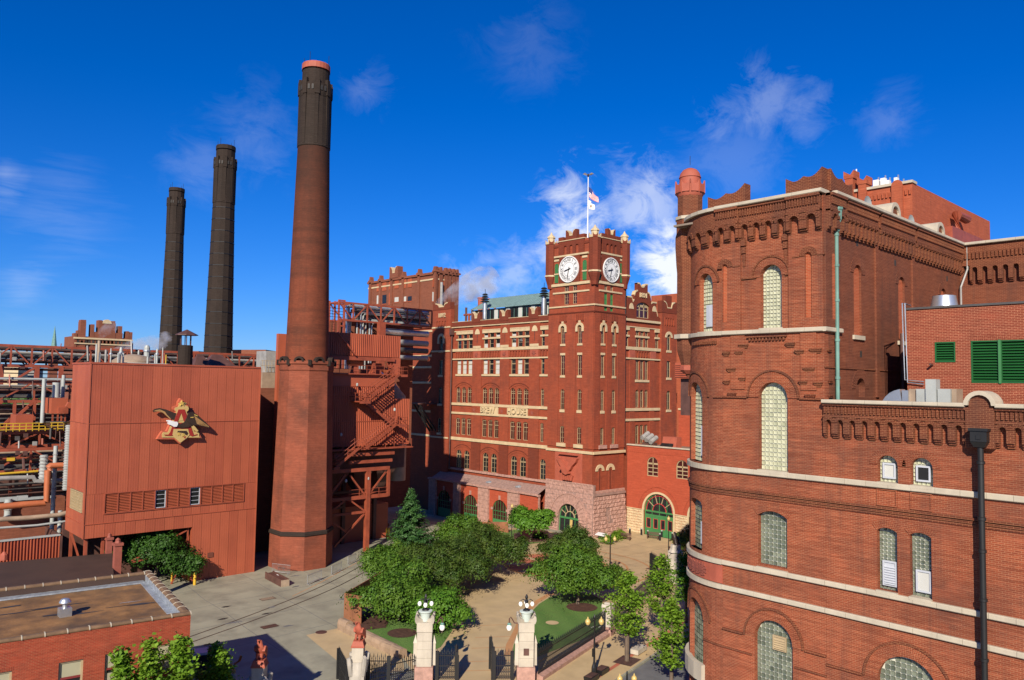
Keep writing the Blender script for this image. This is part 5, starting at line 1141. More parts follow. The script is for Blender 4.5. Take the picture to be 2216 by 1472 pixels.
MB().lathe(XTR+.1, YT+.0, [(.11, 12), (.11, 45)], 8).build('downpipe', 'steel_black', CT)
# granite base: left face with the entrance arch
FGL = FX(XT-.35)
def battered(z): return .35*max(0, (5.5-z)/6)
FGB = lambda u, w, d=0: Vector((XT-.15-battered(w)-d, u, w))
rows_ = 11; z0_, z1_ = -.8, 7.1; hh = (z1_-z0_)/rows_; dc = (82.26, 1.66); rin, rout = 2.16, 3.75
def rock(L, h, key, d=.16):
    rr2 = random.Random(key); m = MB(); c = .07; nx = 3
    xs_ = [0.012, c]+[c+(L-2*c)*(i+1)/nx for i in range(nx-1)]+[L-c, L-.012]; zs_ = [.012, c, h/2, h-c, h-.012]
    vs = []; 
    for j, z in enumerate(zs_):
        for i, x in enumerate(xs_):
            e = i in (0, len(xs_)-1) or j in (0, len(zs_)-1); vs.append((x, 0 if e else d*(.45+.65*rr2.random()), z))
    n = len(xs_); fs = [(j*n+i, j*n+i+1, (j+1)*n+i+1, (j+1)*n+i) for j in range(len(zs_)-1) for i in range(n-1)]
    return vs, fs
def rockrow(par, F, u0, u1, z0, z1, ln, mat, key, skip=None, d=.16):
    u = u0; k = 0; rr2 = random.Random(key)
    while u < u1-.05:
        L = min(ln*rr2.uniform(.75, 1.35), u1-u)
        if u1-u-L < ln*.35: L = u1-u
        if not (skip and skip(u, u+L, z0, z1)):
            vs, fs = rock(L, z1-z0, key*31+k, d); MB().add([F(u+x, z0+z, dd) for x, dd, z in vs], fs).build('stone', mat, par)
        u += L; k += 1
def skipdoor(a, b_, c, d):
    x = min(max(dc[0], a), b_); 
    mx = max(abs(a-dc[0]), abs(b_-dc[0]))
    cx = (a+b_)/2; cz2 = (c+d)/2
    return (abs(cx-dc[0]) < rout+.05 and cz2 < dc[1]) or math.hypot(cx-dc[0], max(0, cz2-dc[1])) < rout
MB().ext(FGB, [(YT-.3, -.8), (YTL+.1, -.8), (YTL+.1, 7.1), (YT-.3, 7.1)], -.5, -.02, [arch(80.1, 84.42, -.79, 3.82, 'r', 16)], back=False).build('granite_backing', 'granite_dark', CT)
for i in range(rows_): rockrow(CT, FGB, YT-.3, YTL+.1, z0_+i*hh, z0_+(i+1)*hh, 1.05, 'granite', 100+i, skipdoor, .08)
ring(FGB, *dc, rin, rin+.35, -.4, .12, 20, gap=.04).build('arch_roll', 'granite', CT)
for i in range(17):
    a0_ = math.pi*i/17; ring(FGB, *dc, rin+.36, rout-.1, -.1, .10+.04*(i % 2), 1, a0_, a0_+math.pi/17, gap=.06).build('voussoir', 'granite', CT)
ring(FGB, *dc, rout-.08, rout+.08, -.1, .2, 24, gap=0).build('arch_hood', 'granite', CT)
for s_ in (-1, 1):
    for i in range(5): zz_ = -.8+i*.49; u0 = dc[0]+s_*(rin+.0); u1 = dc[0]+s_*rout; rockrow(CT, FGB, min(u0, u1), max(u0, u1), zz_, zz_+.48, 1.0, 'granite', 300+i+s_*9, None, .10)
dw = window(CT, FGB, *door[:4], 'r', rec=.45, cols=4, rows=1, fm='green_paint', pm='glass', name='entrance_door', fw=.14, bw=.09)
MB().fbox(FGB, 80.2, 84.3, 1.45, 1.75, -.45, -.3).build('transom', 'green_paint', dw)
for a in (30, 60, 90, 120, 150): MB().ext(FGB, [(dc[0]+1.0*math.cos(R(a-2)), dc[1]+1.0*math.sin(R(a-2))), (dc[0]+2.05*math.cos(R(a-1)), dc[1]+2.05*math.sin(R(a-1))), (dc[0]+2.05*math.cos(R(a+1)), dc[1]+2.05*math.sin(R(a+1))), (dc[0]+1.0*math.cos(R(a+2)), dc[1]+1.0*math.sin(R(a+2)))], -.45, -.34).build('fan_bar', 'frame_tan', dw)
ring(FGB, *dc, .9, 1.02, -.45, -.33, 18, gap=0).build('fan_ring', 'frame_tan', dw)
MB().fbox(FGB, 81.7, 82.2, -.7, 1.4, -.42, -.38).build('door_leaf', 'gold_paint', dw)
# relief panel with eagle above the entrance
RP = MB().fbox(FTL, 79.66, 85.4, 7.2, 11.68, -.02, .2).build('relief_panel', 'terracotta', CT, label='terracotta relief panel of an eagle above the entrance')
def relief(pts, d): return MB().ext(FTL, [(82.5-x, 9.6+y) for x, y in pts], .19, d*1.9).build('relief_figure', 'terracotta', RP)
relief([(-2.2, 1.2), (-1.4, 1.0), (-.6, .4), (0, -.1), (.7, .5), (1.5, 1.0), (2.2, 1.3), (1.9, .7), (1.2, .1), (.8, -.5), (.2, -.9), (-.4, -.8), (-1.0, -.3), (-1.7, .5)], .42)
relief([(-.9, -.2), (-.3, .1), (.4, -.5), (.6, -1.1), (.1, -1.3), (-.6, -1.0)], .55); relief([(-1.3, -.35), (-.8, -.1), (-.7, -.5), (-1.1, -.6)], .6)
relief([(-1.9, 1.75), (2.1, 1.75), (2.0, 1.9), (-1.8, 1.9)], .36); relief([(-1.1, -1.4), (1.2, -1.4), (.9, -2.2), (-.8, -2.2)], .3)
for i in range(5): relief([(-.9+i*.4, -1.35), (-.75+i*.4, -1.35), (-.7+i*.35, -2.1), (-.8+i*.35, -2.1)], .4)
for u0, u1 in ((YT, 79.6), (85.45, YTL)): MB().fbox(FTL, u0, u1, 7.1, 11.7, -.02, .1).build('pilaster', 'brick_brew', CT)
stonerow(CT, FTL, YT-.05, YTL, 6.95, 7.2, .25, 1.4, 'granite')
# granite base: right face, rock-faced
FGR = lambda u, w, d=0: Vector((u, YT-.15-battered(w)-d, w))
MB().ext(FGR, [(XT-.4, -.9), (XTR+.25, -.9), (XTR+.05, 5.5), (XT-.2, 5.5)], -.4, -.02, back=False).build('granite_backing', 'granite_dark', CT)
for i in range(10):
    h_ = 6.0/10; rockrow(CT, FGR, XT-.35+.02*i, XTR+.2-.02*i, -.7+i*h_, -.7+(i+1)*h_, .95, 'granite', 500+i, (lambda a, b_, c, d: abs((a+b_)/2-92.9) < .45 and 1.2 < (c+d)/2 < 3.3))
MB().fbox(FGR, 92.55, 93.25, 1.3, 3.4, -.1, .02).build('slit_window', 'granite_dark', CT); MB().fbox(FGR, 92.8, 93.0, 1.4, 3.2, -.05, .03).build('slit_pane', 'granite', CT)
stonerow(CT, FTR, XT-.2, XTR+.1, 5.4, 5.75, .35, 1.6, 'granite_dark', facing='Y'); stonerow(CT, FTR, XT-.1, XTR, 5.75, 6.2, .2, 1.6, 'granite', facing='Y')
for c in (91.0, 93.5):
    MB().ext(FTR, arch(c-.28, c+.28, 6.2, 9.4, 'r'), -.01, .02).build('blind_niche', 'brick_pier', CT)
    ring(FTR, c, 9.15, .5, 1.0, -.02, .14, 9, gap=.03).build('cream_arch', CR, CT)
    for s_ in (-1, 1): MB().fbox(FTR, c+s_*.3-.08, c+s_*.3+.08, 6.2, 9.2, -.02, .1).build('niche_jamb', 'brick_brew', CT)
# flagpole with eagle and two flags
fpx, fpy = 93.5, UX(93.5, 1271.5, 520)[0]; ztop = UX(93.5, 1271, 384)[1]
FPO = thing('flagpole', 'white flagpole with dark eagle finial on the clock tower', 'flagpole', (fpx, fpy, 44.5))
MB().tube([(fpx, fpy, 44.5), (fpx, fpy, ztop)], [.13, .07], 8).build('pole', 'white', FPO)
m = MB().tube([(fpx, fpy, ztop), (fpx, fpy, ztop+.25), (fpx, fpy, ztop+.55)], [.08, .2, .08], 6); m.build('finial', 'eagle_brown', FPO)
wing_ = lambda s_: [(fpx, fpy, ztop+.35), (fpx+s_*.3, fpy-s_*.4, ztop+.75), (fpx+s_*.55, fpy-s_*.75, ztop+.55), (fpx+s_*.3, fpy-s_*.35, ztop+.3)]
for s_ in (-1, 1): MB().poly(wing_(s_)).build('finial_wing', 'eagle_brown', FPO)
def flag(name, label, z1, w, h, stripes, sag):
    fo = thing(name, label, 'flag', (fpx, fpy, z1-h)); right = cr.copy(); right.z = 0; right.normalize(); n = 10
    def P(s_, t): # s along fly, t down
        x = s_*w*.55; return Vector((fpx, fpy, z1))+right*x+Vector((.35*math.sin(s_*7+t*2)*.5, -.25*math.sin(s_*6+t)*.5, -t*h*(1-.45*s_)-s_*sag))
    for i, (t0, t1, mt, nm) in enumerate(stripes):
        s0, s1 = (0, 1) if nm != 'canton' else (0, .45); m = MB(); off_ = Vector((-.012, -.012, 0)) if nm == 'canton' else Vector((0, 0, 0))
        for k in range(n): a, b_ = s0+(s1-s0)*k/n, s0+(s1-s0)*(k+1)/n; m.poly([P(a, t0)+off_, P(b_, t0)+off_, P(b_, t1)+off_, P(a, t1)+off_])
        m.build(nm, mt, fo)
    return fo
zf = UX(93.5, 1272, 404)[1]
flag('flag', 'red and white striped flag with blue canton on the tower flagpole', zf, 2.9, 1.7, [(i/13, (i+1)/13, 'flag_red' if i % 2 == 0 else 'white', 'stripe') for i in range(13)]+[(0, 7/13, 'flag_blue', 'canton')], 1.7)
zf = UX(93.5, 1272, 433)[1]; flag('flag', 'white flag hanging below the striped one on the flagpole', zf, 1.9, 1.5, [(0, 1, 'white', 'cloth'), (.35, .65, 'eagle_tan', 'badge')], .75)
# ================================================================== south side of the brew house with the gable
YG = 78.0; FGs = FY(YG); SG = thing('brew_house_south_wing', 'gabled brick wing dated in cream numerals behind the clock tower', 'building', (100, YG, -.5))
gw = [(99.95, 103.4)]; sh = []
tri = lambda a, b_, n, g=.3: [(a+(b_-a+g)*i/n, a+(b_-a+g)*(i+1)/n-g) for i in range(n)]
for a, b_ in tri(100.0, 103.3, 3): sh += [(a, b_, 28.5, 30.0, 'f'), (a, b_, 30.4, 31.1, 'f'), (a, b_, 23.2, 26.4, 'f'), (a, b_, 18.7, 21.6, 'r'), (a, b_, 12.9, 15.9, 's')]
for a in (97.2, 105.2): sh += [(a, a+.95, 28.5, 30.0, 'f'), (a, a+.95, 30.4, 31.1, 'f')]
sh += [(99.95, 103.4, 32.6, 35.4, 'r' if 0 else 's')]
MB().ext(FGs, [(XTR, -.6), (106.4, -.6), (106.4, 33.0), (XTR, 33.0)], -.4, 0, [arch(*w, 8) for w in sh if w[2] < 32], back=False).build('south_wall', 'brick_brew', SG)
gp = [(97.4, 33.0), (106.3, 33.0), (106.3, 33.6), (105.6, 34.0), (105.3, 34.8), (105.3, 36.2), (104.2, 36.2), (103.9, 36.0), (103.7, 37.0), (103.3, 37.6), (102.9, 37.7), (102.9, 39.0), (102.3, 39.0), (101.8, 38.5), (101.2, 38.5), (100.7, 39.0), (100.2, 39.0), (100.2, 37.8), (99.7, 37.6), (99.4, 37.0), (99.3, 36.2), (99.0, 35.9), (98.7, 36.6), (97.6, 36.6), (97.6, 35.0)]
MB().ext(FGs, gp, -.5, .15, [arch(99.95, 103.4, 33.3, 35.9, 's', 8)]).build('gable', 'brick_pier', SG)
m = MB(); q = gp[3:]
for i in range(len(q)-1):
    if abs(q[i][0]-q[i+1][0]) > .25: m.hexa([FGs(q[i][0], q[i][1]-.2, -.52), FGs(q[i+1][0], q[i+1][1]-.2, -.52), FGs(*q[i+1], -.52), FGs(*q[i], -.52), FGs(q[i][0], q[i][1]-.2, .22), FGs(q[i+1][0], q[i+1][1]-.2, .22), FGs(q[i+1][0], q[i+1][1]+.04, .22), FGs(q[i][0], q[i][1]+.04, .22)])
m.build('gable_coping', CR, SG, kind='stuff')
text('1891', FGs, 101.6, 37.0, 1.1, .14, .34, 1).build('date_numerals', CR, SG)
window(SG, FGs, 99.95, 103.4, 33.3, 35.9, 's', rec=.2, cols=3, rows=1, fm='frame_tan', pm='glass_red', fw=.12, bw=.2, transom=34.6)
for w in sh[:-1]: window(SG, FGs, *w, rec=.22, cols=2, rows=2, fm='frame_tan', pm='glass_red', fw=.06)
for c in (98.6, 104.7): MB().ext(FGs, [(c+.55*math.cos(math.pi*i/10), 34.6+.95*math.sin(math.pi*i/10)) for i in range(11)], .14, .22).build('fan_stone', CR, SG)
for z0, z1, d in ((32.6, 33.0, .3), (31.62, 31.8, .12), (27.98, 28.48, .3), (26.46, 26.72, .22), (18.16, 18.62, .22), (16.56, 16.94, .22)): stonerow(SG, FGs, XTR+.02, 106.4, z0, z1, d, 1.6, CR, facing='Y')
for z0, z1 in ((31.12, 31.6), (30.04, 30.36)):
    for a, b_ in ((99.8, 103.5), (97.0, 98.3), (105.0, 106.3)): stonerow(SG, FGs, a, b_, z0, z1, .13, 1.6, CR, name='lintel_stone', facing='Y')
stonerow(SG, FGs, 99.8, 103.5, 22.8, 23.18, .14, 2, CR, name='sill_stone', facing='Y')
m = MB(); arcade(m, FGs, 99.9, 103.4, 5, 27.95, 26.9, -.02, .2); m.build('corbel_arcade', 'brick_brew', SG)
for c in (98.9, 104.4): MB().fbox(FGs, c-.75, c+.75, 26.75, 27.96, .0, .22).build('plaque', 'terracotta', SG)
for a, b_ in ((98.4, 99.7), (103.6, 104.9)): MB().fbox(FGs, a, b_, 0, 26.4, -.02, .12).build('pier', 'brick_brew', SG)
# right pavilion of that side
FPv = FY(YG-.4); pv2 = [(107.9, 109.0, z0, z1, k) for z0, z1, k in ((28.3, 31.0, 'r'), (23.7, 26.5, 'f'), (18.3, 21.5, 'r'))]
MB().ext(FPv, [(106.4, -.6), (110.7, -.6), (110.7, 34.6), (106.4, 34.6)], -.8, 0, [arch(*w) for w in pv2]).build('pavilion_wall', 'brick_brew', SG)
for w in pv2: window(SG, FPv, *w, cols=2, rows=2); stonerow(SG, FPv, w[0]-.15, w[1]+.15, w[2]-.4, w[2]-.02, .1, 2, CR, name='sill_stone', facing='Y')
ring(FPv, 108.45, 30.45, .56, 1.05, -.02, .1, 8, gap=.02).build('cream_arch', CR, SG)
m = MB(); arcade(m, FPv, 107.2, 109.9, 4, 33.9, 32.6, -.02, .15); m.build('corbel_arcade', 'brick_brew', SG)
horned(FPv, 106.3, 110.8, 34.6, 36.6, -.8, .06, SG); MB().fbox(FPv, 107.6, 109.4, 34.6, 37.6, -.8, -.1).build('merlon', 'brick_pier', SG)
MB().box((110.7, YG+.4, -.6), (111.2, 90, 34)).build('east_wall', 'brick_brew', SG)
u, z = UY(90, 1432, 636); u2 = UY(90, 1475, 640)[0]; MB().box((u+10, 88, 0), (u2+14, 100, 41.5)).build('far_block', 'brick_bg_light', None, label='plain orange brick block peeping out behind the south wing', cat='building')
# ================================================================== annex with the green doors
XA = 97.2; FA = FX(XA); AX = thing('entrance_annex', 'low red brick annex with arched green entrance doors and cream stone base', 'building', (XA, 68, -.5))
def au(px, py): return UX(XA, px, py)
ztA = au(1371, 960)[1]; yLft = YT-.35
dl = au(1393, 1140)[0]; dr_ = au(1457.5, 1140)[0]; dtp = au(1424, 1069)[1]; dbs = -.5; spz = dtp-(dl-dr_)/2
aw = [(au(1424, 1010)[0], au(1400, 1010)[0], au(1412, 1031)[1], au(1412, 989)[1], 'r'), (au(1489, 1019)[0], au(1463, 1019)[0], au(1476, 1037)[1], au(1476, 996)[1], 'r')]
d2c = (dl+dr_)/2-8.2; hw_ = (dl-dr_)/2
MB().ext(FA, [(50, -.6), (yLft, -.6), (yLft, ztA-.3), (50, ztA-.3)], -.5, 0, [arch(*w) for w in aw]+[arch(dr_, dl, dbs, dtp, 'r', 16), arch(d2c-hw_, d2c+hw_, dbs, dtp, 'r', 16)], back=False).build('front_wall', 'brick_annex', AX)
MB().box((XA+.2, 50, ztA-.7), (XA+13, yLft, ztA-.6)).build('roof', 'roof_grey', AX)
MB().box((XA+9, 50, 8), (XA+9.3, 74, 18.4)).build('rear_wall', 'brick_annex', AX)
stonerow(AX, FX(XA+9), 50, 74, 18.4, 18.7, .15, 1.8, CR)
stonerow(AX, FA, 50, yLft, ztA-.3, ztA-.1, .18, 1.8, 'cream_light', d0=-.5); dent(FA, 50, yLft, ztA-1.3, ztA-1.0, .4, .06, 'brick_annex', AX)
for w in aw:
    window(AX, FA, *w, rec=.2, cols=2, rows=3, fm='frame_tan', pm='glass_red', fw=.12, bw=.12)
for c in ((dl+dr_)/2, d2c):
    ring(FA, c, spz, hw_-.02, hw_+.28, -.1, .12, 18, gap=.02).build('cream_arch', CR, AX); ring(FA, c, spz, hw_+.95, hw_+1.05, -.02, .08, 30, gap=0).build('arch_hood', 'brick_annex', AX); ring(FA, c, spz, hw_+.3, hw_+.9, -.02, .03, 50, gap=.12).build('arch_bricks', 'brick_annex', AX)
    for s_ in (-1, 1): MB().fbox(FA, c+s_*(hw_+.14)-.14, c+s_*(hw_+.14)+.14, -.5, spz, -.1, .12).build('door_jamb', CR, AX)
    dd = window(AX, FA, c-hw_+.02, c+hw_-.02, dbs, dtp-.02, 'r', rec=.3, cols=4, rows=1, fm='green_paint', pm='glass', name='entrance_door', fw=.16, bw=.10)
    for z, h_ in ((dbs+2.85, .3), (spz-.15, .2)): MB().fbox(FA, c-hw_+.1, c+hw_-.1, z, z+h_, -.32, -.18).build('transom', 'green_paint', dd)
    for r0_ in (hw_-.35, hw_*.45): ring(FA, c, spz, r0_-.035, r0_+.035, -.31, -.2, 18, gap=0).build('fan_ring', 'flag_red', dd)
    for a in (36, 72, 108, 144): MB().ext(FA, [(c+r0_*math.cos(R(a+k)), spz+r0_*math.sin(R(a+k))) for r0_, k in ((hw_*.45, -2), (hw_-.1, -1), (hw_-.1, 1), (hw_*.45, 2))], -.31, -.2).build('fan_bar', 'frame_tan', dd)
    for i in range(4):
        u0 = c-hw_+.1+(2*hw_-.2)*i/4; L = (2*hw_-.2)/4
        lf = MB().ext(FA, [(u0+.02, dbs+.02), (u0+L-.02, dbs+.02), (u0+L-.02, dbs+2.84), (u0+.02, dbs+2.84)], -.3, -.2, [[(u0+.26, dbs+1.1), (u0+L-.26, dbs+1.1), (u0+L-.26, dbs+2.55), (u0+.26, dbs+2.55)]]).build('door_leaf', 'green_paint', dd)
        MB().ext(FA, [(u0+.26, dbs+1.1), (u0+L-.26, dbs+1.1), (u0+L-.26, dbs+2.55), (u0+.26, dbs+2.55)], -.28, -.21, [[(u0+.32, dbs+1.16), (u0+L-.32, dbs+1.16), (u0+L-.32, dbs+2.49), (u0+.32, dbs+2.49)]]).build('pane_frame', 'flag_red', dd)
# cream stone dado
for a, b_ in ((dl+.3, yLft), (d2c+hw_+.3, dr_-.3)):
    n = 9; h_ = (spz+.5)/n
    for i in range(n): rockrow(AX, FA, a, b_, -.5+i*h_, -.5+(i+1)*h_, .9, 'cream', 700+i, None, .10)
    stonerow(AX, FA, a, b_, spz, spz+.12, .16, 2, CR)
for k in range(3):
    u = au(1428+18*k, 1085)[0]
# rooftop units on the annex
for (px, w_, lb) in ((1404, 2.0, 'cylindrical grey tank rack on annex roof'), (1450, 2.6, 'orange box unit with dark solar panel on annex roof')):
    u = UX(XA+3, px, 955)[0]; e_ = thing('rooftop_unit', lb, 'roof unit', (XA+3, u, ztA-.6))
    if px < 1420:
        for k in range(3): MB().tube([(XA+2.2, u-.9+k*.8, ztA+.2+.3*k), (XA+3.8, u-.9+k*.8, ztA+.9+.3*k)], .38, 10).build('drum', 'pipe_grey', e_)
        MB().box((XA+2.6, u-1.2, ztA-.6), (XA+3.6, u+1.0, ztA+.1)).build('frame', 'steel_dark', e_)
    else:
        MB().hexa([(XA+2.6, u-1.3, ztA-.6), (XA+4.2, u-1.3, ztA-.6), (XA+4.2, u+1.3, ztA-.6), (XA+2.6, u+1.3, ztA-.6), (XA+3.0, u-1.3, ztA+1.2), (XA+4.2, u-1.3, ztA+1.2), (XA+4.2, u+1.3, ztA+1.2), (XA+3.0, u+1.3, ztA+1.2)]).build('casing', 'terracotta', e_)
        MB().hexa([(XA+1.7, u-1.0, ztA-.5), (XA+2.5, u-1.0, ztA+.2), (XA+2.5, u+1.2, ztA+.2), (XA+1.7, u+1.2, ztA-.5), (XA+1.7, u-1.0, ztA-.46), (XA+2.5, u-1.0, ztA+.24), (XA+2.5, u+1.2, ztA+.24), (XA+1.7, u+1.2, ztA-.46)]).build('dark_panel', 'glass', e_)
# bridge between annex and stock house: red louvred box
u, z = UX(62, 1478, 800); BX = thing('red_louvre_box', 'small red louvred duct box bridging to the stock house corner', 'duct', (62, u, z))
a, b_ = UX(62, 1461, 785), UX(62, 1494, 819)
MB().fbox(FX(62), b_[0]-1, a[0], b_[1], a[1], -3, 0).build('casing', 'metal_red', BX)
for i in range(7): zz_ = b_[1]+.1+i*(a[1]-b_[1]-.2)/7; MB().fbox(FX(62), b_[0]-1, a[0], zz_, zz_+.06, -.02, .08).build('slat', 'steel_red', BX)
MB().box((62.5, b_[0]-1, b_[1]-3.5), (65, a[0]-.3, b_[1]-.02)).build('support', 'steel_dark', BX)
# ================================================================== chimneys
def chimney(cx, cy, zb, zt, rb, rt, oct_, sooty, label):
    o = thing('chimney', label, 'chimney', (cx, cy, 0), 'tall brick chimneys'); mat = 'brick_soot' if sooty else 'brick_chimney'
    def rad(z): return rb+(rt-rb)*(z-zb)/(zt-zb)
    zc0, zc1, zc2 = zt-10.6, zt-4.4, zt-2.8
    if oct_:
        r0, r1 = 3.62, 3.15
        MB().lathe(cx, cy, [(r0+.12, -.2), (r0+.08, 3.9)], 8, R(22.5)).build('plinth', 'brick_chimney_base', o)
        MB().lathe(cx, cy, [(r0+.1, 3.9), (r0+.22, 4.0), (r0+.18, 4.3), (r0, 4.45)], 8, R(22.5)).build('plinth_moulding', 'brick_soot', o)
        MB().lathe(cx, cy, [(r0, 4.4), (r1, zb-1.2)], 8, R(22.5)).build('octagon_base', 'brick_chimney_base', o)
        MB().lathe(cx, cy, [(r1, zb-1.25), (r1+.12, zb-1.1), (r1+.12, zb-.5), (r1+.28, zb-.35), (r1+.28, zb)], 8, R(22.5)).build('base_cornice', 'brick_chimney_base', o)
        for i in range(8):
            a = R(45*i); c, s_ = math.cos(a), math.sin(a); ap = (r1+.28)*math.cos(R(22.5)); F_ = lambda u, w, d=0, c=c, s_=s_, ap=ap: Vector((cx+c*(ap+d)-s_*u, cy+s_*(ap+d)+c*u, w))
            hw = (r1+.28)*math.sin(R(22.5))
            for k in (-1, 1): MB().fbox(F_, k*hw*.98-.16, k*hw*.98+.16, zb-.55, zb+.12, -.3, .1).build('cornice_block', 'brick_soot', o)
            ring(F_, 0, zb-.1, .38, .62, -.5, .08, 6, gap=0).build('cornice_hood', 'brick_soot', o)
    n = 24 if not sooty else 14
    MB().lathe(cx, cy, [(rad(zb), zb-.3)]+[(rad(zb+(zc0-zb)*i/12), zb+(zc0-zb)*i/12) for i in range(1, 13)], n).build('shaft', mat, o, smooth=not sooty)
    rc = rad(zc0)
    MB().lathe(cx, cy, [(rc, zc0-.1), (rc+.09, zc0), (rc+.05, zc0+.3), (rc-.06, zc1), (rc-.02, zc1+.1), (rc+.04, zc1+.5), (rc+.04, zc2), (rc-.06, zc2+.02)], n).build('crown_drum', 'brick_soot', o)
    MB().lathe(cx, cy, [(rt, zc2-.2), (rt-.02, zt-.9), (rt+.06, zt-.88)], n).build('neck', 'brick_soot', o)
    MB().lathe(cx, cy, [(rt+.05, zt-.75), (rt+.05, zt-.1), (rt, zt), (rt-.35, zt), (rt-.35, zt-1.0)], n, cap=False).build('rim', 'brick_soot' if sooty else 'terracotta', o)
    MB().lathe(cx, cy, [(.02, zt-.8), (rt-.3, zt-.8)], n, cap=False).build('mouth', 'dirt_and_shade', o)
    k = 8
    for i in range(k):
        a = 2*math.pi*i/k+R(22.5); c, s_ = math.cos(a), math.sin(a); r_ = rc-.04; F_ = lambda u, w, d=0, c=c, s_=s_, r_=r_: Vector((cx+c*(r_+d)-s_*u, cy+s_*(r_+d)+c*u, w))
        MB().fbox(F_, -.2, .2, zc0+.2, zc1+.2, -.3, .11).build('crown_rib', 'brick_soot', o)
        MB().fbox(F_, -.3, .3, zc1+.2, zc2+.25, -.3, .2).build('crown_corbel', 'brick_soot', o)
        MB().fbox(F_, -.24, .24, zc2+.25, zc2+.6, -.25, .14).build('crown_merlon', 'brick_soot', o)
        a2 = a+math.pi/k; c2, s2 = math.cos(a2), math.sin(a2); F2 = lambda u, w, d=0, c2=c2, s2=s2, r_=r_: Vector((cx+c2*(r_+d)-s2*u, cy+s2*(r_+d)+c2*u, w))
        for q in (-.24, .24): MB().ext(F2, arch(q-.13, q+.13, zc1+.7, zc1+1.35, 'r', 4), -.1, .14).build('crown_niche', 'dirt_and_shade', o)  # no recess here: near-black plates painted as shaded niches
    if sooty:
        z = zb+1.0
        while z < zc0-1: MB().lathe(cx, cy, [(rad(z)+.01, z), (rad(z)+.05, z+.01), (rad(z)+.05, z+.13), (rad(z)+.01, z+.14)], n, cap=False).build('iron_band', 'steel_black', o); z += 2.1
    for i in range(4):
        a = i*math.pi/2+.6; MB().tube([(cx+rt*math.cos(a), cy+rt*math.sin(a), zt-.2), (cx+rt*math.cos(a), cy+rt*math.sin(a), zt+1.1)], .03, 5).build('lightning_rod', 'steel_black', o)
    return o
chimney(46.3, 86.6, 24.5, 61.6, 2.6, 1.68, True, False, 'tallest round brick chimney on an octagonal base, nearest of the three')
def atdepth(px, py, dep): return CP+ray(px, py)*(dep/FPX)
mp_ = atdepth(471, 787, 139); zt_m = atdepth(490, 309, 139).z; chimney(mp_.x, mp_.y, 10, zt_m, 2.8, 1.66, False, True, 'middle soot-black brick chimney with iron bands behind red metal building')
lp_ = atdepth(367, 785, 175); zt_l = atdepth(381, 403, 175).z; chimney(lp_.x, lp_.y, 10, zt_l, 2.8, 1.66, False, True, 'farthest and leftmost dark brick chimney, the shortest in the photo')
# ================================================================== red metal-clad building with the emblem
XM0, XM1, YM = 22.3, 40.3, 86.5; YMB = 93.4; ZM = 23.5; FMB = FY(YM); FML = FX(XM0)
MBD = thing('metal_building', 'big red corrugated metal building carrying the letter and eagle emblem', 'building', (XM0, YM, 0))
def panelmesh(w, h, facing, ribs=4, dep=.004):
    m = MB(); prof = []; p = w/ribs
    for i in range(ribs): prof += [(i*p+.0*p, 0), (i*p+.55*p, 0), (i*p+.65*p, dep), (i*p+.9*p, dep)]
    prof += [(w-.03, 0), (w-.028, -.03), (w-.004, -.03)]
    a = [(x, -d, 0) for x, d in prof]; b_ = [(x, -d, h) for x, d in prof]
    vs = a+b_; n = len(a)
    if facing == 'X': vs = [(y, x, z) for x, y, z in vs]
    return m.add(vs, [(i, i+1, n+i+1, n+i) for i in range(n-1)]).mesh('panel')
def panelwall(par, F, facing, u0, u1, w0, w1, pw, mats=('metal_red', 'metal_red_b'), d=.02, ribs=4, dep=.004):
    n = max(1, round((u1-u0)/pw)); L = (u1-u0)/n
    for i in range(n):
        mt = mats[0] if random.random() < .6 else mats[1]
        me = shared(('panel', round(L, 3), round(w1-w0, 3), facing, mt, ribs), lambda: panelmesh(L, w1-w0-.02, facing, ribs, dep), mt)
        obj('panel', me, par, F(u0+i*L, w0, d))
XO = 33.1; ZO = 5.9; random.seed(5)
lz0, lz1 = 8.27, 10.22; lx0, lx1 = 24.17, 38.73
pw = (XM1-XM0)/18
panelwall(MBD, FMB, 'Y', XM0, XM1, 17.42, ZM, pw); panelwall(MBD, FMB, 'Y', XM0, XM1, lz1+.06, 17.4, pw)
panelwall(MBD, FMB, 'Y', XM0, lx0-.08, 7.3, lz1+.06, pw); panelwall(MBD, FMB, 'Y', lx1+.08, XM1, 7.3, lz1+.06, pw); panelwall(MBD, FMB, 'Y', lx0-.08, lx1+.08, 7.3, lz0-.06, pw)
panelwall(MBD, FMB, 'Y', XM0, XO, ZO, 7.28, pw); panelwall(MBD, FMB, 'Y', XO, XM1, 0, 7.28, pw)
ly0, ly1 = 87.2, 91.6; lzb, lzt = 8.4, 10.4
panelwall(MBD, FML, 'X', YM, YMB, 17.42, ZM, 1.0); panelwall(MBD, FML, 'X', YM, YMB, lzt+.05, 17.4, 1.0); panelwall(MBD, FML, 'X', YM, YMB, ZO, lzb-.05, 1.0); panelwall(MBD, FML, 'X', YM, ly0-.05, lzb-.05, lzt+.05, 1.0); panelwall(MBD, FML, 'X', ly1+.05, YMB, lzb-.05, lzt+.05, 1.0)
for F, u0, u1 in ((FMB, XM0, XM1), (FML, YM, YMB)):
    MB().fbox(F, u0-.0, u1, 17.38, 17.44, -.02, .085).build('seam_flashing', 'metal_red_b', MBD); MB().fbox(F, u0, u1, 7.26, 7.32, -.02, .085).build('seam_flashing', 'metal_red_b', MBD)
    MB().fbox(F, u0-.05, u1+.02, ZM-.04, ZM+.14, -.3, .1).build('parapet_cap', 'metal_red_b', MBD)
for x, y in ((XM0, YM),): MB().box((x-.10, y-.10, ZO), (x+.02, y+.02, ZM)).build('corner_flashing', 'metal_red', MBD)
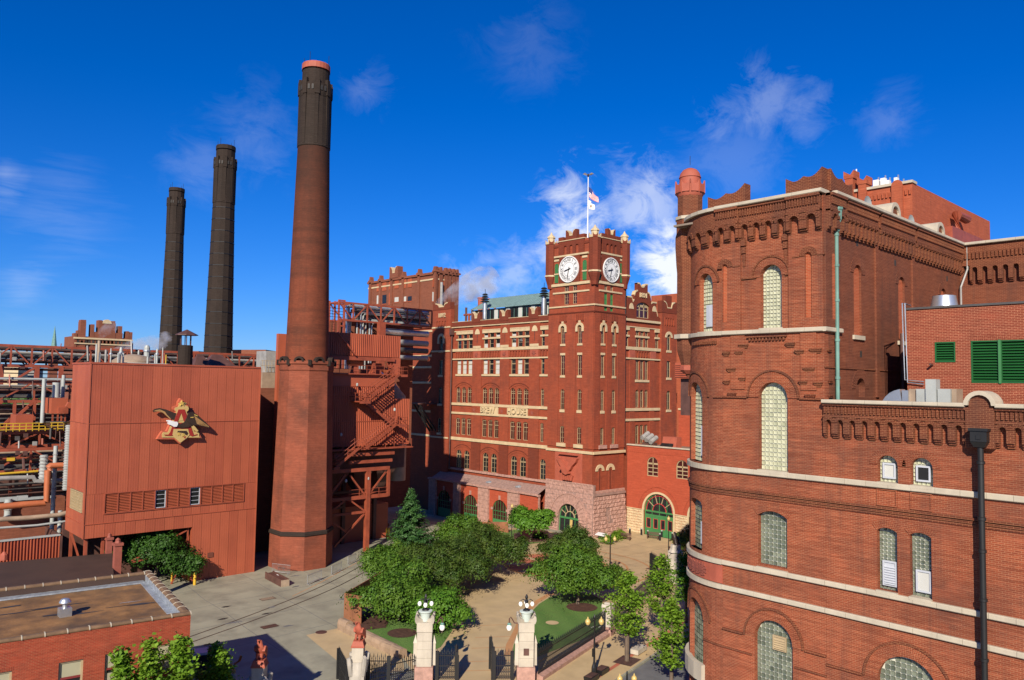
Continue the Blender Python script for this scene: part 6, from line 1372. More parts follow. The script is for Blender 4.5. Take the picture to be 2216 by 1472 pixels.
MB().box((XM1-.02, YM-.08, 0), (XM1+.08, YM+.05, ZM)).build('corner_flashing', 'metal_red', MBD)
MB().box((XM0+.02, YM+.02, ZM-.5), (XM1, YMB, ZM-.4)).build('roof', 'roof_grey', MBD)
MB().box((XM1-.1, YM+.1, 0), (XM1, YMB+6, ZM-.05)).build('east_wall', 'metal_red_b', MBD); MB().box((XM0+.02, YMB, ZO), (XM1, YMB+.1, ZM-.05)).build('rear_wall', 'metal_red_b', MBD)
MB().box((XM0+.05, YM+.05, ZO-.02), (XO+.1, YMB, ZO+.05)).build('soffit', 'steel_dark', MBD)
MB().box((XO, YM+.05, 0), (XO+.15, YM+7, ZO)).build('passage_wall', 'metal_red_b', MBD)
for p, q in (((XO-.3, YM+.4, .3), (XO-.3, YM+.4, ZO)), ((XO-6, YM+.4, 3.0), (XO-.3, YM+.4, ZO-.3)), ((XO-6, YM+.4, 2.9), (XO-.3, YM+.4, 3.2)), ((XO-1.9, YM+.3, 0), (XO-.3, YM+.3, 3.3))): MB().bar(p, q, .14).build('brace', 'steel_red', MBD)
for x, y in ((XM0+.4, YM+.6), (XM0+.4, YM+6), (XM0+5, YM+6), (XM0+2, YM+.6)):
    MB().bar((x, y, 0), (x, y, ZO), .28).build('column', 'steel_red', MBD)
MB().bar((XM0+.4, YM+.6, 2.2), (XM0+.4, YM+6, 5.5), .16).build('brace', 'steel_red', MBD); MB().bar((XM0+.4, YM+.6, 2.2), (XM0+2, YM+.6, 2.2), .14).build('brace', 'steel_red', MBD)
# louvre band: twelve bays, two of them windows
bw_ = (lx1-lx0)/12
MB().ext(FMB, arch(lx0-.1, lx1+.1, lz0-.1, lz1+.1, 'f'), -.15, .12, [arch(lx0, lx1, lz0, lz1, 'f')]).build('louvre_frame', 'steel_red', MBD)
MB().fbox(FMB, lx0, lx1, lz0, lz1, -.3, -.25).build('louvre_back', 'dirt_and_shade', MBD)  # dark sheet, painted as the shade behind the louvre band
for i in range(12):
    u0 = lx0+i*bw_
    if i: MB().fbox(FMB, u0-.05, u0+.05, lz0, lz1, -.2, .1).build('mullion', 'steel_red', MBD)
    if i in (4, 7):
        wv_ = window(MBD, FMB, u0+.08, u0+bw_-.08, lz0+.05, lz1-.05, 'f', rec=.1, cols=1, rows=4, fm='frame_white', pm='glass')
    else:
        for j in range(12): z = lz0+.02+j*(lz1-lz0)/12; MB().hexa([FMB(u0+.04, z+.12, -.15), FMB(u0+bw_-.04, z+.12, -.15), FMB(u0+bw_-.04, z+.15, -.15), FMB(u0+.04, z+.15, -.15), FMB(u0+.04, z, .05), FMB(u0+bw_-.04, z, .05), FMB(u0+bw_-.04, z+.03, .05), FMB(u0+.04, z+.03, .05)]).build('slat', 'metal_red', MBD)
MB().ext(FML, arch(ly0, ly1, lzb, lzt, 'f'), -.1, .1, [arch(ly0+.08, ly1-.08, lzb+.08, lzt-.08, 'f')]).build('louvre_frame', 'frame_tan', MBD)
MB().fbox(FML, ly0, ly1, lzb, lzt, -.2, -.15).build('louvre_back', 'blind_tan', MBD)
for i in range(9): u = ly0+.3+i*(ly1-ly0-.4)/9; MB().fbox(FML, u, u+.07, lzb, lzt, -.14, .03).build('bar', 'frame_tan', MBD)
for i in range(6): z = lzb+.2+i*.3; MB().fbox(FML, ly0, ly1, z, z+.05, -.13, .02).build('bar', 'frame_tan', MBD)
u, z = UY(YM, 455, 1201); MB().fbox(FMB, u-.3, u+.3, z-.25, z+.25, -.02, .09).build('vent_grille', 'dirt_and_shade', MBD)  # near-black plate, painted as the shade behind the grille bars
for k in range(4): MB().fbox(FMB, u-.28, u+.28, z-.2+k*.12, z-.16+k*.12, .08, .11).build('grille_bar', 'metal_red', MBD)
# ---- emblem: letter A with eagle, star and ribbon
EM = thing('wall_emblem', 'gold and red letter A emblem with dark eagle on the red metal wall', 'emblem', (31.5, YM-.3, 14))
def ep(a, b): return UY(YM-.7, 300+a/9.2, 840+b/9.2)
def em(pts, d0, d1, mat, name, holes=()): return MB().ext(FMB, [ep(*p) for p in pts], d0, d1, [[ep(*p) for p in h] for h in holes]).build(name, mat, EM)
back = [(835, 205), (880, 225), (905, 290), (990, 340), (1005, 400), (985, 460), (960, 500), (1010, 640), (1060, 760), (1160, 830), (1215, 900), (1260, 1000), (985, 1000), (830, 1115), (715, 1020), (370, 1020), (445, 900), (480, 855), (560, 860), (640, 700), (740, 480), (700, 430), (690, 380), (790, 345), (790, 280)]
em(back, .1, .62, 'emblem_side', 'backing')
em([(850, 245), (885, 290), (960, 295), (910, 335), (990, 370), (1000, 410), (985, 450), (955, 470), (1040, 720), (1110, 870), (1170, 860), (1205, 900), (1205, 960), (1230, 985), (985, 985), (830, 1090), (705, 985), (470, 985), (465, 915), (495, 875), (560, 885), (590, 870), (750, 470), (720, 440), (725, 395), (790, 370), (800, 335), (790, 300), (835, 295)], .62, .70, 'gold_paint', 'gold_letter',)
em([(792, 425), (912, 425), (1095, 935), (1165, 915), (1165, 930), (1060, 960), (1015, 940), (985, 815), (705, 815), (675, 945), (600, 950), (520, 945), (505, 925), (590, 925), (625, 880)], .70, .76, 'emblem_red', 'red_letter', [[(848, 490), (765, 690), (910, 690)]])
em([(850, 500), (790, 660), (890, 640)], .705, .73, 'gold_paint', 'letter_inner')
em([(690, 815), (980, 815), (1010, 930), (960, 985), (930, 1010), (830, 1085), (720, 990), (670, 930)], .705, .765, 'gold_paint', 'ribbon_panel')
em([(780, 850), (950, 850), (985, 900), (960, 950), (900, 900), (840, 890), (760, 880)], .766, .775, 'eagle_brown', 'ribbon_shadow'); em([(880, 960), (940, 960), (920, 1010)], .766, .78, 'emblem_red', 'ribbon_fold')
for cx_, cy_ in ((800, 915), (885, 935)): em([(cx_+(42 if i % 2 == 0 else 18)*math.sin(2*math.pi*i/10), cy_-(42 if i % 2 == 0 else 18)*math.cos(2*math.pi*i/10)) for i in range(10)], .775, .80, 'gold', 'leaf')
em([(858+(62 if i % 2 == 0 else 24)*math.sin(2*math.pi*i/10), 305-(62 if i % 2 == 0 else 24)*math.cos(2*math.pi*i/10)) for i in range(10)], .70, .80, 'gold', 'star')
em([(285, 455), (330, 415), (420, 400), (540, 425), (680, 480), (745, 500), (700, 640), (620, 600), (560, 540), (480, 485), (400, 460), (310, 480)], .45, .75, 'eagle_brown', 'far_wing'); em([(300, 462), (330, 440), (420, 425), (520, 470), (560, 530), (640, 610), (610, 610), (480, 490), (400, 465)], .75, .77, 'eagle_tan', 'far_wing_edge')
em([(545, 640), (600, 635), (690, 665), (755, 670), (770, 710), (745, 765), (690, 770), (640, 740), (580, 720), (560, 690), (590, 680), (550, 660)], .72, .95, 'white', 'head')
em([(765, 705), (820, 715), (900, 680), (955, 570), (1000, 490), (1060, 500), (1110, 640), (1060, 740), (960, 780), (820, 790), (740, 765)], .72, .90, 'eagle_brown', 'body')
em([(950, 560), (985, 490), (1050, 475), (1130, 510), (1230, 600), (1330, 690), (1395, 770), (1370, 795), (1290, 770), (1180, 740), (1070, 735), (1000, 700), (950, 640)], .75, .98, 'eagle_brown', 'near_wing')
for i in range(7):
    a = (1085+i*8, 560+i*24); b_ = (1380-i*28, 770-i*6); em([(a[0], a[1]), (a[0]+8, a[1]-10), (b_[0], b_[1]-12), (b_[0]-4, b_[1]+6)], .98, 1.0, 'eagle_tan', 'feather')
em([(1090, 520), (1160, 545), (1150, 560), (1085, 535)], .98, 1.01, 'gold', 'feather'); em([(1010, 575), (1075, 570), (1070, 590), (1015, 590)], .98, 1.01, 'gold', 'feather')
em([(1040, 770), (1090, 740), (1180, 850), (1150, 870), (1080, 830)], .72, .85, 'gold_paint', 'tail')
# things on and behind the metal roof
def rooftop(px, y0, y1, rpx, Yp, mat, name, label, cat='pipe', group='pipes over the metal roof'):
    u, z0 = UY(Yp, px, y1); z1 = UY(Yp, px, y0)[1]; r_ = rpx*(Yp*.73+u*.68)/FPX
    return MB().lathe(u, Yp, [(r_, z0-1.5), (r_, z1)], 10).build(name, mat, None, smooth=True, label=label, cat=cat, group=group)
ordn = ['first', 'second', 'third', 'fourth', 'fifth', 'sixth', 'seventh', 'eighth', 'ninth']
for i, (px, y0, r_, mt) in enumerate(((207, 745, 2, 'pipe_white'), (215, 763, 2, 'pipe_white'), (228, 757, 2.4, 'pipe_grey'), (255, 764, 1.6, 'pipe_white'), (259, 763, 1.6, 'pipe_white'), (266, 764, 1.8, 'pipe_white'), (319, 772, 2, 'pipe_white'), (335, 767, 1.8, 'pipe_white'), (351, 752, 1.2, 'pipe_white'))): rooftop(px, y0, 790, r_, 89.5+i*.25, mt, 'roof_pipe', 'short upright pipe over the metal roof edge, %s from left' % ordn[i])
rooftop(212.5, 737, 790, 3.2, 97, 'pipe_tan', 'steam_pipe', 'tan upright steam pipe left of the white roof pipes', 'pipe', None)
m = MB(); 
for i in range(7): m_ = None
yr = thing('roof_railing', 'thin white handrail around the tan dome on the metal roof', 'railing', (27, 91, ZM))
for z in (ZM+.25,): MB().tube([(UY(91, 266, 780)[0], 91, z), (UY(91, 362, 780)[0], 91, z)], .045, 6).build('rail', 'pipe_white', yr)
for px in (266, 290, 330, 362): MB().tube([(UY(91, px, 780)[0], 91, ZM-.4), (UY(91, px, 780)[0], 91, ZM+.3)], .03, 5).build('post', 'pipe_white', yr)
u = UY(91, 359, 780)[0]; MB().tube([(u, 91, ZM-.4), (u, 91, ZM+1.3)], .06, 6).build('ladder_post', 'yellow', None, label='yellow post on the metal roof before the leftmost chimney', cat='post')
u, z = UY(96, 290, 772); MB().lathe(u, 96, [(2.4, ZM-2), (2.3, z-.5), (1.6, z), (.6, z+.25), (.02, z+.3)], 20).build('roof_dome', 'pipe_tan', None, smooth=True, label='low tan dome on the metal building roof', cat='dome')
# louvred steam vents: white boxes
for i, (px, y0, y1, w_) in enumerate(((262, 752, 772, 8), (318, 748, 775, 14), (340, 755, 775, 6), (300, 758, 772, 5), (240, 754, 775, 4))):
    a, b_ = UY(104, px-w_/2, y1), UY(104, px+w_/2, y0); e_ = thing('condenser', 'white steaming condenser vessel behind metal roof, %s from left' % ['second', 'fourth', 'fifth', 'third', 'first'][i], 'condenser', (a[0], 104, 20), 'condensers behind the metal roof')
    MB().lathe((a[0]+b_[0])/2, 104, [((b_[0]-a[0])/2, 18), ((b_[0]-a[0])/2, b_[1]-.3), ((b_[0]-a[0])/3, b_[1])], 10).build('vessel', 'pipe_white', e_)
    MB().lathe((a[0]+b_[0])/2, 104, [((b_[0]-a[0])/2+.05, b_[1]-.8), ((b_[0]-a[0])/2+.12, b_[1]-.78), ((b_[0]-a[0])/2+.12, b_[1]-.6), ((b_[0]-a[0])/2+.05, b_[1]-.58)], 10).build('hoop', 'galv', e_)
# brick flue with a pyramid hat
Yh = 101; u, zb_ = UY(Yh, 400, 786); zt_ = UY(Yh, 400, 748)[1]; r_ = 15.2*(Yh*.73+u*.68)/FPX; ze_ = UY(Yh, 400, 725)[1]; za_ = UY(Yh, 403, 713)[1]
FH = thing('capped_flue', 'round brick flue with pyramid hat on slim posts beside the chimneys', 'flue', (u, Yh, 15))
MB().lathe(u, Yh, [(r_, 15), (r_, zt_), (r_-.2, zt_+.05)], 16).build('drum', 'brick_soot', FH)
for i in range(6): a = i*math.pi/3+.3; MB().bar((u+r_*.75*math.cos(a), Yh+r_*.75*math.sin(a), zt_), (u+r_*.75*math.cos(a), Yh+r_*.75*math.sin(a), ze_+.1), .09).build('post', 'steel_dark', FH)
MB().lathe(u+.1, Yh, [(.02, ze_-.05), (r_*1.55, ze_-.05), (r_*1.5, ze_+.05), (.03, za_)], 8, R(22.5)).build('hat', 'steel_dark', FH)
for (px, w_, lb) in ((432, 19, 'small dark conical roof cowl right of the capped flue'), (468, 31, 'wide dark hipped roof cap at the foot of middle chimney')):
    a, b_ = UY(106, px-w_, 785), UY(106, px+w_, 785); z = UY(106, px, 772)[1]; c = (a[0]+b_[0])/2; h = (b_[0]-a[0])/2
    MB().add([(c-h, 106-h, a[1]-.4), (c+h, 106-h, a[1]-.4), (c+h, 106+h, a[1]-.4), (c-h, 106+h, a[1]-.4), (c-h*.3, 106, z+.3), (c+h*.3, 106, z+.3)], [(0, 1, 5, 4), (1, 2, 5), (2, 3, 4, 5), (3, 0, 4)]).build('roof_cowl', 'steel_dark', None, label=lb, cat='roof')
# tan corrugated tank house with railing, and orange wall, between metal building and tall chimney
a, b_ = UY(99, 567, 840), UY(99, 600, 800); TK = thing('tan_tank_house', 'tan corrugated drum with light railing between metal building and tall chimney', 'tank', (a[0], 99, 15))
MB().box((a[0], 99, 0), (b_[0]+.5, 103, UY(99, 580, 806)[1])).build('wall', 'pipe_tan', TK); MB().box((a[0]+.9, 100, 20), (b_[0]+.6, 103, UY(100, 590, 760)[1])).build('drum', 'pipe_grey', TK)
for k in range(6): x = a[0]+k*.45; MB().tube([(x, 99.1, b_[1]-.3), (x, 99.1, b_[1]+1.2)], .03, 5).build('railing_post', 'frame_tan', TK)
for z in (.5, 1.15): MB().tube([(a[0]-.2, 99.1, b_[1]+z), (b_[0]+.4, 99.1, b_[1]+z)], .03, 5).build('railing_bar', 'frame_tan', TK)
a = UY(94, 603, 722); MB().box((a[0], 94, 0), (a[0]+6, 94.6, a[1])).build('stair_tower', 'metal_red', None, label='narrow orange-red metal tower hidden behind the tall chimney', cat='building')
a = UY(96, 565, 840); MB().box((XM1+.3, 96, 0), (a[0]+8, 100, a[1])).build('back_shed', 'brick_bg', None, label='dark brick shed deep in the gap beside the tall chimney', cat='building')
# ================================================================== boiler house: hung steel structure with stairs
BO = thing('boiler_house', 'red corrugated boiler house raised on steel columns with zigzag stairs', 'building', (56, 90, 0))
YB = 88.9; FBO = FY(YB)
def bo(px, py, Yp=YB): return UY(Yp, px, py)
x0 = bo(712, 900)[0]; x1 = bo(853.8, 808)[0]; x2 = bo(886, 900)[0]; zA = bo(716, 969)[1]; zB = bo(780, 836)[1]; zC = bo(780, 811)[1]; zD = bo(886, 863)[1]
for z0_, z1_ in ((zA, 16.9), (16.92, 20.3), (20.32, zB)): panelwall(BO, FBO, 'Y', x0, x1, z0_, z1_, .9, ribs=3, dep=.09)
MB().fbox(FBO, x0, x1, zB, zC, -.1, .06).build('fascia', 'metal_red', BO)
for z0_, z1_ in ((zA, 16.9), (16.92, zD)): panelwall(BO, FY(YB+.1), 'Y', x1, x2, z0_, z1_, .9, ribs=3, dep=.09)
for z in (16.9, 20.3, zB): MB().fbox(FBO, x0, x1, z-.05, z+.05, -.05, .13).build('seam_flashing', 'metal_red_b', BO)
MB().box((x0, YB+.15, zA), (x1, YB+9, zC-.1)).build('body', 'metal_red_b', BO); MB().box((x1, YB+.25, zA), (x2, YB+8, zD-.02)).build('body_lower', 'metal_red_b', BO)
MB().fbox(FBO, x0-.5, x1+.4, zC, zC+.16, -9, .5).build('deck', 'steel_red', BO)
ux0, ux1 = bo(690, 730)[0], bo(866.5, 728)[0]; zu0, zu1 = bo(866, 783)[1], bo(866, 728)[1]
panelwall(BO, FBO, 'Y', ux0, ux1, zu0+.55, zu1, .9, ribs=3, dep=.09); MB().box((ux0, YB+.12, zu0+.4), (ux1, YB+7, zu1-.05)).build('upper_body', 'metal_red_b', BO)
MB().fbox(FBO, x0-1.6, x1-.2, zu0-.05, zu0+.45, -.2, .35).build('beam', 'steel_red', BO); MB().fbox(FBO, ux1-1.4, ux1+.05, zC, zu0+.5, -.1, .1).build('post_panel', 'metal_red', BO)
for px in (718, 809, 846): u = bo(px, 790)[0]; MB().fbox(FBO, u-.2, u+.2, zC+.1, zu0, -.3, .1).build('column', 'steel_red', BO)
for a, b_ in (((827, 818), (850, 790)), ((852, 816), (836, 786))): p, q = bo(*a), bo(*b_); MB().bar(FBO(p[0], p[1], .1), FBO(q[0], q[1], .1), .18).build('brace', 'steel_red', BO)
# machines on the open deck
mc = thing('deck_machine', 'orange-red fan drum on stand on open deck of boiler house', 'machine', FBO(bo(775, 800)[0], zC, 0))
u = bo(775, 790)[0]; MB().tube([FBO(u-1.0, zC+1.7, -.8), FBO(u+1.0, zC+1.7, -.8)], .55, 14).build('drum', 'pipe_orange', mc, smooth=True); MB().hexa([FBO(u-.5, zC+.1, -.4), FBO(u+.5, zC+.1, -.4), FBO(u+.5, zC+.1, -1.2), FBO(u-.5, zC+.1, -1.2), FBO(u-.25, zC+1.3, -.5), FBO(u+.25, zC+1.3, -.5), FBO(u+.25, zC+1.3, -1.1), FBO(u-.25, zC+1.3, -1.1)]).build('stand', 'steel_red', mc)
u = bo(825, 795)[0]; mc = thing('deck_machine', 'dark red duct box on open deck beside the stair head', 'machine', FBO(u, zC, 0)); MB().fbox(FBO, u-1.2, u+.6, zC+.1, zC+1.6, -2, -.8).build('casing', 'steel_red', mc); MB().tube([FBO(u+.6, zC+1.0, -1.2), FBO(u+1.6, zC+.6, -1.2)], .4, 10).build('duct', 'pipe_orange', mc)
def railing(par, pts, h=1.05, mat='steel_red', sp=1.3, r=.035, bars=(1.0, .52)):
    pts = [Vector(p) for p in pts]
    for b_ in bars: MB().tube([p+Vector((0, 0, h*b_)) for p in pts], r, 5).build('handrail', mat, par)
    for a, c in zip(pts[:-1], pts[1:]):
        n = max(1, int((c-a).length/sp))
        for i in range(n+1): p = a+(c-a)*i/n; MB().tube([p, p+Vector((0, 0, h))], r, 5).build('post', mat, par)
railing(BO, [FBO(x0-.3, zC+.16, .45), FBO(x1-.6, zC+.16, .45)])
# stair flights
ST = 1.1
def flight(a, b_, d0):
    p, q = UY(YB-d0-.5, *a), UY(YB-d0-.5, *b_); F = FY(YB-d0); L = math.hypot(q[0]-p[0], q[1]-p[1])
    for d in (0, ST): MB().bar(F(p[0], p[1], d), F(q[0], q[1], d), .07, .32).build('stringer', 'steel_red', BO)
    n = int(abs(q[1]-p[1])/.2)
    for i in range(n):
        t = (i+.5)/n; u, z = p[0]+(q[0]-p[0])*t, p[1]+(q[1]-p[1])*t; MB().fbox(F, u-.13, u+.13, z, z+.04, .03, ST-.03).build('tread', 'steel_red', BO)
    for d in (0, ST): railing(BO, [F(p[0], p[1]+.1, d), F(q[0], q[1]+.1, d)], sp=1.6)
    return p, q
f1 = flight((722, 1010), (772, 969), 1.2); f2 = flight((786, 970), (850, 920), 1.2); f3 = flight((848, 922), (785, 868), .1); f4 = flight((783, 868), (858, 812), 1.2)
def landing(px0, px1, y, d0, d1):
    u0, z = UY(YB-d0-.5, px0, y); u1 = UY(YB-d0-.5, px1, y)[0]; F = FY(YB-d0)
    MB().fbox(F, u0, u1, z-.12, z+.03, 0, d1).build('landing', 'steel_red', BO); MB().fbox(F, u0, u1, z-.3, z-.12, d1-.08, d1).build('landing_beam', 'steel_red', BO)
    railing(BO, [F(u0, z, d1), F(u1, z, d1)], sp=.8); railing(BO, [F(u0, z, 0), F(u0, z, d1)], sp=.8) if px1 < 800 else railing(BO, [F(u1, z, 0), F(u1, z, d1)], sp=.8)
landing(763, 786, 868, .1, 2.3); landing(848, 865, 919, .1, 2.3); landing(852, 866, 811, .1, 2.3); landing(712, 724, 1010, .8, 1.8)
# lower deck at the foot of the box and the hung frame
zd = zA-.35; MB().fbox(FBO, x0-1.2, x2-.4, zd, zd+.15, -.2, 1.6).build('deck', 'steel_red', BO)
railing(BO, [FBO(x0-.6, zd+.15, 1.5), FBO(x0+1.2, zd+.15, 1.5)]); railing(BO, [FBO(x1-2.2, zd+.15, 1.5), FBO(x2-.6, zd+.15, 1.5)])
YF = 87.9; FF = FY(YF)
def bf(px, py): return UY(YF, px, py)
def c2b(a, b): return 690+a/5.2565, 940+b/5.257
for (a, b_, w_) in (((165, 230), (855, 215), .55), ((340, 320), (830, 295), .4), ((110, 420), (800, 390), .45), ((110, 745), (790, 695), .45), ((110, 920), (520, 890), .3)):
    p, q = bf(*c2b(*a)), bf(*c2b(*b_)); z = (p[1]+q[1])/2; MB().bar(FF(p[0], z, 0), FF(q[0], z, 0), .3, w_).build('beam', 'steel_red', BO)
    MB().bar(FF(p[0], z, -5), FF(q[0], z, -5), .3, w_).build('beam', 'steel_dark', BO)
for (a, b_, w_) in (((355, 470), (520, 690), .2), ((570, 680), (760, 430), .18), ((345, 745), (515, 870), .2), ((170, 1285), (515, 905), .22), ((300, 460), (120, 700), .25), ((290, 760), (110, 900), .22), ((110, 970), (310, 1110), .2)):
    p, q = bf(*c2b(*a)), bf(*c2b(*b_)); MB().bar(FF(*p, 0), FF(*q, 0), w_).build('brace', 'steel_red', BO)
p = bf(*c2b(535, 1330)); 
MB().fbox(FF, p[0]-.28, p[0]+.28, -.05, bf(*c2b(540, 420))[1], -.28, .28).build('column', 'steel_red', BO)
q = bf(*c2b(785, 700)); z2 = bf(*c2b(785, 400))[1]; MB().fbox(FF, q[0]-.18, q[0]+.18, q[1], z2, -.2, .2).build('column', 'steel_red', BO)
for dx, dy in ((-5.5, 5), (0, 6), (5, 6), (-5.5, 10)): MB().box((p[0]+dx-.25, YF+dy-.25, 0), (p[0]+dx+.25, YF+dy+.25, 14)).build('column', 'steel_dark', BO)
zf_ = bf(*c2b(600, 705))[1]; MB().fbox(FF, bf(*c2b(340, 700))[0], q[0], zf_-.05, zf_+.05, -4, .1).build('grating', 'steel_red', BO); railing(BO, [FF(bf(*c2b(340, 700))[0], zf_, .1), FF(q[0], zf_, .1)])
MB().box((x0-1, YB+1, 10.3), (x2, YB+8, zd)).build('hopper', 'steel_dark', BO)
for k in range(3): u = x0+2.5+k*3.6; MB().add([(u-1.6, YB+1, 10.4), (u+1.6, YB+1, 10.4), (u+1.6, YB+5, 10.4), (u-1.6, YB+5, 10.4), (u-.4, YB+2.4, 7.5), (u+.4, YB+2.4, 7.5), (u+.4, YB+3.4, 7.5), (u-.4, YB+3.4, 7.5)], [(0, 1, 5, 4), (1, 2, 6, 5), (2, 3, 7, 6), (3, 0, 4, 7), (4, 5, 6, 7)]).build('ash_hopper', 'steel_dark', BO)
for (px, py, yp) in ((773, 832, YB-.6), (738.5, 940, YB-.6), (854, 886, YB-1.4), (797, 1035, YF-.2), (749, 1040, YF-.2)):
    u, z = UY(yp, px, py); MB().lathe(u, yp, [(.05, z-.25), (.14, z-.2), (.16, z), (.1, z+.15), (.02, z+.2)], 8).build('flood_lamp', 'pipe_white', BO)
# shed below
a, b_ = UY(94, 795, 1093), UY(94, 838, 1170); MB().box((a[0]-8, 94, -1), (b_[0], 100, a[1])).build('lower_shed', 'metal_red_b', None, label='low red shed in the shade under the boiler house', cat='shed')
MB().box((x0-2, 101, 0), (x2+1, 110, 24)).build('dark_backing_mass', 'brick_bg', None, label='brick mass added to keep the space behind the boiler house dark', cat='building')  # added block, fills the gap behind so that it stays dark
u, z = UG(*c2b(785, 1190))[:2]; MB().lathe(u, z, [(.28, -.5), (.28, 1.4), (.2, 1.55)], 10).build('bollard', 'yellow', None, label='yellow bollard in the shade by the red shed', cat='bollard')
# big duct elbow between boiler house and brew house
DU = thing('flue_duct', 'thick grey-brown flue duct bending down beside the brew house pavilion', 'duct', (66, 95, 12))
MB().tube([UYp for UYp in [(x2-2.6, 94, zC-1.0), (x2-.5, 94, zC-1.6), (x2+1.2, 94, zC-3.4), (x2+1.6, 94, zC-6.5), (x2+1.6, 94, 8)]], [1.0, 1.3, 1.45, 1.35, 1.3], 14).build('duct', 'pipe_tan', DU, smooth=True)
MB().tube([(x2-3.0, 93, zC+.6), (x2-2, 93, zC+.2), (x2-.8, 93, zC-.9)], .25, 10).build('silver_pipe', 'galv', DU)
# brackets carrying the walkway on the brew house side
a = UX(XB, 905, 858)[0]; wk = thing('wall_walkway', 'dark steel walkway with diagonal brackets on brew house end wall', 'walkway', (XB-2, a, 19))
zz_ = UX(87, 905, 872)[1]; yy0, yy1 = UX(87, 920, 870)[0], UX(87, 884, 870)[0]
MB().box((86, yy0, zz_-.25), (89.5, yy1, zz_)).build('platform', 'steel_dark', wk)
for dy in (.5, 1.5, 2.5): MB().bar((86.2, yy0+dy, zz_-.3), (89.8, yy0+dy-.6, zz_-5.5), .3).build('bracket', 'steel_black', wk)
# ================================================================== pipe truss bridge
YBR = 110; FT = FY(YBR); TB = thing('pipe_bridge', 'red steel truss bridge full of silver pipes beside the brew house', 'pipe bridge', (58, YBR, 24))
tx0, tx1 = UY(YBR, 733, 680)[0], UY(YBR, 935, 680)[0]; zt1, zt0 = UY(YBR, 800, 660)[1], UY(YBR, 800, 697)[1]
for dy in (0, 3):
    for z in (zt1, zt0): MB().bar((tx0, YBR+dy, z), (tx1, YBR+dy, z), .28, .3).build('chord', 'steel_red', TB)
    n = 7; L = (tx1-tx0)/n
    for i in range(n+1): MB().bar((tx0+i*L, YBR+dy, zt0), (tx0+i*L, YBR+dy, zt1), .22).build('post', 'steel_red', TB)
    for i in range(n):
        a, b_ = ((tx0+i*L, zt1), (tx0+(i+1)*L, zt0)) if i % 2 == 0 else ((tx0+i*L, zt0), (tx0+(i+1)*L, zt1)); MB().bar((a[0], YBR+dy, a[1]), (b_[0], YBR+dy, b_[1]), .18).build('diagonal', 'steel_red', TB)
for i in range(8): MB().bar((tx0+i*L, YBR, zt1), (tx0+i*L, YBR+3, zt1), .2).build('cross_beam', 'steel_red', TB)
tw = thing('bridge_tower', 'red steel end tower carrying the pipe bridge and upright pipes', 'steel tower', (tx0, YBR, 24))
for dx in (0, 1.0):
    for dy in (0, 3): MB().bar((tx0+dx, YBR+dy, 14), (tx0+dx, YBR+dy, zt1+.4), .26).build('post', 'steel_red', tw)
for z in (zt0-1, zt0, zt1+.3): MB().bar((tx0, YBR, z), (tx0+1, YBR, z), .2).build('beam', 'steel_red', tw)
pxs = (738, 747, 752, 757, 768, 777, 783, 791, 795, 801); zt_ = [zt1-.6, zt1-.3, zt1-.2, zt1-.9, zt0+.2, zt1-1.2, zt1-1.4, zt0+.3, zt0+.4, zt0]
for i, (px, z) in enumerate(zip(pxs, zt_)):
    u = UY(YBR+1.5, px, 700)[0]; yb_ = YBR+.8+.2*(i % 4)
    pts = [(u, yb_, 24), (u, yb_, z-.5), (u+.15, yb_, z-.15), (u+.5, yb_, z), (tx1, yb_, z)]
    MB().tube(pts, .2 if i in (1, 2, 3, 6) else .13, 8).build('pipe', ['pipe_white', 'galv', 'pipe_white', 'pipe_grey'][i % 4], TB, smooth=True)
for k in range(9): z = zt0+.25+(zt1-zt0-.5)*k/8; MB().tube([(tx0+4, YBR+1.6+.12*(k % 3), z), (tx1, YBR+1.6+.12*(k % 3), z)], .14+.06*(k % 2), 8).build('pipe', ['pipe_grey', 'pipe_dark', 'galv', 'pipe_dark'][k % 4], TB, smooth=True)
for z, r_, mt in ((zt0-1.3, .55, 'galv'), (zt0-3.0, .5, 'pipe_grey'), (zt0-4.3, .45, 'pipe_dark'), (zt0-5.6, .4, 'pipe_grey')): MB().tube([(UY(YBR, 838, 700)[0], YBR+1.2, z), (tx1, YBR+1.2, z)], r_, 12).build('main_pipe', mt, TB, smooth=True)
u = UY(YBR-1, 826, 710)[0]; MB().box((u-.6, YBR-1.3, 24), (u+.6, YBR-.5, zt0+.1)).build('bridge_pier', 'steel_red', TB)
MB().bar((UY(YB-.6, 731, 719)[0], YB-.6, UY(YB-.6, 731, 719)[1]), (UY(YB-.6, 770, 758)[0], YB-.6, zu0+.6), .18).build('stay', 'steel_red', BO)
# caged ladder left of it
u = UY(95, 722, 700)[0]; LD = thing('caged_ladder', 'thin grey caged ladder beside the pipe bridge', 'ladder', (u, 95, 26))
for dx in (-.25, .25): MB().tube([(u+dx, 95, 26), (u+dx, 95, UY(95, 722, 663)[1])], .03, 5).build('rail', 'steel_red', LD)
for k in range(16): MB().tube([(u-.25, 95, 26.5+k*.35), (u+.25, 95, 26.5+k*.35)], .02, 4).build('rung', 'steel_red', LD)
for k in range(4): z = 31+k*.4; MB().tube([(u-1.2, 94.6, z), (u+1.2, 94.6, z)], .03, 4).build('cage_bar', 'steel_red', LD)
# dark wall behind the bridge
a = UY(116, 700, 735); MB().box((a[0], 116, 0), (UY(116, 893, 800)[0], 118, UY(116, 850, 705)[1])).build('filter_house', 'brick_bg', None, label='dark brick wall behind the big pipes below the bridge', cat='building')
# ================================================================== background office-like brick block
dpt = 165; p = atdepth(942, 620, dpt); X1, Y1 = p.x, p.y; FBk = FY(Y1); FBk2 = FX(X1)
BG = thing('grain_house', 'brown brick block with pink blind windows behind the pipe bridge', 'building', (X1, Y1, 0))
zt2 = atdepth(942, 590, dpt).z
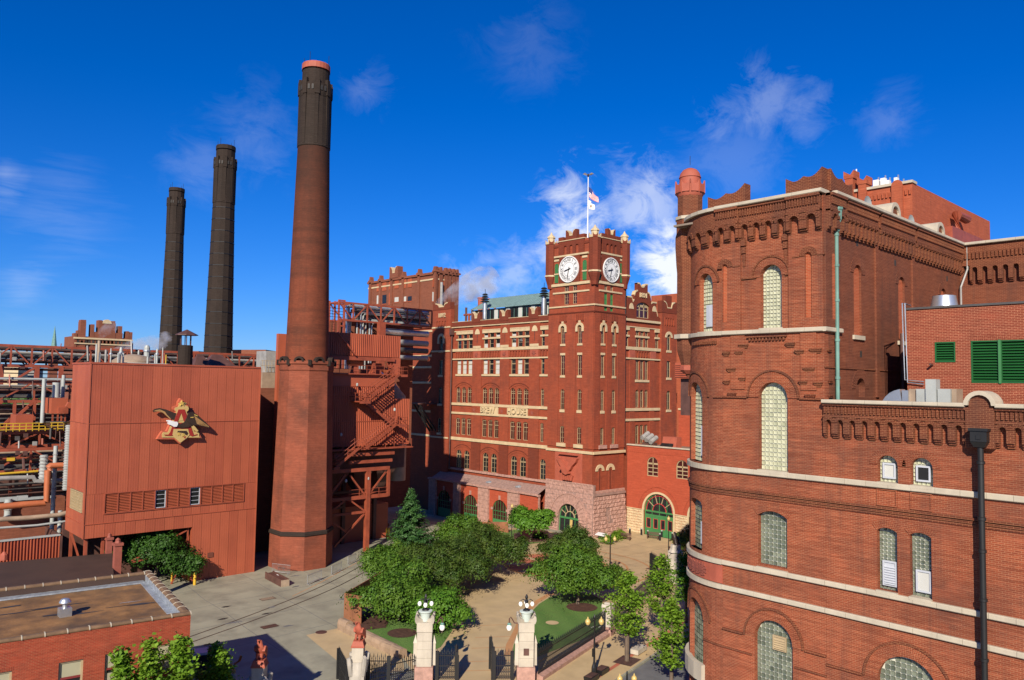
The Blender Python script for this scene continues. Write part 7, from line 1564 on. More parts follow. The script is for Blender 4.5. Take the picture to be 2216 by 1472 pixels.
# its two visible faces run away from the near corner
xl = UX(X1, 797, 640)[0]; xrr = UY(Y1, 990, 620)[0]
MB().box((X1, Y1, 0), (xrr, xl, zt2)).build('body', 'brick_bg', BG)
def bgrow(face, pxs, yt, yb, mats):
    for i, (a, b_) in enumerate(pxs):
        if face == 'L': (u0, z1), (u1, z0) = UX(X1, a, yt[i]), UX(X1, b_, yb[i]); F = FBk2
        else: (u0, z1), (u1, z0) = UY(Y1, a, yt[i]), UY(Y1, b_, yb[i]); F = FBk
        o = MB().fbox(F, min(u0, u1), max(u0, u1), z0, z1, -.05, .06).build('window', mats[i % len(mats)], BG)
        MB().fbox(F, min(u0, u1)-.05, max(u0, u1)+.05, z0-.22, z0-.02, -.05, .1).build('sill', 'brick_bg_light', o)
lx = ((816, 824), (828, 836), (842, 850), (854.5, 862.5), (870, 879), (883, 891)); bgrow('L', lx, (612, 611, 608, 606.5, 605, 603), (628, 627, 624, 622, 621, 619.5), ['brick_bg_light'])
bgrow('L', lx, (640, 639, 634, 644, 643, 642), (657, 657, 657, 653, 652, 651), ['blind', 'glass', 'brick_bg_light', 'blind', 'blind', 'glass'])
bgrow('R', ((936.5, 946), (955, 965)), (604, 608), (620, 625), ['brick_bg_light']); bgrow('R', ((936, 945), (955, 964)), (632, 634), (653, 655), ['blind', 'flag_red'])
for F, lo, hi, fc in ((FBk2, Y1, xl, 'X'), (FBk, X1, xrr, 'Y')):
    stonerow(BG, F, lo, hi, zt2-1.5, zt2-1.15, .12, 4, 'cream', facing=fc); MB().fbox(F, lo-.2, hi+.2, zt2-.3, zt2+.2, -.5, .3).build('coping', 'brick_bg', BG)
    for t in (0.0, .22, .45, .62, .8, .96):
        u = lo+(hi-lo)*t; MB().ext(F, [(u-.5, zt2+.2), (u+.9, zt2+.2), (u+.9, zt2+.5), (u+.4, zt2+.6), (u+.25, zt2+1.35), (u-.15, zt2+1.35), (u-.3, zt2+.6)], -.6, .3).build('horn', 'brick_bg', BG)
        MB().fbox(F, u-.4, u+.4, 20, zt2, -.05, .3).build('pilaster', 'brick_bg', BG)
MB().tube([FBk(UY(Y1, 952, 620)[0], 20, .6), FBk(UY(Y1, 952, 620)[0], zt2-2, .6)], .3, 8).build('downpipe', 'pipe_grey', BG)
u0, u1 = UX(X1, 846, 590)[0], UX(X1, 864, 590)[0]; horned(FBk2, u1, u0, zt2+.2, zt2+2.8, -1, .4, BG, 'brick_bg', 'cream')
# ================================================================== pipe racks at the left edge
def c3z(a, b): return a/6.135, 740+b/6.133
def c4z(a, b): return a/5.66, 960+b/5.661
def trussrow(name, label, Yp, px0, px1, yt, yb, n, mat='steel_red', dep=3, flip=0):
    """truss running along X; yt, yb = pixel heights of its chords at px0"""
    o = thing(name, label, 'pipe rack', (UY(Yp, px0, yt)[0], Yp, 0), 'steel pipe racks'); x0_, z1_ = UY(Yp, px0, yt); z0_ = UY(Yp, px0, yb)[1]; x1_ = UY(Yp, px1, yt)[0]
    x0_ -= 8; L = (x1_-x0_)/n
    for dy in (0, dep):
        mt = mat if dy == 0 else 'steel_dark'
        for z in (z0_, z1_): MB().bar((x0_, Yp+dy, z), (x1_, Yp+dy, z), .25, .32).build('chord', mt, o)
        for i in range(n+1): MB().bar((x0_+i*L, Yp+dy, z0_), (x0_+i*L, Yp+dy, z1_), .2).build('post', mt, o)
        for i in range(n):
            a, b_ = ((x0_+i*L, z1_), (x0_+(i+1)*L, z0_)) if (i+flip) % 2 == 0 else ((x0_+i*L, z0_), (x0_+(i+1)*L, z1_)); MB().bar((a[0], Yp+dy, a[1]), (b_[0], Yp+dy, b_[1]), .16).build('diagonal', mt, o)
    return o, x0_, x1_, z0_, z1_
random.seed(21)
def hpipes(o, x0_, x1_, z0_, z1_, Yp, n, rs=(.09, .24), mats=('pipe_grey', 'pipe_dark', 'pipe_tan', 'pipe_dark', 'steel_dark', 'galv')):
    for i in range(n):
        z = z0_+(z1_-z0_)*(i+.5)/n+random.uniform(-.1, .1); y = Yp+.5+random.random()*2; MB().tube([(x0_, y, z), (x1_+random.uniform(-1, .5), y, z)], random.uniform(*rs), 8).build('pipe', random.choice(mats), o, smooth=True)
A = trussrow('pipe_rack', 'topmost red truss pipe rack running across behind the metal roof', 116, 0, 610, 747, 791, 20); hpipes(*A, 116, 9, (.1, .22), ('pipe_dark', 'steel_dark', 'pipe_grey', 'pipe_dark'))
for px in (3, 80, 132): u = UY(116, px, 800)[0]; MB().bar((u, 116, 0), (u, 116, A[3]), .5).build('rack_leg', 'steel_red', A[0])
u0, z0_ = UY(116, 35, 820); u1, z1_ = UY(116, 74, 797); MB().bar((u0, 116, z0_), (u1, 116, z1_), .25).build('brace', 'steel_red', A[0])
B_ = trussrow('pipe_rack', 'middle red truss pipe rack below the topmost one at left edge', 108, 0, 152, 826, 869, 4, flip=1); hpipes(*B_, 108, 8, (.1, .26))
MB().tube([(B_[1], 107.6, B_[4]+.35), (UY(107.6, 165, 822)[0], 107.6, B_[4]+.35)], .14, 8).build('pipe', 'pipe_white', B_[0])
for px in (32, 75): u = UY(108, px, 870)[0]; MB().bar((u, 108, 0), (u, 108, B_[3]), .3).build('rack_leg', 'steel_red', B_[0])
for a, b_ in (((3, 930), (70, 872)), ((8, 920), (30, 898))): p, q = UY(108, *a), UY(108, *b_); MB().bar((p[0], 108, p[1]), (q[0], 108, q[1]), .3).build('brace', 'steel_red', B_[0])
C_ = trussrow('pipe_rack', 'lower red truss pipe rack just under the yellow walkway', 103, 0, 148, 938, 968, 5); hpipes(*C_, 103, 7, (.1, .3), ('steel_red', 'pipe_grey', 'pipe_dark', 'steel_dark', 'pipe_white'))
D_ = trussrow('pipe_rack', 'lowest red truss pipe rack with tan and white pipes at left edge', 101, 0, 146, 975, 1022, 4, flip=1); hpipes(*D_, 101, 9, (.12, .3), ('pipe_grey', 'pipe_tan', 'pipe_dark', 'steel_red', 'steel_dark'))
# yellow walkway
WY = 102.4; YW = thing('yellow_walkway', 'yellow handrail walkway across the pipe racks', 'walkway', (UY(WY, 0, 930)[0], WY, 18)); u0, zt_ = UY(WY, -30, 918); u1 = UY(WY, 152, 915)[0]; zb_ = UY(WY, 0, 931)[1]
for z in (zt_, (zt_+zb_)/2, zb_): MB().tube([(u0, WY, z), (u1, WY, z)], .06, 6).build('rail', 'yellow', YW)
for k in range(14): x = u0+(u1-u0)*k/13; MB().bar((x, WY, zb_-.2), (x, WY, zt_), .08).build('post', 'yellow', YW)
MB().box((u0, WY+.1, zb_-.2), (u1, WY+1.6, zb_-.1)).build('grating', 'steel_dark', YW)
u0, z = UY(100, -30, 1028); u1 = UY(100, 82, 1022)[0]; yl2 = thing('yellow_pipe', 'bright yellow horizontal gas pipe on the lower racks', 'pipe', (u0, 100, z)); MB().tube([(u0, 100, z), (u1, 100, z+.1)], .12, 8).build('tube', 'yellow', yl2)
MB().box((UY(100.8, 15, 990)[0], 100.7, UY(100.8, 15, 998)[1]), (UY(100.8, 32, 990)[0], 100.9, UY(100.8, 15, 991)[1])).build('yellow_sign', 'yellow', None, label='small yellow sign board on the lowest pipe rack', cat='sign')
# single pipes
def pipe(label, pts, r_, mat, name='pipe', group=None, smooth=True, bands=0):
    o = thing(name, label, 'pipe', pts[0], group); m = MB().tube(pts, r_, 10).build('tube', mat, o, smooth=smooth)
    if bands:
        a, b_ = Vector(pts[0]), Vector(pts[-1])
        for k in range(bands):
            p = a+(b_-a)*(k+.5)/bands; d = (b_-a).normalized()*.06; MB().tube([p-d, p+d], r_*1.18, 10).build('band', 'pipe_grey', o)
    return o
def V(Yp, px, py): u, z = UY(Yp, px, py); return (u, Yp, z)
def vp(Yp, px, y0, y1): u, z1_ = UY(Yp, px, y0); return [(u, Yp, UY(Yp, px, y1)[1]), (u, Yp, z1_)]
pipe('slim white upright pipe crossing the middle pipe rack', vp(102, 96, 820, 915), .22, 'pipe_white'); pipe('fat white exhaust pipe on the red hopper box', vp(103, 122.5, 828, 860), .42, 'pipe_white'); pipe('slim pale pipe beside the fat white exhaust', vp(104, 138, 812, 860), .2, 'pipe_white')
pipe('ribbed white riser pipe along the metal building edge', vp(96, 149.5, 920, 1060), .32, 'pipe_white', bands=26); pipe('short ribbed white pipe left of the orange pipe', vp(97.5, 95.5, 985, 1036), .38, 'pipe_white', bands=7)
pipe('tall pale green-white pipe between orange pipe and riser', vp(97.2, 121, 965, 1150), .22, 'pipe_white', bands=5); pipe('thin white pipe low beside the metal building', vp(96, 130.5, 1105, 1152), .22, 'pipe_white', bands=3); pipe('twin white pipe stub at far left', vp(98.5, 18.5, 1080, 1125), .35, 'pipe_white', bands=3)
pipe('bright orange pipe bending down and left across the racks', [V(96.5, 148, 1007), V(96.5, 110, 1008), V(96.5, 105, 1012), V(96.5, 103.5, 1018), V(96.5, 101, 1086), V(96.5, 97, 1089), V(96.5, 50, 1092), V(96.5, -30, 1100)], .34, 'pipe_orange')
pipe('long beige pipe sloping across below the orange one', [V(95.5, -20, 1125), V(95.5, 60, 1121), V(95.5, 125, 1115), V(95.5, 152, 1108)], .25, 'pipe_tan'); pipe('thin white pipe under the long beige one', [V(95.2, -20, 1144), V(95.2, 80, 1137), V(95.2, 152, 1127)], .12, 'pipe_white')
pipe('white pipe with offset bend below the yellow pipe', [V(99, -20, 1036), V(99, 40, 1034), V(99, 72, 1033), V(99, 77, 1041), V(99, 100, 1042), V(99, 145, 1039)], .25, 'pipe_grey')
for k, (T, Yq) in enumerate(((A, 115.6), (B_, 107.6), (C_, 102.6), (D_, 100.6))):
    for i in range(16): x = T[1]+(T[2]-T[1])*random.random(); z = T[3]+(T[4]-T[3])*random.uniform(-.6, .9); L = random.uniform(.6, 2.4); MB().tube([(x, Yq-random.random(), z), (x, Yq-.3, z+L)], random.uniform(.05, .16), 6).build('riser', random.choice(('pipe_dark', 'steel_dark', 'steel_dark', 'steel_red', 'pipe_grey')), T[0])
    for i in range(10): x = T[1]+(T[2]-T[1])*random.random(); z = T[3]+(T[4]-T[3])*random.random(); MB().box((x-.2, Yq-.5, z-.2), (x+.2, Yq-.1, z+.25)).build('valve', random.choice(('pipe_dark', 'steel_dark', 'pipe_grey')), T[0])
    for i in range(6): z = T[3]-.4-i*.55; MB().tube([(T[1], Yq+1.2, z), (T[2], Yq+1.2, z)], random.uniform(.07, .2), 6).build('pipe', random.choice(('pipe_dark', 'steel_dark', 'pipe_dark', 'pipe_tan')), T[0])
# red hopper box with legs
HB = thing('red_hopper', 'red steel hopper box on thin legs among the racks', 'hopper', V(101, 130, 890)); a, b_ = UY(101, 112, 862), UY(101, 146, 895); MB().box((a[0], 101, b_[1]), (b_[0], 104, a[1])).build('casing', 'metal_red', HB)
MB().box((UY(101, 125, 890)[0], 100.7, b_[1]), (b_[0], 101, UY(101, 125, 882)[1])).build('grille', 'steel_red', HB)
for px in (114, 125, 133, 141): u = UY(101.2, px, 900)[0]; MB().bar((u, 101.2, UY(101, px, 912)[1]), (u, 101.2, b_[1]), .16).build('leg', 'steel_red', HB)
a, b_ = UY(104, 35, 898), UY(104, 71, 920); MB().box((a[0], 104, b_[1]-1), (b_[0], 107, a[1])).build('red_tank', 'metal_red_b', None, label='plain reddish tank box behind the yellow walkway', cat='tank')
MB().bar(V(97, 152, 872), V(97, 146, 882), .5).build('red_chute', 'metal_red', None, label='slanted red chute against the metal building wall', cat='chute')
# dark sheds behind the racks
SB = thing('process_shed', 'low red-brown process shed with stepped white coping under the racks', 'building', (0, 99, 0)); FSB = FY(99)
zs = UY(99, 30, 1083)[1]; MB().box((UY(99, -60, 1100)[0], 99, 0), (UY(99, 140, 1100)[0], 100.5, zs)).build('wall', 'brick_bg', SB)
for a, b_, y in ((-30, 38, 1082), (38, 60, 1076), (60, 118, 1079)): u0, z = UY(99, a, y); u1 = UY(99, b_, y)[0]; MB().fbox(FSB, u0, u1, zs-.05, z+.1, -.4, .12).build('coping_stone', 'pipe_white', SB)
MB().box((UY(112, -60, 900)[0], 112, 0), (UY(112, 205, 900)[0], 113, UY(112, 100, 875)[1])).build('back_wall', 'steel_dark', None, label='dark process building wall behind the pipe racks', cat='building')
# corrugated red screen wall
FCW = FY(92.5); u0, zt_ = UY(92.5, -40, 1168); u1, z_ = UY(92.5, 130, 1160); um = UY(92.5, 66, 1165)[0]; CW = thing('screen_wall', 'ribbed red sheet metal screen wall with white top rail, part in shade', 'wall', (u0, 92.5, 0)); zc_ = UY(92.5, 100, 1162)[1]
panelwall(CW, FCW, 'Y', u0, u1, 0, zc_, 1.1, ribs=4, dep=.14); MB().fbox(FCW, u0, u1, zc_, zc_+.15, -.2, .2).build('top_rail', 'pipe_white', CW)
MB().box((u1, 92.3, 0), (u1+.2, 99, zc_)).build('return_wall', 'steel_dark', CW)
# ================================================================== low dark-roofed gate lodge and its brick piers
LG = thing('brown_roof_lodge', 'low building with plain dark brown roof behind the left brick building', 'building', UG(120, 1230, 4.2)); zr_ = 4.2
q = [UG(*p, zr_) for p in ((-60, 1222), (243, 1197), (246, 1243), (-60, 1290))]
MB().add([tuple(p) for p in q]+[(p.x, p.y, 0) for p in q], [(0, 1, 2, 3), (0, 1, 5, 4), (1, 2, 6, 5), (2, 3, 7, 6), (3, 0, 4, 7)]).build('roof_block', 'roof_dark', LG)
for (px, yt, yb, w_, lb) in ((252, 1172, 1243, 14, 'dark red brick gate pier with moulded cap, right one beside the tree'), (234, 1160, 1210, 11, 'dark red brick gate pier with moulded cap, left one nearer the metal building')):
    p = UG(px, yb, 3.6); zt_ = p.z+(yb-yt)*(p-CP).dot(fwd)/FPX; r_ = w_*(p-CP).dot(fwd)/FPX/2; pr = thing('gate_pier', lb, 'pier', (p.x, p.y, 0), 'brick gate piers')
    MB().box((p.x-r_, p.y-r_, 0), (p.x+r_, p.y+r_, zt_-.4)).build('shaft', 'terracotta_dark', pr); MB().box((p.x-r_-.1, p.y-r_-.1, zt_-.4), (p.x+r_+.1, p.y+r_+.1, zt_-.15)).build('cap', 'terracotta_dark', pr); MB().lathe(p.x, p.y, [(r_*.9, zt_-.15), (r_*.7, zt_+.05), (r_*.75, zt_+.15), (.05, zt_+.3)], 8).build('finial', 'terracotta_dark', pr)
p = UG(8, 1212, 4.2); MB().lathe(p.x, p.y, [(.35, 4.2), (.32, 4.7), (.1, 5.0)], 8).build('roof_finial', 'terracotta', None, label='small terracotta finial on the brown roof at left edge', cat='finial')
# ================================================================== brick building in the left foreground
C1 = Vector((17.06, 44.28, 0)); av = Vector((.9913, -.1315, 0)); bv = Vector((.1315, .9913, 0)); ZP = 9.0; DB = 11.35; LW = 16
LB = thing('left_brick_building', 'flat-roofed red brick building with tiled coping at lower left', 'building', C1)
FL1 = lambda u, w, d=0: C1+av*u-bv*d+Vector((0, 0, w)); FL2 = lambda u, w, d=0: C1+bv*u+av*d+Vector((0, 0, w))
def onpl(P0, n, x, y): d = ray(x, y); t = (P0-CP).dot(n)/d.dot(n); return CP+d*t
def l1(px, py): p = onpl(C1, bv, px, py); return (p-C1).dot(av), p.z
def c2(a, b): return a/3.257, 1020+b/3.257
wl = []
for (a, b_) in (((-70, 1425), (72, 1660)), ((415, 1345), (577, 1580)), ((742, 1285), (890, 1500)), ((1090, 1225), (1215, 1420))):
    p, q = l1(*c2(*a)), l1(*c2(*b_)); wl.append((p[0], q[0], q[1], p[1]-.05))
MB().ext(FL1, [(-LW, 0), (0, 0), (0, ZP-.08), (-LW, ZP-.08)], -.35, 0, [arch(*w, 'f') for w in wl], back=False).build('front_wall', 'brick_left', LB)
MB().ext(FL2, [(.351, 0), (DB, 0), (DB, ZP-.08), (.351, ZP-.08)], -.35, 0, back=False).build('east_wall', 'brick_left', LB)
MB().fbox(FL2, DB-.3, DB, 0, ZP-.08, -LW, -.36).build('rear_wall', 'brick_left', LB)
for w in wl:
    o = window(LB, FL1, *w, 'f', rec=.18, cols=1, rows=1, fm='frame_tan', pm='glass', fw=.10); h = w[3]-w[2]
    MB().fbox(FL1, w[0]+.08, w[1]-.08, w[2]+h*.55, w[3]-.08, -.17, -.15).build('blind', 'blind_tan', o); MB().fbox(FL1, w[0]+.06, w[1]-.06, w[2]+h*.5, w[2]+h*.56, -.18, -.1).build('meeting_rail', 'frame_red', o); MB().fbox(FL1, w[0]+.08, w[1]-.08, w[2]+.1, w[2]+h*.4, -.17, -.15).build('blind', 'blind_tan', o)
    n = int((w[1]-w[0]+.2)/.075); m = MB()
    for i in range(n): u = w[0]-.1+i*.075; m.fbox(FL1, u+.004, u+.071, w[3]+.005, w[3]+.2, -.02, .012)
    m.build('soldier_course', 'brick_left', LB)
m = MB(); m.fbox(FL1, -LW, -.0, 5.98, 6.05, -.02, .015); m.build('brick_string', 'brick_left', LB)
MB().poly([FL1(-LW, 8.45, -.36), FL1(-.36, 8.45, -.36), FL1(-.36, 8.45, -DB+.36), FL1(-LW, 8.45, -DB+.36)]).build('roof', 'roof_gravel', LB)
for F, u0, u1, dd in ((FL1, -LW, -.36, -.36), (FL2, .36, DB-.36, -.36)): MB().fbox(F, u0, u1, 8.4, ZP-.08, dd-.02, dd+.012).build('parapet_inner', 'roof_silver', LB)
MB().fbox(FL2, DB-.38, DB-.30, 8.4, ZP-.08, -LW, -.36).build('parapet_inner', 'roof_dark', LB)
MB().fbox(FL2, DB-.95, DB-.38, 8.47, 8.56, -LW, -.5).build('roof_flashing', 'roof_silver', LB); MB().fbox(FL2, .6, DB-.5, 8.47, 8.53, -.75, -.38).build('roof_flashing', 'roof_silver', LB)
def tiles(F, u0, u1, dc_, name='coping_tile'):
    n = round((u1-u0)/.98); L = (u1-u0)/n
    for i in range(n):
        m = MB(); pr = [(-.22, 0), (-.24, .06), (-.1, .14), (.1, .14), (.24, .06), (.22, 0)]; a, b_ = u0+i*L+.015, u0+(i+1)*L-.015
        vs = [F(a, ZP-.08+h, dc_+d) for d, h in pr]+[F(b_, ZP-.08+h, dc_+d) for d, h in pr]; k = len(pr)
        m.add(vs, [tuple(range(k)), tuple(reversed(range(k, 2*k)))]+[(j, j+1, k+j+1, k+j) for j in range(k-1)]).build(name, 'tile_coping', LB)
        pr2 = [(-.25, 0), (-.27, .07), (-.11, .165), (.11, .165), (.27, .07), (.25, 0)]; a, b_ = b_-.01, b_+.045
        vs = [F(a, ZP-.08+h, dc_+d) for d, h in pr2]+[F(b_, ZP-.08+h, dc_+d) for d, h in pr2]; MB().add(vs, [tuple(range(k)), tuple(reversed(range(k, 2*k)))]+[(j, j+1, k+j+1, k+j) for j in range(k-1)]).build('coping_joint', 'cream_light', LB)
tiles(FL1, -LW, -.0, -.17); tiles(FL2, .42, DB, -.17); FL3 = lambda u, w, d=0: C1+bv*(DB+d)+av*u+Vector((0, 0, w)); tiles(FL3, -LW, -.42, -.17)
random.seed(8)
for i in range(16):
    u, v_ = random.uniform(-12, -1), random.uniform(1.2, DB-1.5); L = random.uniform(.5, 1.8); w_ = random.uniform(.05, .16)
    pts = [FL1(u+L*math.cos(t)*(1+.3*math.sin(3*t+i)), 8.455+.001*i, -(v_+w_*math.sin(t)*(1+.4*math.cos(2*t+i)))) for t in np.arange(0, 6.28, .5)]
    MB().poly(pts).build('tar_patch', 'roof_patch' if i % 4 else 'roof_silver', LB)
p = UG(*c2(455, 1020), 8.45); rv = thing('roof_ventilator', 'silver mushroom ventilator on the brown gravel roof', 'vent', p)
MB().box((p.x-.3, p.y-.3, 8.45), (p.x+.3, p.y+.3, 8.92)).build('base', 'galv', rv); MB().lathe(p.x, p.y, [(.14, 8.9), (.14, 9.15), (.32, 9.2), (.32, 9.26), (.2, 9.42), (.02, 9.46)], 14).build('cap', 'galv', rv, smooth=True)
# ================================================================== far castle, spire, far trees
dp = 260; p = atdepth(222, 745, dp); YC_ = p.y; FCs = FY(YC_); CS = thing('far_castle_block', 'dark red battlemented brick block far behind the pipe racks', 'building', (p.x, YC_, 0))
def cs(px, py): return UY(YC_, px, py)
def cb(x0_, x1_, yt, name, mat='brick_bg', d=0, z0=0): a, b_ = cs(x0_, yt), cs(x1_, yt); return MB().fbox(FCs, a[0], b_[0], z0, a[1], -12 if name == 'body' else -2.5, d).build(name, mat, CS)
cb(160, 285, 727, 'body'); cb(197, 265, 718, 'gable', d=.4); cb(213, 250, 698, 'gable_top', d=.5); cb(174, 186, 696, 'turret', d=.5); cb(168, 182, 715, 'turret_step', d=.3); cb(272, 286, 722, 'corner', d=.4)
for x0_, x1_, y in ((213, 221, 693), (241, 249, 695), (197, 204, 702), (256, 264, 706), (175, 186, 692), (273, 279, 717), (280, 286, 719), (160, 166, 721)): cb(x0_, x1_, y, 'merlon', d=.45)
for y0_, y1_, a, b_ in ((733, 735.5, 159, 286), (744, 747, 160, 286)): p0, p1 = cs(a, y0_), cs(b_, y1_); MB().fbox(FCs, p0[0], p1[0], p1[1], p0[1], 0, .8).build('stone_band', 'cream', CS)
p0 = cs(231, 697); ring(FCs, p0[0], p0[1]-.6, .05, 1.4, -1, .7, 10, gap=0).build('shell', 'cream', CS)
for i in range(14): u, z = cs(168+i*8.2, 741); MB().ext(FCs, arch(u-.35, u+.35, z-.6, z+.7, 'r', 4), -.1, .5 if i else .5).build('niche', 'dirt_and_shade', CS)  # near-black blocks standing proud, niche shade put into the colour
p = atdepth(117, 745, 420); sp = thing('church_spire', 'thin green church spire on the far skyline at left', 'spire', (p.x, p.y, 0)); MB().lathe(p.x, p.y, [(1.6, p.z-3), (1.3, p.z), (.05, p.z+10)], 8).build('steeple', 'copper', sp); MB().box((p.x-2, p.y-2, 0), (p.x+2, p.y+2, p.z-2.5)).build('tower', 'brick_bg', sp)
for (px, w_, yt, dpz, mt, lb) in ((530, 45, 757, 200, 'brick_bg', 'long low dark roofline far right of the middle chimney'), (410, 20, 760, 210, 'brick_bg', 'dark far building between the two black chimneys'), (15, 25, 792, 500, 'cream', 'pale far town block seen through the rack'), (60, 14, 800, 520, 'far_city', 'grey far town block right of the pale one')):
    a = atdepth(px-w_, yt, dpz); b_ = atdepth(px+w_, yt, dpz); m = MB(); n_ = Vector((fwd.x, fwd.y, 0))*10
    m.hexa([(a.x, a.y, 0), (b_.x, b_.y, 0), (b_.x+n_.x, b_.y+n_.y, 0), (a.x+n_.x, a.y+n_.y, 0), (a.x, a.y, a.z), (b_.x, b_.y, b_.z), (b_.x+n_.x, b_.y+n_.y, b_.z), (a.x+n_.x, a.y+n_.y, a.z)]).build('far_building', mt, None, label=lb, cat='building')
# ================================================================== gates, pillars, fences
def frame2(o, d):      # local frame at ground point o: u along d, v to the camera side, w up
    d = Vector((d[0], d[1], 0)).normalized(); n = Vector((d.y, -d.x, 0))
    if n.dot(Vector((-.68, -.73, 0))) < 0: n = -n
    return lambda u, w, v=0: Vector((o[0], o[1], 0))+d*u+n*v+Vector((0, 0, w))
GD = Vector((.757, -.653, 0))
def eagle(par, P, s, yaw, mat, name='eagle'):
    """perched eagle: one body mesh, two folded wings; P = feet"""
    c, sn = math.cos(yaw), math.sin(yaw)
    def L(x, y, z): return (P[0]+s*(x*c-y*sn), P[1]+s*(x*sn+y*c), P[2]+s*z)
    m = MB(); path = [(-.30, .02, .07), (-.22, .13, .12), (-.10, .30, .21), (0, .50, .25), (.06, .68, .20), (.08, .80, .145), (.10, .90, .135), (.14, .99, .13), (.20, 1.03, .10), (.28, 1.01, .05), (.33, .97, .015)]
    n = 12; k0 = 0; vs = []
    for (x, z, r_) in path: vs += [L(x+r_*.9*math.cos(2*math.pi*j/n)*.75, r_*math.sin(2*math.pi*j/n), z+r_*.25*math.cos(2*math.pi*j/n)) for j in range(n)]
    fs = [(i*n+j, i*n+(j+1) % n, (i+1)*n+(j+1) % n, (i+1)*n+j) for i in range(len(path)-1) for j in range(n)]+[tuple(range(n)), tuple(range((len(path)-1)*n, len(path)*n))]
    m.add(vs, fs)
    b = m.build('body', mat, par, smooth=True)
    for sgn in (-1, 1):
        w = MB(); pts = [(.08, .62), (-.02, .68), (-.15, .62), (-.26, .42), (-.36, .08), (-.30, .02), (-.18, .2), (-.02, .34), (.12, .45)]
        a = [L(x, sgn*.15, z) for x, z in pts]; o_ = [L(x-.01, sgn*.30-sgn*.08*(1-min(1, z/.6)), z) for x, z in pts]; k = len(pts)
        w.add(a+o_, [tuple(range(k)), tuple(reversed(range(k, 2*k)))]+[(i, (i+1) % k, k+(i+1) % k, k+i) for i in range(k)]); w.build('wing', mat, par)
        lg = MB().tube([L(.06, sgn*.1, .32), L(.10, sgn*.11, .15), L(.12, sgn*.11, .02)], [s*.10, s*.07, s*.04], 8); lg.build('leg', mat, par)
        for q in (-.05, 0, .05): MB().tube([L(.10, sgn*.11+q, .03), L(.22, sgn*.11+q*1.6, .0)], s*.02, 5).build('claw', mat, par)
    MB().tube([L(.26, 0, 1.01), L(.35, 0, .98), L(.37, 0, .91)], [s*.045, s*.03, s*.008], 6).build('beak', mat, par)
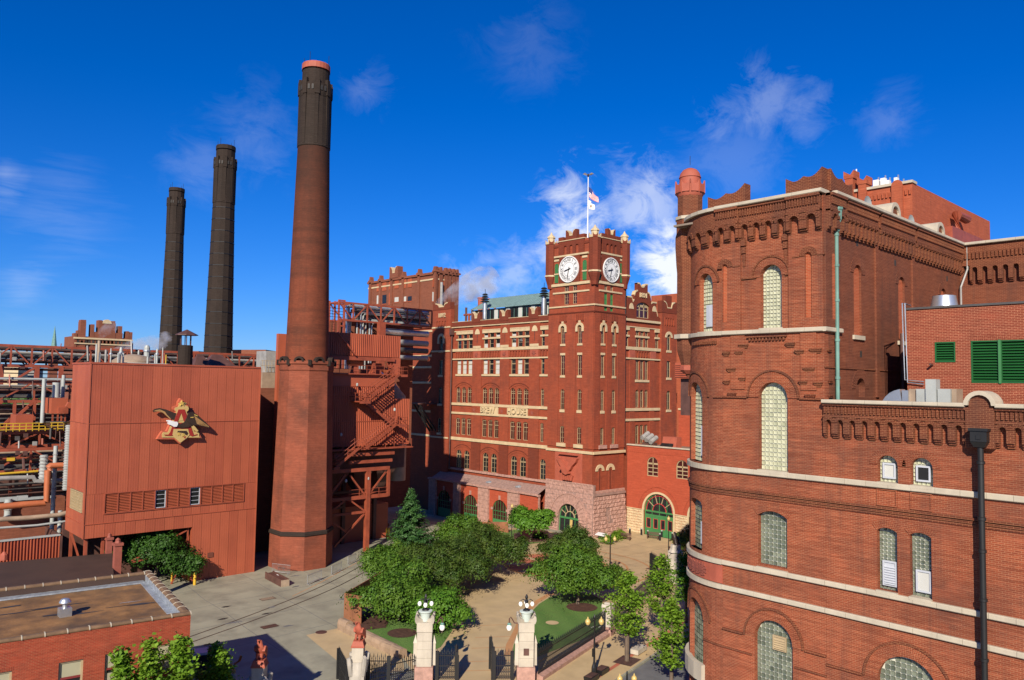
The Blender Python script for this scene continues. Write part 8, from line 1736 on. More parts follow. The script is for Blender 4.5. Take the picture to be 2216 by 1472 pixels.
def gatepillar(o, label, armside, plaque=None):
    t = thing('gate_pillar', label, 'pillar', (o[0], o[1], 0), 'lantern gate pillars'); F = frame2(o, GD); hw = .55
    def ob(u0, u1, v0, v1, w0, w1, nm, mt, par=t): return MB().hexa([F(u0, w0, v0), F(u1, w0, v0), F(u1, w0, v1), F(u0, w0, v1), F(u0, w1, v0), F(u1, w1, v0), F(u1, w1, v1), F(u0, w1, v1)]).build(nm, mt, par)
    ob(-hw-.12, hw+.12, -hw-.12, hw+.12, 0, 1.15, 'granite_foot', 'granite')
    for i in range(4): ob(-hw, hw, -hw, hw, 1.16+i*.62, 1.16+(i+1)*.62-.015, 'stone_block', 'limestone')
    MB().hexa([F(a*(hw+(.03 if w > 4 else .03)), w, b_*(hw+.03)) for w in (3.66, 4.35) for a, b_ in ((-1, -1), (1, -1), (1, 1), (-1, 1))]).build('head_block', 'limestone', t)
    # four curling corner leaves
    for a, b_ in ((-1, -1), (1, -1), (1, 1), (-1, 1)):
        m = MB(); pr = [(.08, 4.2), (.36, 4.2), (.64, 4.3), (.72, 4.55), (.70, 4.82), (.58, 4.9), (.52, 4.75), (.42, 4.62), (.20, 4.52)]
        q = [F(a*x, w, b_*.12) for x, w in pr]+[F(a*x, w, b_*(.15+x*.78)) for x, w in pr]; k = len(pr)
        m.add(q, [tuple(range(k)), tuple(reversed(range(k, 2*k)))]+[(i, (i+1) % k, k+(i+1) % k, k+i) for i in range(k)]).build('corner_leaf', 'limestone', t)
    for s_ in (-1, 1):
        MB().hexa([F(s_*(hw+x), w, v) for w, x in ((1.15, .28), (2.75, .26)) for x, v in ((0, -.2), (x, -.2), (x, .2), (0, .2))]).build('side_buttress', 'limestone', t)
        MB().add([F(s_*hw, 2.75, -.22), F(s_*(hw+.3), 2.75, -.22), F(s_*(hw+.3), 2.75, .22), F(s_*hw, 2.75, .22), F(s_*(hw+.13), 3.35, 0)], [(0, 1, 4), (1, 2, 4), (2, 3, 4), (3, 0, 4)]).build('buttress_cap', 'limestone', t)
    p = F(0, 0, 0); MB().lathe(p.x, p.y, [(.3, 4.3), (.36, 4.75), (.42, 4.95), (.52, 5.02), (.52, 5.1), (.36, 5.12)], 16).build('bowl', 'verdigris', t, smooth=True)
    MB().lathe(p.x, p.y, [(.3, 5.1), (.24, 5.2), (.1, 5.28), (.09, 5.6), (.14, 5.75), (.08, 5.95), (.12, 6.1), (.05, 6.3)], 10).build('lamp_stem', 'iron_black', t)
    for i in range(4):
        a = i*math.pi/2+.9; q = Vector((math.cos(a), math.sin(a), 0))*.44
        MB().tube([(p.x, p.y, 5.8), (p.x+q.x*.6, p.y+q.y*.6, 5.95), (p.x+q.x, p.y+q.y, 5.85), (p.x+q.x, p.y+q.y, 5.75)], .035, 6).build('lamp_arm', 'iron_black', t); MB().lathe(p.x+q.x, p.y+q.y, [(.02, 5.42), (.10, 5.45), (.155, 5.56), (.155, 5.63), (.10, 5.74), (.03, 5.77)], 12).build('globe', 'globe', t, smooth=True)
    s_ = armside; pts = [F(s_*(hw), 4.15, 0), F(s_*(hw+.35), 4.2, 0), F(s_*(hw+.5), 4.45, 0), F(s_*(hw+.62), 4.62, 0), F(s_*(hw+.72), 4.5, 0), F(s_*(hw+.72), 4.2, 0)]
    MB().tube(pts, .05, 6).build('bracket_arm', 'steel_dark', t); e = pts[-1]; MB().lathe(e.x, e.y, [(.1, 4.2), (.16, 4.1), (.16, 4.04)], 10).build('globe_cap', 'copper', t); MB().lathe(e.x, e.y, [(.03, 3.62), (.14, 3.66), (.21, 3.8), (.21, 3.9), (.14, 4.03)], 14).build('globe', 'globe', t, smooth=True)
    if plaque: MB().hexa([F(plaque*u, w, v) for v in (.6, hw+.03) for u, w in ((-.2, 2.0), (.2, 2.0), (.2, 2.5), (-.2, 2.5))]).build('plaque', 'steel_dark', t)
    return F
PLp = (35.65, 47.3); PRp = (41.4, 42.4)
FPL = gatepillar(PLp, 'pale stone pillar with lantern cluster, left one of the footpath gate', 1); FPR = gatepillar(PRp, 'pale stone pillar with lantern cluster and dark plaque, right one of the footpath gate', -1, 1)
# iron pickets shared by every fence
pkm = MB().box((-.018, -.018, 0), (.018, .018, 1.0)).add([(-.035, -.035, 1.0), (.035, -.035, 1.0), (.035, .035, 1.0), (-.035, .035, 1.0), (0, 0, 1.14)], [(0, 1, 4), (1, 2, 4), (2, 3, 4), (3, 0, 4)]).mesh('picket'); pkm.materials.append(MT['iron_black'])
def fence(label, a, b_, z0, h, sp=.16, post=True, group='iron picket fences', name='iron_fence', zs=None):
    a = Vector((a[0], a[1], 0)); b_ = Vector((b_[0], b_[1], 0)); d = b_-a; L = d.length; t = thing(name, label, 'fence', (a.x, a.y, 0), group); z0a = gz(*a[:2])+z0
    n = int(L/sp); rz = math.atan2(d.y, d.x)
    for i in range(n+1):
        p = a+d*(i/n); o = obj('picket', pkm, t, (p.x, p.y, gz(p.x, p.y)+z0), rz, scale=(1, 1, h*(.93 if i % 2 else 1.0)))
    for f in (.10, .48, .86): MB().bar((a.x, a.y, gz(*a[:2])+z0+h*f), (b_.x, b_.y, gz(*b_[:2])+z0+h*f), .045, .06).build('rail', 'iron_black', t)
    return t
fs = FPR(.95, 0, 0); fe3 = UG(*c7(1490, 855)); F3 = Vector((54.35, 45.3, 0))
fence('black iron picket fence on granite kerb beside the right lawn', fs, F3-(F3-fs).normalized()*.5, .45, 1.75)
# granite kerb wall below it, stone by stone
gw_ = thing('granite_plinth', 'long pink granite plinth under the iron fence by the sidewalk', 'plinth', fs); d_ = (F3-fs); n = 8
for i in range(n):
    a, b_ = fs+d_*(i/n), fs+d_*((i+1)/n); u = d_.normalized(); nn_ = Vector((u.y, -u.x, 0)); q = [(a+u*.01-nn_*.25), (b_-u*.01-nn_*.25), (b_-u*.01+nn_*.4), (a+u*.01+nn_*.4)]
    MB().hexa([(p.x, p.y, 0) for p in q]+[(p.x, p.y, .5 if k < 2 else .3) for k, p in enumerate(q)]).build('stone', 'granite', gw_)
def scrollpillar(o, label, h=2.6):
    t = thing('scroll_pillar', label, 'pillar', (o[0], o[1], 0), 'scroll topped pillars'); F = frame2(o, (1, .3)); hw = .42
    g = gz(o[0], o[1]); bx = lambda x, w0, w1, nm, mt: MB().hexa([F(a*x, w+g, b_*x) for w in (w0, w1) for a, b_ in ((-1, -1), (1, -1), (1, 1), (-1, 1))]).build(nm, mt, t)
    bx(hw+.06, 0, .75, 'granite_foot', 'granite'); bx(hw, .76, 1.5, 'stone_block', 'limestone'); bx(hw, 1.51, h-.3, 'stone_block', 'limestone')
    for s_ in (-1, 1): MB().tube([F(s_*.28, h-.12+g, -hw), F(s_*.28, h-.12+g, hw)], .24, 12).build('scroll', 'limestone', t)
scrollpillar((54.4, 45.3), 'short limestone pillar with scrolled top at the end of the near fence')
P2a, P2b = Vector((54.9, 45.5, 0)), Vector((72.3, 52.3, 0))
fence('black iron picket fence behind the young street trees', P2a, P2b, .35, 1.7, .2)
gw_ = thing('granite_plinth', 'pink granite plinth under the far iron fence behind young trees', 'plinth', P2a); d_ = P2b-P2a; n = 10
for i in range(n):
    a, b_ = P2a+d_*(i/n), P2a+d_*((i+1)/n); u = d_.normalized(); nn_ = Vector((u.y, -u.x, 0)); q = [a+u*.01-nn_*.2, b_-u*.01-nn_*.2, b_-u*.01+nn_*.3, a+u*.01+nn_*.3]; MB().hexa([(p.x, p.y, -.1) for p in q]+[(p.x, p.y, .38) for p in q]).build('stone', 'granite', gw_)
# gate leaves of the footpath gate
def leaf(label, o, d, L, h, medal=True):
    t = fence(label, o, o+Vector((d[0], d[1], 0)).normalized()*L, .08, h, .13, group='iron gate leaves', name='gate_leaf'); F = frame2(o, d)
    for u in (0, L): MB().hexa([F(u+a*.12, w, b_*.12) for w in (0, h*1.05) for a, b_ in ((-1, -1), (1, -1), (1, 1), (-1, 1))]).build('gate_post', 'iron_black', t)
    if medal: MB().lathe(0, 0, [(.01, -.03), (.26, -.03), (.26, .03), (.01, .03)], 16).build('medallion', 'steel_dark', t).matrix_world = Matrix.Translation(F(L*.45, h*.62, 0)) @ Matrix.Rotation(math.pi/2, 4, Vector((d[0], d[1], 0)).normalized())
    return t
GDn = GD.normalized()
leaf('black iron gate panel with round badge right of the left lantern pillar', FPL(.95, 0, 0), GDn, 1.45, 2.0); leaf('black iron gate panel left of the right lantern pillar', FPR(-2.35, 0, 0), GDn, 1.35, 2.0, False)
inn = Vector((.60, .80, 0)); leaf('open black iron gate leaf swung inwards at left of footpath', FPL(2.45, 0, 0), inn, 2.3, 1.7, False); leaf('open black iron gate leaf swung inwards at right of footpath', FPR(-2.45, 0, 0), inn, 2.3, 2.3, False)
# roadway gate with eagle pillars
EP = []
for (px, py, zt_, lb) in ((776, 1398, 3.5, 'weathered stone pillar carrying a terracotta eagle, nearer the lantern pillars'), (562, 1441, 3.5, 'weathered stone pillar carrying a terracotta eagle, standing before the dark shadow')):
    p = UG(px, py, zt_); o = (p.x, p.y); EP.append(p); t = thing('eagle_pillar', lb, 'pillar', (p.x, p.y, 0), 'eagle pillars'); F = frame2(o, (.75, -.66))
    bx = lambda x, w0, w1, nm, mt, y=None: MB().hexa([F(a*x, w, b_*(y or x)) for w in (w0, w1) for a, b_ in ((-1, -1), (1, -1), (1, 1), (-1, 1))]).build(nm, mt, t)
    bx(.62, 0, .9, 'granite_foot', 'granite'); bx(.5, .9, 2.5, 'shaft', 'limestone_dirty'); bx(.40, 2.5, zt_, 'pedestal', 'limestone')
    for a, b_ in ((-1, -1), (1, -1), (1, 1), (-1, 1)): MB().tube([F(a*.42, 1.6, b_*.42), F(a*.5, 2.4, b_*.5), F(a*.56, 2.8, b_*.56), F(a*.46, 2.95, b_*.46)], [.16, .2, .18, .1], 8).build('corner_leaf', 'limestone_dirty', t)
    st = thing('eagle_statue', 'terracotta eagle statue on stone pillar, %s' % ('the one beside the apron' if px > 700 else 'the one before the dark ground shadow'), 'statue', (p.x, p.y, zt_), 'terracotta eagle statues')
    ps = MB().hexa([F(a*.46, w, b_*.46) for w in (zt_, zt_+.1) for a, b_ in ((-1, -1), (1, -1), (1, 1), (-1, 1))]+[]); ps.build('plinth', 'terracotta', st); MB().hexa([F(a*x, w, b_*x) for w, x in ((zt_+.1, .44), (zt_+.42, .34)) for a, b_ in ((-1, -1), (1, -1), (1, 1), (-1, 1))]).build('rock', 'terracotta', st)
    eagle(st, (p.x, p.y, zt_+.40), 1.3, R(222) if px < 700 else R(205), 'terracotta')
d_ = (Vector((PLp[0], PLp[1], 0))-Vector((EP[0].x, EP[0].y, 0)))
fence('low black iron fence between eagle pillar and left lantern pillar', Vector((EP[0].x, EP[0].y, 0))+d_.normalized()*.6, Vector((PLp[0], PLp[1], 0))-d_.normalized()*.85, .05, 1.9, .17)
e0 = Vector((EP[0].x, EP[0].y, 0)); leaf('black iron drive gate leaf standing open beside the eagle pillar', e0+Vector((-.55, .45, 0)), (.35, .94), 3.6, 2.1, False)
leaf('black iron side gate leaf before the sandstone wall', e0+d_*.45, (-.75, .66), 1.5, 2.2)
fence('black iron fence left of the foremost eagle pillar', Vector((EP[1].x-.5, EP[1].y+.4, 0)), Vector((EP[1].x-3.4, EP[1].y+2.9, 0)), .05, 2.0, .17)
# third eagle, on far gate pillar
p = UG(*c7(2020, 470)); fp = thing('eagle_pillar', 'far pale stone pillar half hidden by street trees, carrying a bronze eagle', 'pillar', (p.x, p.y, 0), 'eagle pillars')
MB().box((p.x-.8, p.y-.8, -.3), (p.x+.8, p.y+.8, 1.2)).build('foot', 'limestone', fp); MB().box((p.x-.6, p.y-.6, 1.2), (p.x+.6, p.y+.6, 3.4)).build('shaft', 'limestone', fp); MB().lathe(p.x, p.y, [(.9, 3.4), (.6, 3.7), (.55, 4.2)], 8).build('cap', 'limestone', fp)
st = thing('eagle_statue', 'dark bronze eagle statue on the far gate pillar', 'statue', (p.x, p.y, 4.2), 'bronze eagle statues'); eagle(st, (p.x, p.y, 4.2), 1.3, R(60), 'eagle_brown')
p2 = UG(*c7(1950, 470)); scrollpillar((p2.x, p2.y), 'short limestone pillar with scrolled top beside the far iron gate', 2.4)
o_ = UG(*c7(1885, 480)); leaf('tall dark iron gate leaf standing open at the far gate', o_, (.55, .83), 2.0, 2.8, False)
# golden eagle finial on a grey post
p = UG(506, 1452, 3.0); t = thing('gold_eagle_post', 'slim grey post topped by a golden eagle with raised wings', 'post', (p.x, p.y, 0)); MB().lathe(p.x, p.y, [(.2, 0), (.16, 2.6), (.18, 2.62), (.18, 2.75), (.12, 2.8), (.12, 2.9)], 14).build('post', 'pipe_grey', t, smooth=True); MB().lathe(p.x, p.y, [(.02, 2.88), (.11, 2.92), (.13, 3.0), (.09, 3.08), (.02, 3.1)], 12).build('ball', 'bronze_gold', t)
MB().tube([(p.x-.25, p.y+.22, 3.2), (p.x-.08, p.y+.05, 3.3), (p.x+.1, p.y-.08, 3.32), (p.x+.2, p.y-.18, 3.3)], [.03, .09, .09, .03], 8).build('body', 'bronze_gold', t)
for s_, pts in ((1, [(0, .0, 3.33), (.12, -.08, 3.45), (.3, -.28, 3.62), (.38, -.36, 3.95), (.28, -.25, 4.0), (.2, -.15, 3.65), (.02, .06, 3.45)]), (-1, [(0, 0, 3.33), (-.2, .2, 3.45), (-.5, .42, 3.5), (-.62, .5, 3.46), (-.4, .38, 3.38), (-.1, .1, 3.28)])):
    m = MB(); k = len(pts); off_ = Vector((.03, .03, 0)); m.add([Vector(q)+Vector((p.x, p.y, 0)) for q in pts]+[Vector(q)+Vector((p.x, p.y, 0))+off_ for q in pts], [tuple(range(k)), tuple(reversed(range(k, 2*k)))]+[(i, (i+1) % k, k+(i+1) % k, k+i) for i in range(k)]); m.build('wing', 'bronze_gold', t)
# guard booth in the shade
p = UG(435, 1408, 2.7); gb_ = thing('guard_booth', 'small white guard booth with flat roof in the dark shade', 'booth', (p.x, p.y, 0)); F = frame2((p.x, p.y), (.95, -.3))
MB().hexa([F(a*.75, w, b_*.6) for w in (2.55, 2.7) for a, b_ in ((-1, -1), (1, -1), (1, 1), (-1, 1))]).build('roof', 'frame_white', gb_)
for a, b_ in ((-1, -1), (1, -1), (1, 1), (-1, 1)): MB().bar(F(a*.62, 0, b_*.5), F(a*.62, 2.56, b_*.5), .1).build('corner_post', 'frame_white', gb_)
MB().hexa([F(a*.6, w, b_*.48) for w in (0, 1.05) for a, b_ in ((-1, -1), (1, -1), (1, 1), (-1, 1))]).build('lower_wall', 'frame_white', gb_); MB().hexa([F(a*.58, w, b_*.46) for w in (1.05, 2.55) for a, b_ in ((-1, -1), (1, -1), (1, 1), (-1, 1))]).build('glazing', 'glass', gb_)
# ---- street lamps
def streetlamp(o, label, h, amber=True, twin=True, ang=-.66, thin=1.0):
    t = thing('street_lamp', label, 'street lamp', (o[0], o[1], gz(o[0], o[1])), 'black street lamps'); g = gz(o[0], o[1]); x, y = o[0], o[1]
    MB().lathe(x, y, [(.24*thin, g), (.22*thin, g+.15), (.2*thin, g+.7), (.12*thin, g+.95), (.09*thin, g+1.1)], 8).build('base', 'iron_black', t); MB().lathe(x, y, [(.085*thin, g+1.0), (.055*thin, g+h-.1), (.09*thin, g+h-.05), (.03, g+h+.15)], 10).build('shaft', 'iron_black', t, smooth=True)
    d = Vector((math.cos(ang), math.sin(ang), 0))
    for s_ in ((-1, 1) if twin else (0,)):
        q = Vector((x, y, 0))+d*.52*s_
        if s_: MB().tube([(x, y, g+h-.75), (x+d.x*.3*s_, y+d.y*.3*s_, g+h-.85), (q.x, q.y, g+h-.7)], .03, 6).build('arm', 'iron_black', t)
        zz_ = g+h-.72 if s_ else g+h
        MB().lathe(q.x, q.y, [(.07, zz_), (.14, zz_+.03), (.12, zz_+.1)], 10).build('lamp_holder', 'iron_black', t); MB().lathe(q.x, q.y, [(.12, zz_+.1), (.21, zz_+.28), (.21, zz_+.38), (.14, zz_+.5), (.05, zz_+.56)], 12).build('globe', 'globe_amber', t, smooth=True); MB().lathe(q.x, q.y, [(.06, zz_+.55), (.05, zz_+.62), (.02, zz_+.7)], 8).build('globe_finial', 'globe_amber', t)
    return t
Lp = (45.85, 39.5); streetlamp(Lp, 'black twin street lamp with amber globes on the near sidewalk', 4.5)
p = UG(*c7(1545, 430)); streetlamp((p.x, p.y), 'black twin street lamp rising behind the round tree in the plaza', 4.7); p = UG(*c7(1970, 300)); streetlamp((p.x, p.y), 'black single street lamp before the green annex doors', 5.2, twin=False, thin=.8); p = UG(1107, 1175); streetlamp((p.x, p.y), 'thin black lamp post left of the small bright tree', 4.8, twin=False, thin=.7)
t = thing('lamp_sign', 'small dark sign plate on the near street lamp post', 'sign', (Lp[0], Lp[1], 1.6)); MB().box((Lp[0]-.16, Lp[1]-.14, 1.5), (Lp[0]-.06, Lp[1]+.1, 2.1)).build('plate', 'steel_black', t)
p = UG(1338, 1480); streetlamp((k0.x-2.2, k0.y-2.4), 'top of a street lamp just peeping in at the bottom edge', 1.6)
# planters at the lamp foot, stone bench, bollards
for (px, py, lb) in (((1302), (1458), 'black planter box beside the near street lamp'), ((1280), (1474), 'black planter box at the bottom edge left of the lamp')):
    q = UG(px, py); t = thing('planter', lb, 'planter', q, 'street planters'); F = frame2((q.x, q.y), kd); MB().hexa([F(a*(.62 if w else .55), w, b_*(.36 if w else .3)) for w in (0, .42) for a, b_ in ((-1, -1), (1, -1), (1, 1), (-1, 1))]).build('box', 'iron_black', t); MB().hexa([F(a*.54, w, b_*.28) for w in (.43, .46) for a, b_ in ((-1, -1), (1, -1), (1, 1), (-1, 1))]).build('soil', 'mulch', t)
q = UG(*c7(1752, 985)); t = thing('stone_bench', 'pale granite block bench on the sidewalk by young tree', 'bench', q); F = frame2((q.x, q.y), kd); MB().hexa([F(a*.85, w, b_*.36) for w in (.12, .48) for a, b_ in ((-1, -1), (1, -1), (1, 1), (-1, 1))]).build('seat', 'limestone', t); MB().hexa([F(a*.72, w, b_*.28) for w in (0, .12) for a, b_ in ((-1, -1), (1, -1), (1, 1), (-1, 1))]).build('foot', 'granite', t)
for i, (px, py) in enumerate(((1402, 1163), (1428, 1170), (1432, 1163), (1388, 1158), (1363, 1158), (1455, 1168))):
    q = UG(px, py, -.5); t = thing('bollard', 'short black bollard with pale head before the green doors, %s from left' % ordn[[2, 3, 4, 1, 0, 5][i]], 'bollard', q, 'bollards before the annex'); MB().lathe(q.x, q.y, [(.16, q.z), (.16, q.z+.85), (.12, q.z+.9)], 10).build('post', 'iron_black', t); MB().lathe(q.x, q.y, [(.12, q.z+.9), (.15, q.z+1.0), (.05, q.z+1.08)], 10).build('head', 'pipe_white', t)
for i, (px, py, lb) in enumerate(((1352, 1168, 'dark park bench at the end of the clipped hedge'), (1413, 1166, 'dark park bench before the green doors'))):
    q = UG(px, py, -.45); t = thing('park_bench', lb, 'bench', q, 'dark park benches'); F = frame2((q.x, q.y), (.3, -.95)); bx = lambda u0, u1, v0, v1, w0, w1, nm: MB().hexa([F(u, w-.45, v) for w in (w0, w1) for u, v in ((u0, v0), (u1, v0), (u1, v1), (u0, v1))]).build(nm, 'steel_dark', t)
    for k in range(4): bx(-.9, .9, -.24+.13*k, -.14+.13*k, .42, .46, 'seat_slat')
    for k in range(3): bx(-.9, .9, -.30, -.26, .55+.14*k, .65+.14*k, 'back_slat')
    for u in (-.8, .8): bx(u-.04, u+.04, -.28, .26, 0, .42, 'leg')
t = thing('white_board', 'white slanted information board at the end of hedge by tower', 'board', UG(1302, 1166, -.4)); q = UG(1302, 1166, -.4); MB().hexa([(q.x-.5, q.y-.9, .1), (q.x+.3, q.y-.9, .35), (q.x+.3, q.y+.9, .35), (q.x-.5, q.y+.9, .1), (q.x-.5, q.y-.9, .16), (q.x+.3, q.y-.9, .41), (q.x+.3, q.y+.9, .41), (q.x-.5, q.y+.9, .16)]).build('panel', 'white', t); MB().box((q.x-.1, q.y-.6, -.5), (q.x, q.y+.6, .2)).build('stand', 'iron_black', t)
q = UG(1123, 1152, -.3); t = thing('white_board', 'small white sign board on the mulch beside the bright tree', 'board', q); MB().box((q.x-.05, q.y-.4, q.z+.2), (q.x+.02, q.y+.4, q.z+1.4)).build('panel', 'white', t); MB().box((q.x-.03, q.y-.05, q.z-.1), (q.x+.0, q.y+.05, q.z+.25)).build('stand', 'iron_black', t)
# ---- yard: barriers, beam, bollards, rusty screens, sandstone wall
def barrier(label, a, b_):
    t = thing('crowd_barrier', label, 'barrier', a, 'crowd control barriers'); d = (b_-a).normalized(); L = (b_-a).length; Z = Vector((0, 0, 1))
    MB().tube([a+Z*.2, a+Z*1.08, b_+Z*1.08, b_+Z*.2, a+Z*.2], .035, 6).build('frame', 'galv', t)
    for i in range(1, 14): p = a+d*L*i/14; MB().tube([p+Z*.2, p+Z*1.08], .015, 5).build('bar', 'galv', t)
    n_ = Vector((-d.y, d.x, 0))*.3
    for f in (.1, .9): p = a+d*L*f; MB().tube([p-n_, p+n_], .03, 5).build('foot', 'galv', t); MB().tube([p, p+Z*.2], .03, 5).build('leg', 'galv', t)
for lb, a, b_ in (('galvanised crowd barrier against the tall chimney foot', (697, 222), (838, 238)), ('galvanised crowd barrier in the yard, nearest to the rails', (978, 322), (1092, 276)), ('galvanised crowd barrier in the yard, middle one of three in a row', (1172, 244), (1252, 206)), ('galvanised crowd barrier in the yard, farthest of three in a row', (1303, 162), (1366, 134))): barrier(lb, UG(*c6b(*a)), UG(*c6b(*b_)))
a, b_ = UG(*c6b(672, 262)), UG(*c6b(800, 330)); t = thing('rusty_beam', 'long rusty steel trough lying in the yard by the chimney', 'beam', a); d = (b_-a).normalized(); n_ = Vector((-d.y, d.x, 0)); 
for s_ in (-1, 1): MB().bar(a+n_*.42*s_+Vector((0, 0, .38)), b_+n_*.42*s_+Vector((0, 0, .38)), .08, .75).build('side_plate', 'steel_dark', t)
MB().bar(a+Vector((0, 0, .55)), b_+Vector((0, 0, .55)), .8, .1).build('top_plate', 'steel_dark', t); MB().bar(b_+Vector((0, 0, .35)), b_+d*.08+Vector((0, 0, .35)), .9, .7).build('end_plate', 'pipe_tan', t)
q = a+(b_-a)*.3; MB().bar(q+n_*.35+Vector((0, 0, .61)), q+d*.5+n_*.35+Vector((0, 0, .61)), .08, .02).build('paint_mark', 'white', t)
for (px, py, lb) in ((421, 1266, 'yellow bollard standing alone before the red metal wall'), (405, 1252, 'yellow bollard in shade under the metal building tree')):
    q = UG(px, py); MB().lathe(q.x, q.y, [(.16, 0), (.16, 1.3), (.12, 1.4), (.02, 1.44)], 12).build('bollard', 'yellow', None, smooth=True, label=lb, cat='bollard', group='yellow bollards')
t = thing('yellow_guard', 'yellow guard rail half hidden by tree at the passage', 'barrier', UG(392, 1258)); q = UG(392, 1258); MB().tube([(q.x-.9, q.y+.8, .9), (q.x, q.y, .9), (q.x+.7, q.y-.5, .9)], .1, 8).build('rail', 'yellow', t)
for dx in (-.8, .6): MB().tube([(q.x+dx, q.y-dx*.8, 0), (q.x+dx, q.y-dx*.8, .9)], .09, 8).build('post', 'yellow', t)
MB().box((XM0, 94.2, 0), (XM1, 94.5, 6.5)).build('passage_blackout', 'steel_dark', MBD)  # dark wall added so the passage under the building stays dark
def screen(label, pts, h, z0=0):
    t = thing('rusty_screen', label, 'screen wall', pts[0], 'rusty steel screens')
    for a, b_ in zip(pts[:-1], pts[1:]):
        n = max(1, round((b_-a).length/1.3))
        for i in range(n):
            p, q = a+(b_-a)*(i/n), a+(b_-a)*((i+.985)/n); z = gz(p.x, p.y)+z0; MB().bar(p+Vector((0, 0, z+h/2)), q+Vector((0, 0, z+h/2)), .09, h).build('plate', 'corten', t)
s0, s1, s2 = UG(*c6b(1330, 610)), UG(*c6b(1272, 602)), UG(*c6b(1545, 425)); screen('rusty brown steel screen wall at the near end of the tree group', [s0+Vector((.25, -1.3, 0)), s1, s2, s2+Vector((4, 3.2, 0))], 2.5)
a, b_ = UG(1043, 1158, -1.0), UG(1100, 1158, -.6); screen('rusty brown steel screen wall by the green arched door', [a, b_], 2.2)
sw_ = thing('sandstone_wall', 'low weathered sandstone block wall edging the left lawn', 'wall', UG(*c6b(1240, 650))); a, b_ = UG(*c6b(1250, 668)), UG(*c6b(1745, 905)); n = 7; random.seed(4)
for i in range(n):
    p, q = a+(b_-a)*(i/n), a+(b_-a)*((i+.985)/n); hh_ = .78 if i else 1.0; wd_ = .8; d = (q-p).normalized(); n_ = Vector((-d.y, d.x, 0))*wd_/2
    vs = []
    for e in (p, q):
        for s_, w in ((-1, 0), (-1.02, hh_*.55), (-.8, hh_*.9), (-.3, hh_), (.4, hh_), (.9, hh_*.85), (1, 0)): vs.append(e+n_*s_+Vector((0, 0, w+random.uniform(-.03, .03)*(w > 0))))
    MB().add(vs, [tuple(range(7)), tuple(reversed(range(7, 14)))]+[(j, j+1, j+8, j+7) for j in range(6)]).build('stone', 'sandstone', sw_)
# ================================================================== trees and plants
def leafcloud(name, pts, nrm, size, mat, par, jit=.5, aspect=.6):
    """one mesh of small leaf faces at pts"""
    n = len(pts); d = rng.normal(size=(n, 3)); d /= np.linalg.norm(d, axis=1)[:, None]; N = nrm+d*jit; N /= np.linalg.norm(N, axis=1)[:, None]
    t = rng.normal(size=(n, 3)); a = np.cross(N, t); a /= np.linalg.norm(a, axis=1)[:, None]; b = np.cross(N, a); s = size*rng.uniform(.6, 1.3, n)[:, None]
    v = np.stack([pts-a*s, pts-b*s*aspect+N*s*.15, pts+a*s, pts+b*s*aspect+N*s*.15], 1).reshape(-1, 3).astype('f')
    me = bpy.data.meshes.new(name); me.vertices.add(4*n); me.vertices.foreach_set('co', v.ravel()); me.loops.add(4*n); me.loops.foreach_set('vertex_index', np.arange(4*n, dtype='i')); me.polygons.add(n); me.polygons.foreach_set('loop_start', np.arange(0, 4*n, 4, dtype='i')); me.polygons.foreach_set('loop_total', np.full(n, 4, 'i')); me.update(calc_edges=True); me.materials.append(MT[mat])
    return obj(name, me, par)
def crownpts(blobs, nclump, per, cr_, up=.35):
    """clumps of leaves spread over the outer part of overlapping ellipsoids, with sprays that stick out and gaps between"""
    P, N = [], []; w = np.array([b[3]*b[4] for b in blobs]); w = w/w.sum(); nclump = int(nclump*.62)
    for i in range(nclump):
        bx, by, bz, rh, rv = blobs[rng.choice(len(blobs), p=w)]; d = rng.normal(size=3); d /= np.linalg.norm(d)
        if d[2] < -.55: d[2] *= -.5
        r_ = rng.uniform(.55, 1.0)+.28*rng.random()**4; c = np.array([bx, by, bz])+d*np.array([rh, rh, rv])*r_
        k = int(per*rng.uniform(.6, 1.9)); sp = cr_*rng.uniform(.55, 1.35); q = rng.normal(size=(k, 3))*sp*np.array([1, 1, .5]); q[:, 2] -= .25*(q[:, 0]**2+q[:, 1]**2)/sp; P.append(c+q); nn = d*.55+np.array([0, 0, up+.1])+0*q; N.append(np.broadcast_to(nn, (k, 3))+q/cr_*.35)
    return np.concatenate(P), np.concatenate(N)
def limbs(par, base, top, r_, blobs, mat='bark', nb=7):
    b = Vector(base); t = Vector(top); mid = b+(t-b)*.5+Vector((.12, -.1, 0)); MB().tube([b, b+(t-b)*.25, mid, t], [r_*1.35, r_, r_*.85, r_*.5], 10).build('trunk', mat, par, smooth=True)
    for i in range(nb):
        bl = blobs[i % len(blobs)]; s = b+(t-b)*random.uniform(.55, .95); a = random.random()*6.28; e = Vector((bl[0]+math.cos(a)*bl[3]*.7, bl[1]+math.sin(a)*bl[3]*.7, bl[2]+bl[4]*random.uniform(-.3, .5))); m = s+(e-s)*.5+Vector((0, 0, .3)); MB().tube([s, m, e], [r_*.45, r_*.3, r_*.1], 6).build('limb', mat, par)
def tree(label, o, trunk_h, blobs, nclump, per, clr, size, mat, r_=.16, name='tree', group='plaza trees', up=.35):
    t = thing(name, label, 'tree', (o[0], o[1], 0), group); g = gz(o[0], o[1]); bl = [(o[0]+b[0], o[1]+b[1], b[2], b[3]*.88, b[4]*.88) for b in blobs]
    for b in bl[:]:
        for k in range(4): a = random.random()*6.28; e = random.uniform(-.35, .9); c = math.sqrt(1-e*e); q = random.uniform(.3, .5); bl.append((b[0]+b[3]*c*math.cos(a), b[1]+b[3]*c*math.sin(a), b[2]+b[4]*e, b[3]*q, b[4]*q))
    limbs(t, (o[0], o[1], g-.1), (o[0]+.2, o[1]+.1, trunk_h+1.2), r_, bl)
    P, N = crownpts(bl, nclump, per, clr, up); leafcloud('crown', P, N, size, mat, t); return t
